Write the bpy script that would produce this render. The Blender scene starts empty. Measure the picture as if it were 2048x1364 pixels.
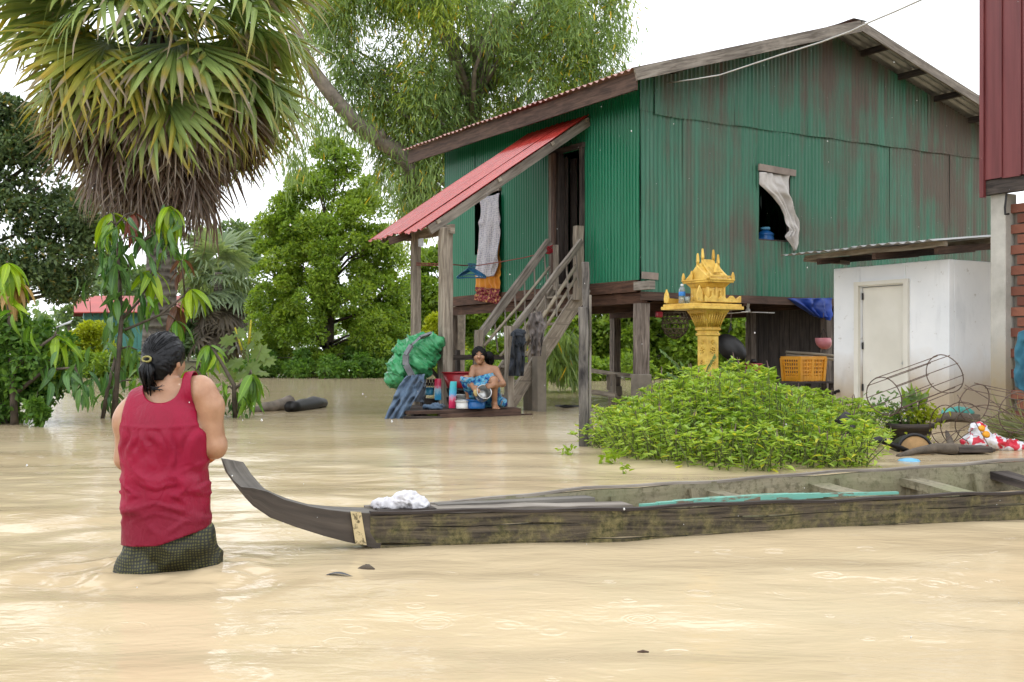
import bpy, bmesh, math, random
import numpy as np
from mathutils import Vector, Matrix

SC = bpy.context.scene
COL = SC.collection
R = math.radians
rng = np.random.default_rng(7)
random.seed(7)

# ------------------------------------------------------------------ camera, sky, sun, exposure
CAM_H = 0.81
cam_d = bpy.data.cameras.new('camera')
cam = bpy.data.objects.new('camera', cam_d)
COL.objects.link(cam)
cam.location = (0, 0, CAM_H)
cam.rotation_euler = (R(90), 0, 0)
cam_d.sensor_width = 36.0
cam_d.lens = 36.0 * 2304 / 2048
cam_d.shift_y = 30 / 2048
cam_d.clip_start = 0.05
cam_d.clip_end = 3000
SC.camera = cam

SUN_EL, SUN_AZ = R(58), R(235)          # azimuth clockwise from +Y (the way the camera looks)
world = bpy.data.worlds.new('World')
SC.world = world
world.use_nodes = True
wn, wl = world.node_tree.nodes, world.node_tree.links
wn.clear()
w_out = wn.new('ShaderNodeOutputWorld')
w_bg = wn.new('ShaderNodeBackground')
w_sky = wn.new('ShaderNodeTexSky')
w_sky.sky_type = 'NISHITA'
w_sky.sun_disc = False
w_sky.sun_elevation = SUN_EL
w_sky.sun_rotation = SUN_AZ
w_hsv = wn.new('ShaderNodeHueSaturation')
w_hsv.inputs['Saturation'].default_value = 0.35
w_mix = wn.new('ShaderNodeMix')
w_mix.data_type = 'RGBA'
w_mix.inputs[0].default_value = 0.85     # cloud cover over the clear sky
w_mix.inputs[7].default_value = (9.6, 9.9, 10.3, 1)
wl.new(w_sky.outputs[0], w_hsv.inputs['Color'])
wl.new(w_hsv.outputs[0], w_mix.inputs[6])
wl.new(w_mix.outputs[2], w_bg.inputs['Color'])
wl.new(w_bg.outputs[0], w_out.inputs['Surface'])
w_bg.inputs['Strength'].default_value = 0.10

sun_d = bpy.data.lights.new('sun', 'SUN')
sun_d.energy = 1.5
sun_d.angle = R(14)
sun_d.color = (1.0, 0.95, 0.88)
sun = bpy.data.objects.new('sun', sun_d)
COL.objects.link(sun)
_sd = Vector((math.sin(SUN_AZ) * math.cos(SUN_EL), math.cos(SUN_AZ) * math.cos(SUN_EL), math.sin(SUN_EL)))
sun.rotation_euler = (-_sd).to_track_quat('-Z', 'Y').to_euler()

SC.view_settings.view_transform = 'Standard'
SC.view_settings.look = 'None'
SC.view_settings.exposure = 1.04
SC.view_settings.gamma = 1.0
SC.view_settings.use_curve_mapping = False
SC.render.engine = 'CYCLES'
SC.cycles.max_bounces = 8
SC.cycles.diffuse_bounces = 3
SC.cycles.glossy_bounces = 3
SC.cycles.transmission_bounces = 4
SC.cycles.transparent_max_bounces = 8
SC.cycles.volume_bounces = 0
SC.cycles.use_denoising = True
SC.cycles.caustics_reflective = False
SC.cycles.caustics_refractive = False

# ------------------------------------------------------------------ places
HZ = 712.0
F = 2304.0
def P(px, py, D):
    """the point that shows at photograph pixel (px, py) and lies D metres ahead"""
    return Vector(((px - 1024) / F * D, D, CAM_H - (py - HZ) / F * D))
def PW(px, py):
    """the point of the water surface at that pixel"""
    return P(px, py, CAM_H * F / (py - HZ))
TH = R(31)
U = Vector((-math.sin(TH), math.cos(TH), 0))     # along the stair side of the house, away
V = Vector((math.cos(TH), math.sin(TH), 0))      # along the gable wall, to the right and away
Z = Vector((0, 0, 1))
N0 = Vector((1.833, 16.5, 0))
def H(s, t, z):
    return N0 + V * s + U * t + Z * z

# ------------------------------------------------------------------ mesh helpers
def root_loc(o):
    L = Vector((0, 0, 0))
    while o is not None:
        L += o.location
        o = o.parent
    return L

def props(o, label=None, cat=None, group=None, kind=None):
    if label: o['label'] = label
    if cat: o['category'] = cat
    if group: o['group'] = group
    if kind: o['kind'] = kind
    return o

def thing(name, loc, label, cat, group=None):
    o = bpy.data.objects.new(name, None)
    COL.objects.link(o)
    o.location = loc
    o.empty_display_size = 0.2
    return props(o, label, cat, group)

def link_mesh(me, name, mat=None, parent=None, smooth=False, origin=None):
    if smooth:
        me.polygons.foreach_set('use_smooth', np.ones(len(me.polygons), dtype=bool))
    if mat is not None:
        me.materials.clear()
        me.materials.append(mat)
    o = bpy.data.objects.new(name, me)
    COL.objects.link(o)
    if parent is not None:
        o.parent = parent
        off = root_loc(parent)
    else:
        if origin is None:
            n = len(me.vertices)
            co = np.empty(n * 3); me.vertices.foreach_get('co', co)
            co = co.reshape(-1, 3)
            origin = Vector(((co[:, 0].min() + co[:, 0].max()) / 2, (co[:, 1].min() + co[:, 1].max()) / 2, co[:, 2].min()))
        off = Vector(origin)
        o.location = off
    if off.length > 0:
        me.transform(Matrix.Translation(-off))
    return o

class MB:
    """collects shapes into one mesh, in world space, with metre UVs"""
    def __init__(s):
        s.v, s.f, s.uv, s.mi = [], [], [], []
        s.cur = 0
    def face(s, idx, uvs=None):
        s.f.append(tuple(idx)); s.mi.append(s.cur)
        s.uv.append(uvs if uvs else [(0, 0)] * len(idx))
    def beam(s, p0, p1, w, h, up=Z, jitter=0.0, seg=1, taper=1.0):
        p0, p1 = Vector(p0), Vector(p1)
        d = (p1 - p0); L = d.length; d.normalize()
        up = Vector(up)
        if abs(d.dot(up)) > 0.98: up = Vector((0, 1, 0)) if abs(d.y) < .9 else Vector((1, 0, 0))
        x = d.cross(up).normalized(); y = x.cross(d).normalized()
        b = len(s.v); ou, ov = random.random() * 7, random.random() * 7
        for i in range(seg + 1):
            k = i / seg
            sc = 1 + (taper - 1) * k
            jx, jy = (random.uniform(-jitter, jitter), random.uniform(-jitter, jitter)) if jitter else (0, 0)
            for a, c in ((-1, -1), (1, -1), (1, 1), (-1, 1)):
                s.v.append(p0 + d * (L * k) + x * (a * w / 2 * sc + jx) + y * (c * h / 2 * sc + jy))
        per = [0, w, w + h, 2 * w + h, 2 * w + 2 * h]
        for i in range(seg):
            for k in range(4):
                a, c = b + i * 4 + k, b + i * 4 + (k + 1) % 4
                u0, u1 = ou + L * i / seg, ou + L * (i + 1) / seg
                s.face((a, c, c + 4, a + 4), [(u0, ov + per[k]), (u0, ov + per[k + 1]), (u1, ov + per[k + 1]), (u1, ov + per[k])])
        e = b + seg * 4
        q = [(ou, ov), (ou + w * .3, ov), (ou + w * .3, ov + h), (ou, ov + h)]
        s.face((b + 3, b + 2, b + 1, b), q); s.face((e, e + 1, e + 2, e + 3), q)
        return s
    def box(s, c, sx, sy, sz, ax=None, ay=None, az=None):
        """box centred at c with full sizes along the axes ax, ay, az"""
        ax = Vector(ax or (1, 0, 0)); ay = Vector(ay or (0, 1, 0)); az = Vector(az or (0, 0, 1))
        c = Vector(c)
        return s.beam(c - ax * sx / 2, c + ax * sx / 2, sy, sz, up=az)
    def tube(s, pts, rad, n=8, cap=True, closed=False):
        pts = [Vector(p) for p in pts]
        m = len(pts)
        if not hasattr(rad, '__len__'): rad = [rad] * m
        b = len(s.v); prev = None; L = 0; ou = random.random() * 5
        for i, p in enumerate(pts):
            if closed: d = pts[(i + 1) % m] - pts[i - 1]
            else: d = (pts[min(i + 1, m - 1)] - pts[max(i - 1, 0)])
            d.normalize()
            if prev is None:
                x = d.orthogonal().normalized()
            else:
                x = (prev - d * prev.dot(d))
                x = x.normalized() if x.length > 1e-6 else d.orthogonal().normalized()
            prev = x; y = d.cross(x)
            for k in range(n):
                a = 2 * math.pi * k / n
                s.v.append(p + (x * math.cos(a) + y * math.sin(a)) * rad[i])
        lens = [0]
        for i in range(1, m): lens.append(lens[-1] + (pts[i] - pts[i - 1]).length)
        lens.append(lens[-1] + 0.1)
        for i in range(m if closed else m - 1):
            j = (i + 1) % m
            for k in range(n):
                k2 = (k + 1) % n
                cir = 2 * math.pi * rad[i]
                s.face((b + i * n + k, b + i * n + k2, b + j * n + k2, b + j * n + k),
                       [(ou + lens[i], cir * k / n), (ou + lens[i], cir * (k + 1) / n), (ou + lens[i + 1], cir * (k + 1) / n), (ou + lens[i + 1], cir * k / n)])
        if cap and not closed:
            s.face([b + k for k in range(n)][::-1]); s.face([b + (m - 1) * n + k for k in range(n)])
        return s
    def lathe(s, prof, c, n=20, ax=None, ay=None, az=None, ang0=0.0):
        """prof: (radius, height) pairs round the axis az through c"""
        ax = Vector(ax or (1, 0, 0)); ay = Vector(ay or (0, 1, 0)); az = Vector(az or (0, 0, 1)); c = Vector(c)
        b = len(s.v); m = len(prof)
        for r, z in prof:
            for k in range(n):
                a = 2 * math.pi * k / n + ang0
                s.v.append(c + ax * (math.cos(a) * r) + ay * (math.sin(a) * r) + az * z)
        for i in range(m - 1):
            for k in range(n):
                k2 = (k + 1) % n
                s.face((b + i * n + k, b + i * n + k2, b + (i + 1) * n + k2, b + (i + 1) * n + k),
                       [(k / n, prof[i][1]), ((k + 1) / n, prof[i][1]), ((k + 1) / n, prof[i + 1][1]), (k / n, prof[i + 1][1])])
        if prof[0][0] > 1e-5: s.face([b + k for k in range(n)][::-1])
        if prof[-1][0] > 1e-5: s.face([b + (m - 1) * n + k for k in range(n)])
        return s
    def grid(s, fn, nu, nv, uvfn=None):
        b = len(s.v)
        for i in range(nu + 1):
            for j in range(nv + 1):
                s.v.append(Vector(fn(i / nu, j / nv)))
        for i in range(nu):
            for j in range(nv):
                a = b + i * (nv + 1) + j
                uv = [(i / nu, j / nv), ((i + 1) / nu, j / nv), ((i + 1) / nu, (j + 1) / nv), (i / nu, (j + 1) / nv)]
                s.face((a, a + nv + 1, a + nv + 2, a + 1), uv)
        return s
    def poly(s, pts, thick, nrm):
        """flat polygon pushed out along nrm"""
        b = len(s.v); n = len(pts); nrm = Vector(nrm)
        for p in pts: s.v.append(Vector(p) - nrm * thick / 2)
        for p in pts: s.v.append(Vector(p) + nrm * thick / 2)
        s.face([b + k for k in range(n)][::-1]); s.face([b + n + k for k in range(n)])
        for k in range(n):
            k2 = (k + 1) % n
            s.face((b + k, b + k2, b + n + k2, b + n + k))
        return s
    def mesh(s, name):
        me = bpy.data.meshes.new(name)
        me.from_pydata([tuple(v) for v in s.v], [], s.f)
        uvl = me.uv_layers.new(name='UVMap')
        flat = np.array([c for f in s.uv for q in f for c in q], dtype=np.float32)
        uvl.data.foreach_set('uv', flat)
        if any(s.mi): me.polygons.foreach_set('material_index', np.array(s.mi, dtype=np.int32))
        me.update()
        return me
    def build(s, name, mat, parent=None, smooth=False, origin=None, bevel=0):
        me = s.mesh(name)
        mats = mat if isinstance(mat, (list, tuple)) else [mat]
        o = link_mesh(me, name, mats[0], parent, smooth, origin)
        for m in mats[1:]: me.materials.append(m)
        if any(s.mi): me.polygons.foreach_set('material_index', np.array(s.mi, dtype=np.int32))
        if bevel:
            md = o.modifiers.new('bevel', 'BEVEL'); md.width = bevel; md.segments = 2; md.limit_method = 'ANGLE'; md.angle_limit = R(50)
        return o

def np_mesh(name, Vt, Fc, mat, parent=None, smooth=False, origin=None, uv=None):
    """fast mesh from arrays; all faces have the same number of corners"""
    Vt = np.ascontiguousarray(Vt, dtype=np.float32); Fc = np.ascontiguousarray(Fc, dtype=np.int32)
    me = bpy.data.meshes.new(name)
    me.vertices.add(len(Vt)); me.vertices.foreach_set('co', Vt.ravel())
    m, k = Fc.shape
    me.loops.add(m * k); me.loops.foreach_set('vertex_index', Fc.ravel())
    me.polygons.add(m)
    me.polygons.foreach_set('loop_start', np.arange(0, m * k, k, dtype=np.int32))
    me.polygons.foreach_set('loop_total', np.full(m, k, dtype=np.int32))
    if uv is not None:
        l = me.uv_layers.new(name='UVMap'); l.data.foreach_set('uv', np.ascontiguousarray(uv, dtype=np.float32).ravel())
    me.update(calc_edges=True)
    return link_mesh(me, name, mat, parent, smooth, origin)

# ------------------------------------------------------------------ noise and blended solids
def _hash(ix, iy, iz, seed):
    h = (ix.astype(np.int64) * 374761393 + iy.astype(np.int64) * 668265263 + iz.astype(np.int64) * 2147483647 + seed * 974711) & 0xffffffff
    h = ((h ^ (h >> 13)) * 1274126177) & 0xffffffff
    h = (h ^ (h >> 16)) & 0xffffff
    return h / float(0xffffff) * 2 - 1
def vnoise(p, seed=0):
    """smooth value noise, -1..1, p (..., 3)"""
    i = np.floor(p); f = p - i; f = f * f * f * (f * (f * 6 - 15) + 10)
    i = i.astype(np.int64); x, y, z = i[..., 0], i[..., 1], i[..., 2]
    fx, fy, fz = f[..., 0], f[..., 1], f[..., 2]
    def c(a, b, d): return _hash(x + a, y + b, z + d, seed)
    l = lambda a, b, t: a + (b - a) * t
    return l(l(l(c(0,0,0), c(1,0,0), fx), l(c(0,1,0), c(1,1,0), fx), fy), l(l(c(0,0,1), c(1,0,1), fx), l(c(0,1,1), c(1,1,1), fx), fy), fz)
def fbm(p, seed=0, octv=3):
    a, s, t = 0, 1.0, 0
    for k in range(octv):
        a = a + vnoise(p * (2 ** k), seed + k) * s; t += s; s *= .5
    return a / t

class Field:
    """distance field on a lattice; solids are blended in, then skinned to one continuous mesh"""
    def __init__(s, lo, hi, h):
        s.lo = np.array(lo, float); s.h = h
        s.n = np.ceil((np.array(hi, float) - s.lo) / h).astype(int) + 1
        s.d = np.full(s.n, 0.5, dtype=np.float32)
    def sub(s, lo, hi):
        a = np.clip(np.floor((np.array(lo) - s.lo) / s.h).astype(int), 0, s.n); b = np.clip(np.ceil((np.array(hi) - s.lo) / s.h).astype(int) + 1, 0, s.n)
        sl = tuple(slice(a[k], b[k]) for k in range(3))
        g = np.stack(np.meshgrid(*[s.lo[k] + np.arange(a[k], b[k]) * s.h for k in range(3)], indexing='ij'), -1)
        return sl, g
    def blend(s, sl, v, k, cut=False):
        a = s.d[sl]
        if a.size == 0: return
        if cut:
            v = -v; h = np.clip(.5 - .5 * (v - a) / k, 0, 1); s.d[sl] = a * h + v * (1 - h) + k * h * (1 - h) if False else np.maximum(a, v)
        else:
            h = np.clip(.5 + .5 * (a - v) / k, 0, 1)
            s.d[sl] = a * (1 - h) + v * h - k * h * (1 - h)
    def cone(s, a, b, ra, rb, k=.02, sc=None):
        a, b = np.array(a, float), np.array(b, float); m = max(ra, rb) + k * 2 + .03
        if sc is not None: m *= max(1, max(sc))
        sl, g = s.sub(np.minimum(a, b) - m, np.maximum(a, b) + m)
        ab = b - a; t = np.clip(((g - a) @ ab) / max(ab @ ab, 1e-9), 0, 1)
        q = g - (a + t[..., None] * ab)
        if sc is not None: q = q / np.array(sc)
        s.blend(sl, np.sqrt((q * q).sum(-1)) - (ra + (rb - ra) * t), k)
        return s
    def ell(s, c, r, k=.02, rot=None, cut=False):
        c, r = np.array(c, float), np.array(r, float); m = r.max() + k * 2 + .03
        sl, g = s.sub(c - m, c + m); q = g - c
        if rot is not None: q = q @ np.array(rot)
        l = np.sqrt(((q / r) ** 2).sum(-1)); l2 = np.sqrt(((q / (r * r)) ** 2).sum(-1))
        s.blend(sl, l * (l - 1) / np.maximum(l2, 1e-6), k, cut)
        return s
    def skin(s):
        """surface nets -> vertices, quads"""
        d = s.d; sg = d < 0; nx, ny, nz = d.shape
        acc = np.zeros((nx - 1, ny - 1, nz - 1, 3), np.float32); cnt = np.zeros((nx - 1, ny - 1, nz - 1), np.float32)
        cor = [(i, j, k) for i in (0, 1) for j in (0, 1) for k in (0, 1)]
        cs = lambda o: d[o[0]:nx - 1 + o[0], o[1]:ny - 1 + o[1], o[2]:nz - 1 + o[2]]
        for a in cor:
            for ax in range(3):
                if a[ax] == 0:
                    b = list(a); b[ax] = 1; va, vb = cs(a), cs(b)
                    x = (va < 0) != (vb < 0)
                    t = np.where(x, va / np.where(x, va - vb, 1), 0)
                    for q in range(3):
                        acc[..., q] += np.where(x, a[q] + (t if q == ax else 0), 0)
                    cnt += x
        act = cnt > 0
        idx = np.full(act.shape, -1, np.int64); idx[act] = np.arange(act.sum())
        ijk = np.argwhere(act)
        vt = s.lo + (ijk + acc[act] / cnt[act][:, None]) * s.h
        quads = []
        for ax in range(3):
            o1, o2 = [(1, 2), (2, 0), (0, 1)][ax]
            lo = [slice(1, -1)] * 3; lo[ax] = slice(0, -1); hi = list(lo); hi[ax] = slice(1, None)
            x = sg[tuple(lo)] != sg[tuple(hi)]; inside = sg[tuple(lo)]
            e = np.argwhere(x)
            if len(e) == 0: continue
            ins = inside[x]
            e = e + np.array([0 if k == ax else 1 for k in range(3)])
            def cell(da, db):
                q = e.copy(); q[:, o1] -= da; q[:, o2] -= db
                return idx[q[:, 0], q[:, 1], q[:, 2]]
            f = np.stack([cell(1, 1), cell(0, 1), cell(0, 0), cell(1, 0)], 1)
            f[~ins] = f[~ins][:, ::-1]
            quads.append(f)
        Q = np.concatenate(quads); Q = Q[(Q >= 0).all(1)]
        return vt, Q
    def grad(s, p, e=None):
        e = e or s.h
        out = np.zeros_like(p)
        for k in range(3):
            dp = np.zeros(3); dp[k] = e
            out[:, k] = s.at(p + dp) - s.at(p - dp)
        n = np.linalg.norm(out, axis=1, keepdims=True)
        return out / np.maximum(n, 1e-9)
    def at(s, p):
        q = (p - s.lo) / s.h; i = np.clip(np.floor(q).astype(int), 0, s.n - 2); f = q - i
        r = 0
        for a in (0, 1):
            for b in (0, 1):
                for c in (0, 1):
                    w = (f[:, 0] if a else 1 - f[:, 0]) * (f[:, 1] if b else 1 - f[:, 1]) * (f[:, 2] if c else 1 - f[:, 2])
                    r = r + w * s.d[i[:, 0] + a, i[:, 1] + b, i[:, 2] + c]
        return r

def smooth_verts(vt, Q, it=2, lam=.5):
    n = len(vt)
    for _ in range(it):
        acc = np.zeros_like(vt); cnt = np.zeros(n)
        for k in range(4):
            a, b = Q[:, k], Q[:, (k + 1) % 4]
            np.add.at(acc, a, vt[b]); np.add.at(acc, b, vt[a]); np.add.at(cnt, a, 1); np.add.at(cnt, b, 1)
        vt = vt + lam * (acc / np.maximum(cnt, 1)[:, None] - vt)
    return vt

def cut_by(vt, Q, fn, keep_eps=0.0, snap=.012):
    """keep faces where fn >= 0 and pull the cut rim onto fn = 0, so the edge runs clean"""
    f = fn(vt)
    keep = (f[Q] > -snap).all(1) & ((f[Q] > 0).sum(1) >= 2)
    Qk = Q[keep]
    e = 1e-3; g = np.stack([(fn(vt + np.eye(3)[k] * e) - f) / e for k in range(3)], 1)
    use = np.unique(Qk)
    ed = np.concatenate([np.sort(np.stack([Qk[:, k], Qk[:, (k + 1) % 4]], 1), 1) for k in range(4)])
    u, c = np.unique(ed, axis=0, return_counts=True)
    rim = np.unique(u[c == 1])
    st = f[rim][:, None] * g[rim] / np.maximum((g[rim] ** 2).sum(1), 1e-6)[:, None]
    ln = np.linalg.norm(st, axis=1, keepdims=True); st = st * np.minimum(1, 0.02 / np.maximum(ln, 1e-9))
    vt = vt.copy(); vt[rim] -= st
    er = u[c == 1]; er = er[np.isin(er, rim).all(1)]
    for _ in range(6):                       # even out the rim
        acc = np.zeros_like(vt); cnt = np.zeros(len(vt))
        for a, b in ((0, 1), (1, 0)):
            np.add.at(acc, er[:, a], vt[er[:, b]]); np.add.at(cnt, er[:, a], 1)
        m = cnt > 1; vt[m] = .5 * vt[m] + .5 * acc[m] / cnt[m][:, None]
    re = np.full(len(vt), -1); re[use] = np.arange(len(use))
    return vt[use], re[Qk]
# ------------------------------------------------------------------ materials
class G:
    """small node-graph writer"""
    def __init__(s, name):
        s.m = bpy.data.materials.new(name); s.m.use_nodes = True
        s.t = s.m.node_tree; s.n = s.t.nodes; s.l = s.t.links
        s.n.clear()
        s.out = s.n.new('ShaderNodeOutputMaterial')
        s.p = s.n.new('ShaderNodeBsdfPrincipled')
        s.l.new(s.p.outputs[0], s.out.inputs[0])
        s._tc = None
    def put(s, sock, val):
        if isinstance(val, bpy.types.NodeSocket): s.l.new(val, sock)
        elif hasattr(val, '__len__') and len(val) == 3 and sock.type == 'RGBA': sock.default_value = (*val, 1)
        else: sock.default_value = val
    def set(s, **k):
        for a, b in k.items(): s.put(s.p.inputs[a.replace('_', ' ')], b)
        return s
    def tc(s, kind='Object'):
        if s._tc is None: s._tc = s.n.new('ShaderNodeTexCoord')
        return s._tc.outputs[kind]
    def map(s, vec, scale=(1, 1, 1), loc=(0, 0, 0), rot=(0, 0, 0)):
        m = s.n.new('ShaderNodeMapping'); s.l.new(vec, m.inputs[0])
        m.inputs['Scale'].default_value = scale; m.inputs['Location'].default_value = loc; m.inputs['Rotation'].default_value = rot
        return m.outputs[0]
    def noise(s, scale=5, detail=4, vec=None, rough=.55, dist=0, col=False):
        n = s.n.new('ShaderNodeTexNoise'); s.l.new(vec if vec is not None else s.tc(), n.inputs['Vector'])
        n.inputs['Scale'].default_value = scale; n.inputs['Detail'].default_value = detail; n.inputs['Roughness'].default_value = rough
        n.inputs['Distortion'].default_value = dist
        return n.outputs['Color' if col else 'Fac']
    def wave(s, scale, vec=None, dist=0, detail=2, direction='X'):
        n = s.n.new('ShaderNodeTexWave'); s.l.new(vec if vec is not None else s.tc(), n.inputs['Vector'])
        n.bands_direction = direction
        n.inputs['Scale'].default_value = scale; n.inputs['Distortion'].default_value = dist; n.inputs['Detail'].default_value = detail
        return n.outputs['Fac']
    def voro(s, scale, vec=None, feature='F1', out='Distance', rand=1.0):
        n = s.n.new('ShaderNodeTexVoronoi'); n.feature = feature
        s.l.new(vec if vec is not None else s.tc(), n.inputs['Vector']); n.inputs['Scale'].default_value = scale
        n.inputs['Randomness'].default_value = rand
        return n.outputs[out]
    def ramp(s, fac, *stops, interp='LINEAR'):
        r = s.n.new('ShaderNodeValToRGB'); s.l.new(fac, r.inputs[0]); e = r.color_ramp.elements
        r.color_ramp.interpolation = interp
        while len(e) < len(stops): e.new(.5)
        for k, (pos, c) in enumerate(stops):
            e[k].position = pos
            e[k].color = (c, c, c, 1) if not hasattr(c, '__len__') else (*c, 1)
        return r.outputs[0]
    def mix(s, fac, a, b, mode='MIX'):
        m = s.n.new('ShaderNodeMix'); m.data_type = 'RGBA'; m.blend_type = mode
        s.put(m.inputs[0], fac); s.put(m.inputs[6], a); s.put(m.inputs[7], b)
        return m.outputs[2]
    def math(s, op, a, b=0.0, clamp=False):
        m = s.n.new('ShaderNodeMath'); m.operation = op; m.use_clamp = clamp
        s.put(m.inputs[0], a); s.put(m.inputs[1], b)
        return m.outputs[0]
    def sep(s, vec):
        m = s.n.new('ShaderNodeSeparateXYZ'); s.l.new(vec, m.inputs[0]); return m.outputs
    def bump(s, h, strength=.3, dist=.01, normal=None):
        b = s.n.new('ShaderNodeBump'); s.l.new(h, b.inputs['Height']); b.inputs['Strength'].default_value = strength; b.inputs['Distance'].default_value = dist
        if normal is not None: s.l.new(normal, b.inputs['Normal'])
        s.l.new(b.outputs[0], s.p.inputs['Normal'])
        return b.outputs[0]
    def island(s):
        return s.n.new('ShaderNodeNewGeometry').outputs['Random Per Island']
    def objrand(s):
        return s.n.new('ShaderNodeObjectInfo').outputs['Random']
    def pos(s):
        return s.n.new('ShaderNodeNewGeometry').outputs['Position']

def m_plain(name, c, rough=.6, var=.25, scale=8, bump=.0, metal=0, spec=.5, coat=0):
    g = G(name)
    f = g.noise(scale, 5)
    lo = [x * (1 - var) for x in c]; hi = [min(1, x * (1 + var)) for x in c]
    g.set(Base_Color=g.ramp(f, (.3, lo), (.7, hi)), Roughness=rough, Metallic=metal)
    g.p.inputs['Specular IOR Level'].default_value = spec
    g.p.inputs['Coat Weight'].default_value = coat
    if bump: g.bump(g.noise(scale * 6, 4), bump, .005)
    return g.m

def m_wood(name, dark, light, rough=.8, wet=None, grain=26):
    """weathered wood, grain along the UV's u"""
    g = G(name)
    uv = g.tc('UV')
    a = g.noise(1.0, 6, g.map(uv, (2.2, grain, 1)), .65, .4)
    b = g.noise(1.0, 3, g.map(uv, (.8, 5, 1), (3, 1, 0)))
    c = g.noise(3.0, 5, g.tc())
    col = g.ramp(a, (.38, dark), (.62, light))
    col = g.mix(g.ramp(b, (.45, 0.0), (.7, .55)), col, [x * .55 for x in dark])
    col = g.mix(g.ramp(c, (.55, 0.0), (.75, .5)), col, [min(1, x * 1.25) for x in light])
    col = g.mix(g.math('MULTIPLY', g.objrand(), .35), col, dark)
    if wet:                                   # soaked, dirty foot of posts that stand in the flood
        z = g.sep(g.pos())[2]
        w = g.math('ADD', z, g.math('MULTIPLY', g.noise(4, 4), .25))
        col = g.mix(g.ramp(w, (wet * .5 if wet < 1 else .3, .75), (min(1, wet), 0.0)), col, [x * .45 for x in dark])
    g.set(Base_Color=col, Roughness=rough)
    g.bump(a, .45, .006)
    return g.m

def m_leaf(name, lo, hi, accent=None, acc_share=.0, trans=.46, rough=.45, spec=.4):
    """leaf colours vary leaf by leaf; thin leaves let some light through"""
    g = G(name)
    r = g.island()
    col = g.ramp(r, (0.0, lo), (.55, [(a + b) / 2 for a, b in zip(lo, hi)]), (1.0, hi))
    big = g.noise(.9, 2, g.pos())
    col = g.mix(g.ramp(big, (.35, 0.0), (.7, .55)), col, hi)
    if accent is not None:
        rr = g.math('FRACT', g.math('MULTIPLY', r, 37.7))
        col = g.mix(g.ramp(rr, (1 - acc_share - .001, 0.0), (1 - acc_share, 1.0), interp='CONSTANT'), col, accent)
    g.set(Base_Color=col, Roughness=rough)
    g.p.inputs['Specular IOR Level'].default_value = spec
    tr = g.n.new('ShaderNodeBsdfTranslucent')
    tc = g.mix(1.0, col, (1.25, 1.2, .55), 'MULTIPLY')
    g.l.new(tc, tr.inputs[0])
    mx = g.n.new('ShaderNodeMixShader'); mx.inputs[0].default_value = trans
    g.l.new(g.p.outputs[0], mx.inputs[1]); g.l.new(tr.outputs[0], mx.inputs[2]); g.l.new(mx.outputs[0], g.out.inputs[0])
    return g.m

def m_cloth(name, c, c2=None, scale=90, rough=.85, fold=.0):
    g = G(name)
    f = g.noise(6, 4)
    c2 = c2 or [x * .8 for x in c]
    g.set(Base_Color=g.ramp(f, (.35, c2), (.65, c)), Roughness=rough)
    g.p.inputs['Sheen Weight'].default_value = .15
    g.bump(g.noise(scale, 3), .25, .003)
    return g.m

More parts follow.
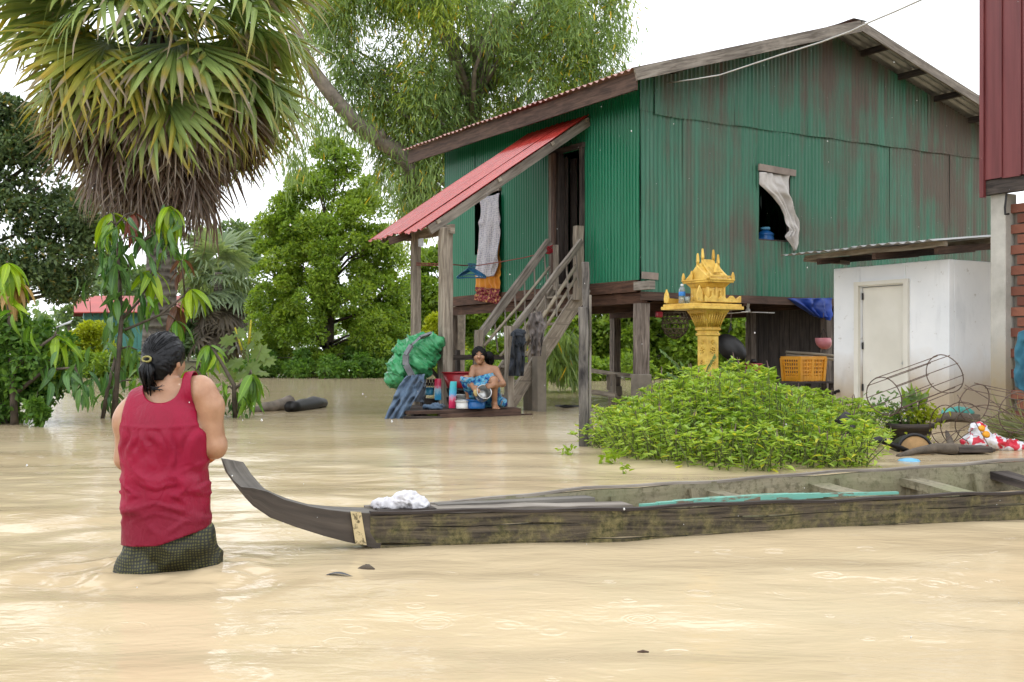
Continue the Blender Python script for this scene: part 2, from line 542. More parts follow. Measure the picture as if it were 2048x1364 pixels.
MT = {}
def build_materials():
    # corrugated painted iron, green; rust where the paint has gone (object random shifts it sheet by sheet)
    def sheet(name, base, faded, rust, rust_lo, rust_hi, rough=.35):
        g = G(name)
        p = g.pos()
        st = g.noise(1.0, 4, g.map(p, (6, 6, .4)), .6)              # streaks run down the sheet
        st2 = g.noise(1.0, 5, g.map(p, (26, 26, .9)), .6)
        pat = g.noise(.42, 3, g.map(p, (1, 1, 1.3), (2.2, .4, 1.7)))
        fine = g.noise(60, 4, p)
        col = g.mix(g.ramp(st2, (.35, 0.0), (.75, .8)), base, faded)
        col = g.mix(g.math('MULTIPLY', g.objrand(), .35), col, faded)
        m = g.math('ADD', g.math('MULTIPLY', st, .42), g.math('MULTIPLY', pat, .58))
        m = g.math('ADD', m, g.math('MULTIPLY', g.math('SUBTRACT', fine, .5), .12))
        m = g.math('ADD', m, g.math('MULTIPLY', g.math('SUBTRACT', g.objrand(), .5), .05))
        m = g.math('ADD', m, g.math('MULTIPLY', g.math('SUBTRACT', g.sep(p)[0], 5.0), .017))   # more rust towards the weather side
        col = g.mix(g.ramp(m, (rust_lo, 0.0), (rust_hi, .85)), col, rust)
        g.set(Base_Color=col, Roughness=g.ramp(m, (rust_lo, rough), (rust_hi, .75)))
        g.p.inputs['Specular IOR Level'].default_value = .45
        g.bump(fine, .08, .002)
        return g.m
    MT['gable'] = sheet('green_iron_weathered', (.028, .165, .092), (.095, .235, .16), (.150, .098, .082), .440, .60, .40)
    MT['green'] = sheet('green_iron', (.006, .16, .07), (.022, .22, .115), (.10, .10, .08), .66, .85, .3)
    g = G('red_iron')
    p = g.pos(); f = g.noise(1.0, 4, g.map(p, (6, 6, 6)))
    g.set(Base_Color=g.ramp(f, (.3, (.42, .04, .032)), (.7, (.56, .07, .055))), Roughness=.2)
    g.p.inputs['Specular IOR Level'].default_value = .8
    g.p.inputs['Coat Weight'].default_value = .3; g.p.inputs['Coat Roughness'].default_value = .15
    MT['red_iron'] = g.m
    MT['roof_pink'] = m_plain('faded_red_roof', (.42, .22, .18), .5, .25, 6, .1)
    MT['zinc'] = m_plain('grey_zinc', (.34, .34, .33), .45, .2, 5, .1, metal=.3)
    MT['zinc_rust'] = m_plain('brown_zinc', (.30, .24, .20), .6, .3, 4, .15)
    MT['wood_grey'] = m_wood('grey_weathered_wood', (.15, .125, .10), (.40, .355, .30))
    MT['wood_pale'] = m_wood('pale_weathered_wood', (.20, .16, .12), (.52, .45, .36))
    MT['wood_post'] = m_wood('house_post_wood', (.085, .065, .05), (.33, .27, .225), wet=.45)
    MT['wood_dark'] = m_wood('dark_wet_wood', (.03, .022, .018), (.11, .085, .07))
    MT['wood_brown'] = m_wood('brown_fascia_wood', (.06, .034, .024), (.17, .10, .07))
    MT['wood_black'] = m_wood('old_black_wood', (.025, .02, .018), (.26, .23, .20), grain=14)
    MT['wood_beam'] = m_wood('red_brown_beam', (.055, .025, .015), (.17, .085, .05))
    MT['bamboo'] = m_wood('bamboo_pole', (.28, .23, .16), (.50, .44, .34), grain=8)
    # boat
    g = G('mossy_boat_wood'); uv = g.tc('UV'); p = g.tc()
    a = g.noise(1.0, 6, g.map(uv, (2.0, 30, 1)), .65, .5)
    ms = g.noise(9, 6, p, .7); ms2 = g.noise(34, 5, p, .7)
    col = g.ramp(a, (.38, (.028, .021, .015)), (.64, (.165, .13, .085)))
    moss = g.ramp(ms2, (.35, (.05, .052, .014)), (.65, (.29, .24, .10)))
    zz = g.sep(g.pos())[2]
    low = g.math('SUBTRACT', .62, g.math('MULTIPLY', zz, 1.7))
    k = g.math('ADD', g.math('MULTIPLY', ms, 1.0), g.math('MULTIPLY', g.math('SUBTRACT', low, .5), .55))
    col = g.mix(g.ramp(k, (.42, 0.0), (.6, .85)), col, moss)
    g.set(Base_Color=col, Roughness=.78); g.bump(g.math('ADD', ms2, a), .9, .006)
    MT['boat_side'] = g.m
    g = G('boat_inside_wood'); uv = g.tc('UV'); p = g.tc()
    a = g.noise(1.0, 6, g.map(uv, (2.0, 22, 1)), .65, .3); b = g.noise(30, 6, p, .75); c = g.noise(2.5, 4, p)
    col = g.ramp(a, (.3, (.15, .13, .08)), (.7, (.34, .30, .20)))
    col = g.mix(g.ramp(b, (.5, 0.0), (.62, .75)), col, (.09, .08, .04))
    col = g.mix(g.ramp(c, (.45, 0.0), (.7, .5)), col, (.20, .22, .10))
    g.set(Base_Color=col, Roughness=.75); g.bump(b, .6, .005)
    MT['boat_in'] = g.m
    MT['prow'] = m_wood('dark_prow_wood', (.06, .046, .034), (.175, .138, .105), .65, grain=18)
    MT['prow_top'] = m_wood('grey_prow_wood', (.10, .088, .075), (.24, .22, .19), .75, grain=30)
    g = G('pale_chipped_paint'); a = g.noise(28, 5, g.tc(), .7)
    g.set(Base_Color=g.ramp(a, (.40, (.12, .09, .04)), (.50, (.62, .50, .28))), Roughness=.7); MT['band'] = g.m
    g = G('turquoise_chipped_paint'); a = g.noise(1.0, 5, g.map(g.tc('UV'), (6, 30, 1)), .7)
    g.set(Base_Color=g.ramp(a, (.40, (.20, .14, .09)), (.47, (.17, .46, .36))), Roughness=.45); MT['turq'] = g.m
    # walls and concrete
    g = G('white_limewash'); p = g.pos(); z = g.sep(p)[2]
    a = g.noise(1.6, 5, p); b = g.noise(5, 5, g.map(p, (1, 1, .25)))
    col = g.ramp(a, (.3, (.76, .78, .81)), (.7, (.86, .87, .89)))
    col = g.mix(g.ramp(b, (.58, 0.0), (.76, .38)), col, (.46, .48, .51))
    col = g.mix(g.ramp(g.noise(9, 6, p, .75), (.62, 0.0), (.70, .6)), col, (.36, .33, .29))
    tide = g.math('SUBTRACT', z, g.math('MULTIPLY', a, .75))
    col = g.mix(g.ramp(tide, (.0, .9), (.5, 0.0)), col, (.44, .34, .22))
    g.set(Base_Color=col, Roughness=.85); g.bump(g.noise(22, 5, p), .2, .006)
    MT['lime'] = g.m
    g = G('cream_door_paint'); a = g.noise(2.2, 4, g.pos())
    g.set(Base_Color=g.ramp(a, (.3, (.68, .655, .58)), (.7, (.77, .745, .675))), Roughness=.5); MT['door'] = g.m
    g = G('grey_concrete'); p = g.pos(); z = g.sep(p)[2]
    a = g.noise(3, 6, p, .65); b = g.noise(30, 4, p)
    col = g.ramp(a, (.3, (.36, .34, .30)), (.7, (.56, .54, .49)))
    tide = g.math('SUBTRACT', z, g.math('MULTIPLY', a, .9))
    col = g.mix(g.ramp(tide, (.0, .8), (.55, 0.0)), col, (.33, .24, .12))
    g.set(Base_Color=col, Roughness=.88); g.bump(b, .3, .005); MT['conc'] = g.m
    MT['conc_dark'] = m_plain('damp_concrete', (.22, .19, .15), .85, .3, 4, .3)
    g = G('brick'); r = g.objrand(); a = g.noise(18, 5)
    col = g.ramp(r, (0.0, (.16, .055, .036)), (1.0, (.30, .115, .07)))
    col = g.mix(g.ramp(a, (.5, 0.0), (.7, .6)), col, (.16, .06, .04))
    g.set(Base_Color=col, Roughness=.9); g.bump(a, .5, .006); MT['brick'] = g.m
    MT['mortar'] = m_plain('mortar', (.20, .17, .14), .95, .2, 15, .3)
    g = G('dark_red_board_paint'); p = g.pos(); a = g.noise(1.0, 5, g.map(p, (14, 14, .8)))
    g.set(Base_Color=g.ramp(a, (.3, (.125, .024, .025)), (.7, (.21, .05, .05))), Roughness=.45)
    g.bump(a, .25, .004); MT['red_board'] = g.m
    # gold shrine
    g = G('gold_shrine_paint'); a = g.noise(9, 5); b = g.voro(34)
    g.set(Base_Color=g.ramp(a, (.3, (.58, .33, .04)), (.7, (.86, .60, .13))), Roughness=.42, Metallic=.1)
    gr = g.ramp(g.noise(23, 6, None, .7), (.54, 0.0), (.68, .6)); bc = g.p.inputs['Base Color'].links[0].from_socket
    g.set(Base_Color=g.mix(gr, bc, (.30, .17, .035)))
    g.bump(g.noise(40, 5), .3, .006); MT['gold'] = g.m
    # cloth and skin
    g = G('skin'); a = g.noise(11, 5, None, .65)
    g.set(Base_Color=g.ramp(a, (.3, (.40, .20, .11)), (.7, (.55, .32, .20))), Roughness=g.ramp(g.noise(30, 3), (.35, .34), (.65, .52)))
    g.bump(g.noise(120, 3), .12, .002)
    g.p.inputs['Subsurface Weight'].default_value = .12; g.p.inputs['Subsurface Radius'].default_value = (.02, .008, .004)
    g.p.inputs['Subsurface Scale'].default_value = .5
    g.p.inputs['Coat Weight'].default_value = .08; MT['skin'] = g.m
    g = G('tan_skin'); a = g.noise(14, 4)
    g.set(Base_Color=g.ramp(a, (.3, (.33, .16, .085)), (.7, (.42, .22, .125))), Roughness=.42)
    g.p.inputs['Coat Weight'].default_value = .1; MT['skin2'] = g.m
    g = G('black_hair'); a = g.noise(1.0, 4, g.map(g.tc(), (90, 90, 12)), .6)
    g.set(Base_Color=g.ramp(a, (.3, (.004, .004, .005)), (.75, (.014, .014, .017))), Roughness=.36)
    g.p.inputs['Specular IOR Level'].default_value = .3; g.bump(a, .5, .004); MT['hair'] = g.m
    g = G('crimson_wet_cloth'); p = g.tc(); z = g.sep(p)[2]; a = g.noise(5, 4)
    col = g.ramp(a, (.3, (.255, .002, .026)), (.7, (.345, .004, .040)))
    col = g.mix(g.ramp(g.math('ADD', z, g.math('MULTIPLY', a, .12)), (.27, .55), (.32, 0.0)), col, (.19, .012, .030))
    g.set(Base_Color=col, Roughness=.52); g.p.inputs['Specular IOR Level'].default_value = .3
    wr = g.noise(22, 4, g.map(p, (1, 1, .6)), .55, 1.6)
    wet = g.noise(6, 3, g.map(p, (1, 1, .7), (3, 1, 2)))
    g.set(Roughness=g.ramp(wet, (.42, .62), (.6, .34)))
    g.bump(g.noise(160, 2), .15, .002, g.bump(wr, .45, .012)); MT['shirt'] = g.m
    g = G('olive_print_cloth'); p = g.tc()
    ns = g.n.new('ShaderNodeVectorMath'); ns.operation = 'MULTIPLY_ADD'; g.l.new(g.noise(7, 3, p, col=True), ns.inputs[0]); ns.inputs[1].default_value = (.045, .045, .06); g.l.new(p, ns.inputs[2])
    wv = g.map(ns.outputs[0], (80, 80, 80), rot=(0, 0, .4))
    s = g.sep(wv)
    sx = g.math('SINE', g.math('MULTIPLY', g.math('ADD', s[0], g.math('MULTIPLY', s[1], .6)), 3.2)); sz = g.math('SINE', g.math('MULTIPLY', s[2], 3.4))
    mm = g.math('ABSOLUTE', g.math('MULTIPLY', sx, sz))
    dd = g.voro(46, g.map(p, (1, 1, 1)), rand=.5)
    col = g.mix(g.ramp(mm, (.30, 0.0), (.85, 1.0)), (.018, .019, .013), (.115, .108, .028))
    col = g.mix(g.ramp(dd, (.18, .8), (.3, 0.0)), col, (.03, .028, .02))
    g.set(Base_Color=col, Roughness=.6); g.bump(g.noise(30, 4), .3, .004); MT['olive'] = g.m
    g = G('blue_floral_cloth'); p = g.tc(); c = g.noise(13, 3, p, .5, 1.2, True); s = g.sep(c)
    col = g.ramp(s[0], (.38, (.01, .018, .22)), (.47, (.02, .22, .40)), (.56, (.14, .42, .60)), (.66, (.30, .16, .12)))
    g.set(Base_Color=col, Roughness=.7); MT['floral'] = g.m
    MT['white_cloth'] = m_cloth('white_cloth', (.78, .77, .79), (.62, .60, .63))
    MT['curtain'] = m_cloth('grey_white_curtain', (.66, .63, .60), (.50, .47, .44))
    g = G('patterned_grey_cloth'); d = g.voro(1.0, g.map(g.tc(), (34, 34, 26)), rand=.35); a = g.noise(3, 3)
    col = g.mix(g.ramp(d, (.25, .8), (.5, 0.0)), (.56, .54, .58), (.22, .23, .33))
    g.set(Base_Color=col, Roughness=.85); MT['pattern'] = g.m
    MT['yellow_cloth'] = m_cloth('saffron_cloth', (.72, .30, .02), (.60, .20, .015))
    g = G('maroon_border_cloth'); d = g.noise(24, 4)
    g.set(Base_Color=g.ramp(d, (.5, (.20, .010, .03)), (.66, (.60, .34, .10))), Roughness=.8); MT['maroon'] = g.m
    MT['grey_blue_cloth'] = m_cloth('wet_grey_blue_cloth', (.13, .155, .19), (.06, .075, .10))
    MT['navy_cloth'] = m_cloth('dark_navy_cloth', (.028, .035, .046), (.016, .02, .028))
    MT['brown_grey_cloth'] = m_cloth('brown_grey_cloth', (.21, .175, .155), (.12, .10, .09))
    MT['jeans'] = m_cloth('blue_jeans_cloth', (.11, .17, .25), (.06, .10, .16))
    g = G('green_tarpaulin'); a = g.noise(4, 4)
    g.set(Base_Color=g.ramp(a, (.3, (.03, .26, .09)), (.7, (.09, .42, .18))), Roughness=.26); g.bump(g.noise(7, 3, None, .5, 1.2), .35, .02); MT['tarp'] = g.m
    MT['tarp_grey'] = m_plain('grey_tarp_hem', (.21, .22, .24), .5, .3, 10, .3)
    MT['blue_tarp'] = m_plain('blue_tarp', (.012, .05, .30), .4, .3, 6, .2)
    MT['teal_cloth'] = m_cloth('teal_blue_cloth', (.035, .17, .24), (.02, .10, .16))
    MT['turq_cloth'] = m_cloth('turquoise_cloth', (.10, .40, .34), (.05, .26, .22))
    # plastics and metal
    for k, c, r in (('blue', (.012, .12, .36), .3), ('cyan', (.03, .22, .36), .35), ('red', (.34, .02, .03), .3), ('white', (.72, .72, .70), .35), ('pink', (.56, .20, .23), .3),
                    ('orange', (.78, .34, .012), .4), ('sky', (.15, .45, .68), .35), ('black', (.012, .012, .013), .45), ('hanger', (.02, .16, .34), .35), ('orange_bag', (.60, .16, .03), .5)):
        MT[k] = m_plain(k + '_plastic', c, r, .12, 7)
    MT['steel'] = m_plain('scratched_aluminium', (.55, .55, .54), .3, .15, 30, .1, metal=.85)
    MT['wire'] = m_plain('rusty_wire', (.12, .078, .056), .7, .35, 30, .2)
    MT['cable'] = m_plain('grey_white_cable', (.55, .54, .52), .6, .1, 4)
    MT['dark_cable'] = m_plain('brown_red_cord', (.25, .06, .04), .7, .2, 9)
    MT['soot'] = m_plain('sooty_iron', (.014, .012, .011), .5, .4, 9, .3)  # the same black also paints the shade inside the shrine's doorway
    MT['rag_net'] = m_plain('brown_fishing_net', (.10, .075, .04), .9, .4, 20, .5)
    g = G('clear_bottle'); g.set(Base_Color=(.75, .88, .95), Roughness=.08, IOR=1.2); g.p.inputs['Transmission Weight'].default_value = .75; MT['bottle'] = g.m
    MT['label_blue'] = m_plain('blue_bottle_label', (.03, .22, .62), .4, .3, 30)
    g = G('printed_packet'); z = g.sep(g.tc('Generated'))[2]; a = g.noise(9, 3, g.tc('Generated'))
    zz = g.math('ADD', z, g.math('MULTIPLY', g.math('SUBTRACT', a, .5), .5))
    g.set(Base_Color=g.ramp(zz, (.22, (.05, .40, .70)), (.5, (.45, .68, .80)), (.62, (.75, .16, .28)), (.75, (.72, .03, .10))), Roughness=.3); MT['packet'] = g.m
    g = G('printed_packet_low'); z = g.sep(g.tc('Generated'))[2]; a = g.noise(9, 3, g.tc('Generated'))
    zz = g.math('ADD', z, g.math('MULTIPLY', g.math('SUBTRACT', a, .5), .5))
    g.set(Base_Color=g.ramp(zz, (.25, (.72, .03, .12)), (.4, (.70, .30, .40)), (.5, (.10, .42, .75)), (.8, (.04, .45, .50))), Roughness=.3); MT['packet2'] = g.m
    g = G('red_white_sack'); a = g.noise(9, 2, g.tc(), .4, .6); b = g.noise(6.5, 1, g.map(g.tc(), (1, 1, 1), (4, 2, 7)))
    col = g.ramp(a, (.565, (.78, .77, .80)), (.59, (.66, .03, .06)))
    g.set(Base_Color=col, Roughness=.35); g.bump(g.noise(22, 3), .3, .01); MT['sack'] = g.m
    MT['sack_print'] = m_plain('orange_print', (.80, .34, .01), .4, .1)
    MT['bark'] = m_plain('grey_brown_bark', (.12, .095, .07), .9, .4, 9, .6)
    MT['bark_pale'] = m_plain('pale_bark', (.24, .20, .16), .9, .35, 7, .6)
    g = G('palm_trunk'); z = g.sep(g.tc())[2]; a = g.noise(9, 5); w = g.math('SINE', g.math('ADD', g.math('MULTIPLY', z, 55), g.math('MULTIPLY', a, 6)))
    g.set(Base_Color=g.ramp(g.math('ADD', g.math('MULTIPLY', w, .15), a), (.25, (.09, .075, .06)), (.75, (.27, .24, .20))), Roughness=.9); g.bump(w, .6, .02); MT['palm_trunk'] = g.m
    # leaves
    MT['lf_palm'] = None
    def frond(name, inner, outer, tip):
        g = G(name); uv = g.sep(g.tc('UV')); a = g.noise(5, 3)
        k = g.math('ADD', uv[0], g.math('MULTIPLY', g.math('SUBTRACT', g.island(), .5), .42))
        k = g.math('ADD', k, g.math('MULTIPLY', g.math('SUBTRACT', g.objrand(), .5), .25))
        col = g.ramp(k, (.2, inner), (.74, outer), (.93, tip[0]), (1.0, tip[1]))
        st = g.noise(1.0, 3, g.map(g.tc('UV'), (2, 14, 1)))
        col = g.mix(g.ramp(st, (.4, 0.0), (.7, .4)), col, [x * .6 for x in inner])
        g.set(Base_Color=col, Roughness=.42)
        tr = g.n.new('ShaderNodeBsdfTranslucent'); g.l.new(g.mix(1.0, col, (1.2, 1.15, .6), 'MULTIPLY'), tr.inputs[0])
        mx = g.n.new('ShaderNodeMixShader'); mx.inputs[0].default_value = .3
        g.l.new(g.p.outputs[0], mx.inputs[1]); g.l.new(tr.outputs[0], mx.inputs[2]); g.l.new(mx.outputs[0], g.out.inputs[0])
        return g.m
    MT['lf_palm'] = frond('palm_frond_green', (.17, .28, .08), (.38, .50, .15), ((.40, .32, .06), (.38, .30, .21)))
    MT['lf_palm_y'] = frond('palm_frond_yellow', (.19, .26, .06), (.42, .43, .07), ((.56, .40, .04), (.40, .32, .22)))
    MT['lf_dead'] = frond('palm_frond_dead', (.11, .062, .038), (.22, .15, .105), ((.36, .29, .23), (.46, .40, .34)))
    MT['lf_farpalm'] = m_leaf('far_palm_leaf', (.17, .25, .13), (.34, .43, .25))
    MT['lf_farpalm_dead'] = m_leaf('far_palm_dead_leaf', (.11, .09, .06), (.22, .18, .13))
    MT['lf_bright'] = m_leaf('bright_tree_leaf', (.11, .22, .024), (.38, .52, .065))
    MT['lf_acacia'] = m_leaf('narrow_hanging_leaf', (.12, .21, .07), (.32, .45, .15), (.70, .50, .05), .02)
    MT['lf_acacia_y'] = m_leaf('narrow_hanging_leaf_bright', (.20, .31, .045), (.48, .58, .09), (.78, .52, .04), .04)
    MT['lf_dark'] = m_leaf('dark_tree_leaf', (.04, .095, .038), (.18, .25, .095), (.26, .22, .06), .05, .35)
    MT['lf_mid'] = m_leaf('mid_green_leaf', (.10, .20, .025), (.34, .50, .06))
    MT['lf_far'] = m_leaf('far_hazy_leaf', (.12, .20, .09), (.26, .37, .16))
    MT['lf_lime'] = m_leaf('lime_shrub_leaf', (.22, .30, .012), (.50, .56, .03))
    MT['lf_basil'] = m_leaf('basil_leaf', (.19, .35, .045), (.52, .68, .14), (.66, .66, .08), .06)
    MT['lf_shrub'] = m_leaf('shrub_leaf', (.05, .15, .025), (.20, .36, .06))
    MT['lf_castor'] = m_leaf('lobed_leaf', (.12, .22, .06), (.26, .36, .12))
    MT['lf_sprig'] = m_leaf('sprig_leaf', (.15, .30, .02), (.36, .50, .04))
    MT['lf_fine'] = m_leaf('fine_compound_leaf', (.08, .19, .05), (.22, .36, .12))
    MT['spike'] = m_plain('purple_brown_flower_spike', (.20, .13, .12), .8, .3, 20)
    MT['stem'] = m_plain('green_brown_stem', (.15, .18, .06), .8, .3, 20)
    MT['straw'] = m_plain('dry_grass', (.34, .34, .16), .7, .35, 12)
    for k, lo, hi in (('mango_bright', (.20, .38, .015), (.42, .58, .03)), ('mango_mid', (.10, .25, .02), (.24, .42, .045)), ('mango_dark', (.045, .14, .03), (.15, .30, .07)),
                      ('mango_red', (.20, .055, .035), (.34, .10, .055)), ('mango_tan', (.45, .27, .09), (.62, .42, .17)), ('mango_brown', (.13, .055, .03), (.22, .10, .05))):
        g = G(k + '_leaf'); r = g.objrand(); uv = g.sep(g.tc('UV'))
        col = g.ramp(r, (0.0, lo), (1.0, hi))
        rib = g.math('ABSOLUTE', g.math('SUBTRACT', uv[1], .5))
        col = g.mix(g.ramp(rib, (.0, .5), (.09, 0.0)), col, [min(1, x * 1.7) for x in hi])
        g.set(Base_Color=col, Roughness=.32); g.p.inputs['Specular IOR Level'].default_value = .55
        wv = g.math('SINE', g.math('MULTIPLY', uv[0], 60)); g.bump(wv, .12, .004)
        tr = g.n.new('ShaderNodeBsdfTranslucent'); g.l.new(g.mix(1.0, col, (1.2, 1.15, .6), 'MULTIPLY'), tr.inputs[0])
        mx = g.n.new('ShaderNodeMixShader'); mx.inputs[0].default_value = .33
        g.l.new(g.p.outputs[0], mx.inputs[1]); g.l.new(tr.outputs[0], mx.inputs[2]); g.l.new(mx.outputs[0], g.out.inputs[0])
        MT[k] = g.m
build_materials()
# ------------------------------------------------------------------ ground under the flood and the water
WOMAN = Vector((-1.30, 4.36, 0))
def build_ground():
    g = G('flooded_ground'); a = g.noise(.4, 6, g.pos())
    g.set(Base_Color=g.ramp(a, (.3, (.07, .09, .03)), (.7, (.16, .12, .06))), Roughness=.95)
    ys = np.concatenate([[-400, -200, -80], np.linspace(-30, 40, 30), np.linspace(42, 60, 16), np.geomspace(64, 400, 18)])
    xs = np.concatenate([-np.geomspace(400, 60, 14), np.linspace(-50, 50, 34), np.geomspace(60, 400, 14)])
    X, Y = np.meshgrid(xs, ys, indexing='ij')
    nz = fbm(np.stack([X * .12, Y * .12, 0 * X], -1), 3)
    t = np.clip((Y + X * .05 + nz * 3 - 46) / 8, 0, 1); t = t * t * (3 - 2 * t)
    Zv = -.9 + .12 * nz + t * (1.25 + .2 * nz)
    n, m = X.shape
    idx = np.arange(n * m).reshape(n, m)
    f = np.stack([idx[:-1, :-1], idx[1:, :-1], idx[1:, 1:], idx[:-1, 1:]], -1).reshape(-1, 4)
    o = np_mesh('ground', np.stack([X, Y, Zv], -1).reshape(-1, 3), f, g.m, smooth=True, origin=(0, 0, -.9))
    props(o, 'low muddy ground that the flood covers, rising at the far tree line', kind='structure')

def build_water():
    g = G('muddy_water'); p = g.pos()
    big = g.noise(.35, 4, g.map(p, (1, 2.2, 1)))
    col = g.ramp(big, (.3, (.63, .485, .295)), (.7, (.72, .585, .38)))
    g.set(Base_Color=col, Roughness=.13, IOR=1.333)
    g.p.inputs['Specular IOR Level'].default_value = .5
    # fine ripples, stretched across the view by the breeze, and rain rings
    h1 = g.noise(1.9, 3, g.map(p, (1.0, 1.9, 1)), .55, 1.2)
    h2 = g.noise(7.0, 2, g.map(p, (1.0, 2.0, 1)), .5, 1.0)
    rings = None
    for sc, off, fr in ((2.9, (0, 0, 0), 60), (4.3, (5.3, 2.2, 0), 80), (2.0, (9.1, 7.7, 0), 50)):
        vec = g.map(g.map(p, (1, 1, 0)), (1, 1, 1), off)
        d = g.voro(sc, vec); rc = g.sep(g.voro(sc, vec, out='Color'))[0]
        rad = g.math('MULTIPLY', rc, .34)
        off_ = g.math('SUBTRACT', d, rad)
        env = g.math('POWER', 2.718, g.math('MULTIPLY', g.math('MULTIPLY', off_, off_), -260.0))
        rg = g.math('MULTIPLY', g.math('SINE', g.math('MULTIPLY', off_, fr)), env)
        rg = g.math('MULTIPLY', rg, g.math('SUBTRACT', 1.0, g.math('MULTIPLY', rc, .8)))
        rings = rg if rings is None else g.math('ADD', rings, rg)
    h3 = g.noise(26.0, 2, g.map(p, (1.0, 1.9, 1)), .5, .6)
    b1 = g.bump(h1, .10, .05)
    b2 = g.bump(h2, .13, .016, b1)
    b3 = g.bump(h3, .16, .005, b2)
    nb = g.bump(rings, .32, .005, b3)
    # murky body under a reflecting surface; the share of reflection follows the angle of the flat surface, less what the chop takes
    dif = g.n.new('ShaderNodeBsdfDiffuse'); g.l.new(col, dif.inputs[0]); g.l.new(nb, dif.inputs['Normal'])
    glo = g.n.new('ShaderNodeBsdfGlossy'); glo.inputs['Roughness'].default_value = .07; g.l.new(nb, glo.inputs['Normal'])
    fr = g.n.new('ShaderNodeFresnel'); fr.inputs['IOR'].default_value = 1.38; g.l.new(b2, fr.inputs['Normal'])
    mx = g.n.new('ShaderNodeMixShader'); g.l.new(g.math('MULTIPLY', fr.outputs[0], .85, True), mx.inputs[0])
    g.l.new(dif.outputs[0], mx.inputs[1]); g.l.new(glo.outputs[0], mx.inputs[2]); g.l.new(mx.outputs[0], g.out.inputs[0])
    # one sheet, fine near the camera and coarse far off
    def axis(lo, mid0, mid1, hi, d, far):
        mid = np.arange(mid0, mid1 + d, d)
        a = mid[0] - np.cumsum(d * np.geomspace(1, far, 44)); b = mid[-1] + np.cumsum(d * np.geomspace(1, far, 44))
        a = a * 1.0; a[-1] = lo; b[-1] = hi
        return np.concatenate([a[::-1], mid, b])
    xs = axis(-400, -4.6, 4.8, 400, .026, 300); ys = axis(-400, 2.3, 8.2, 400, .024, 300)
    X, Y = np.meshgrid(xs, ys, indexing='ij')
    fade = np.exp(-np.maximum(0, np.hypot(np.maximum(np.abs(X) - 4.6, 0), np.maximum(np.maximum(2.3 - Y, Y - 8.2), 0))) / 6)
    q = np.stack([X, Y, 0 * X], -1)
    warp = fbm(q * .7, 5, 2)
    h = .024 * fbm(q * np.array([.8, 1.5, 1]) + 3, 21, 2) + .0045 * fbm(q * np.array([2.6, 4.6, 1]), 31, 2)
    h += .003 * np.sin(Y * 6.3 + X * .9 + warp * 5) * (.4 + .6 * np.clip(vnoise(q * .45, 8) + .4, 0, 1))
    dx, dy = X - WOMAN.x, Y - WOMAN.y; r = np.hypot(dx, dy)
    wake = np.exp(-((r - .28) / .16) ** 2) * .008 + np.sin(r * 13 + warp * 3) * .008 * np.exp(-r / 1.1) * np.clip(r / .3, 0, 1)
    wake += .012 * vnoise(q * 14, 12) * np.exp(-((r - .25) / .16) ** 2)
    h += wake
    for k in range(60):                                              # rings where rain has just hit
        cx, cy = rng.uniform(-2.4, 2.8), rng.uniform(2.4, 6.5); rr = rng.uniform(.015, .09)
        dd = np.hypot(X - cx, Y - cy); h += .0018 * (1 - rr / .12) * np.sin((dd - rr) * 110) * np.exp(-((dd - rr) / .024) ** 2)
    Zv = h * fade
    n, m = X.shape; idx = np.arange(n * m).reshape(n, m)
    f = np.stack([idx[:-1, :-1], idx[1:, :-1], idx[1:, 1:], idx[:-1, 1:]], -1).reshape(-1, 4)
    o = np_mesh('water', np.stack([X, Y, Zv], -1).reshape(-1, 3), f, g.m, smooth=True, origin=(0, 0, 0))
    props(o, 'muddy tan flood water, rippled and dotted by rain', kind='structure')

build_ground()
build_water()

# ------------------------------------------------------------------ leaves and trees
def leaf_mesh(name, C, D, NRM, L, W, mat, parent, shape='diamond', bend=0.0, kind='stuff'):
    """many leaves in one mesh: C bases, D directions, NRM face normals (n,3), L lengths, W widths (n,)"""
    n = len(C)
    D = D / np.maximum(np.linalg.norm(D, axis=1, keepdims=True), 1e-9)
    S = np.cross(D, NRM); S /= np.maximum(np.linalg.norm(S, axis=1, keepdims=True), 1e-9)
    B = np.cross(S, D)
    if shape == 'diamond':
        T = np.array([[0, 0, 0], [.45, .5, .10], [1, 0, 0], [.45, -.5, .10]]); FC = np.array([[0, 1, 2, 3]])
    elif shape == 'fold':
        T = np.array([[0, 0, 0], [.3, .42, .12], [.65, .36, .10], [1, 0, -.05], [.65, -.36, .10], [.3, -.42, .12]]); FC = np.array([[0, 1, 2, 3], [0, 3, 4, 5]])
    else:                                                            # strip: long narrow curved leaf
        T = np.array([[0, 0, 0], [.33, .5, 0], [.33, -.5, 0], [.7, .42, 0], [.7, -.42, 0], [1, 0, 0]]); FC = np.array([[0, 2, 1, 1], [1, 2, 4, 3], [3, 4, 5, 5]])
    bd = bend if hasattr(bend, '__len__') else np.full(n, bend)
    k = len(T)
    Vv = (C[:, None, :] + D[:, None, :] * (T[None, :, 0] * L[:, None])[..., None] + S[:, None, :] * (T[None, :, 1] * W[:, None])[..., None]
          + B[:, None, :] * (T[None, :, 2] * W[:, None] - (T[None, :, 0] ** 2) * (bd * L)[:, None])[..., None])
    if shape == 'strip':
        tri = np.array([[0, 2, 1], [1, 2, 4], [1, 4, 3], [3, 4, 5]])
        Fc = (np.arange(n)[:, None, None] * k + tri[None]).reshape(-1, 3)
    else:
        Fc = (np.arange(n)[:, None, None] * k + FC[None]).reshape(-1, 4)
    o = np_mesh(name, Vv.reshape(-1, 3), Fc, mat, parent)
    if kind: o['kind'] = kind
    return o

def rand_dir(n, up=0.0):
    d = rng.normal(size=(n, 3)); d /= np.linalg.norm(d, axis=1, keepdims=True); d[:, 2] += up
    return d / np.linalg.norm(d, axis=1, keepdims=True)

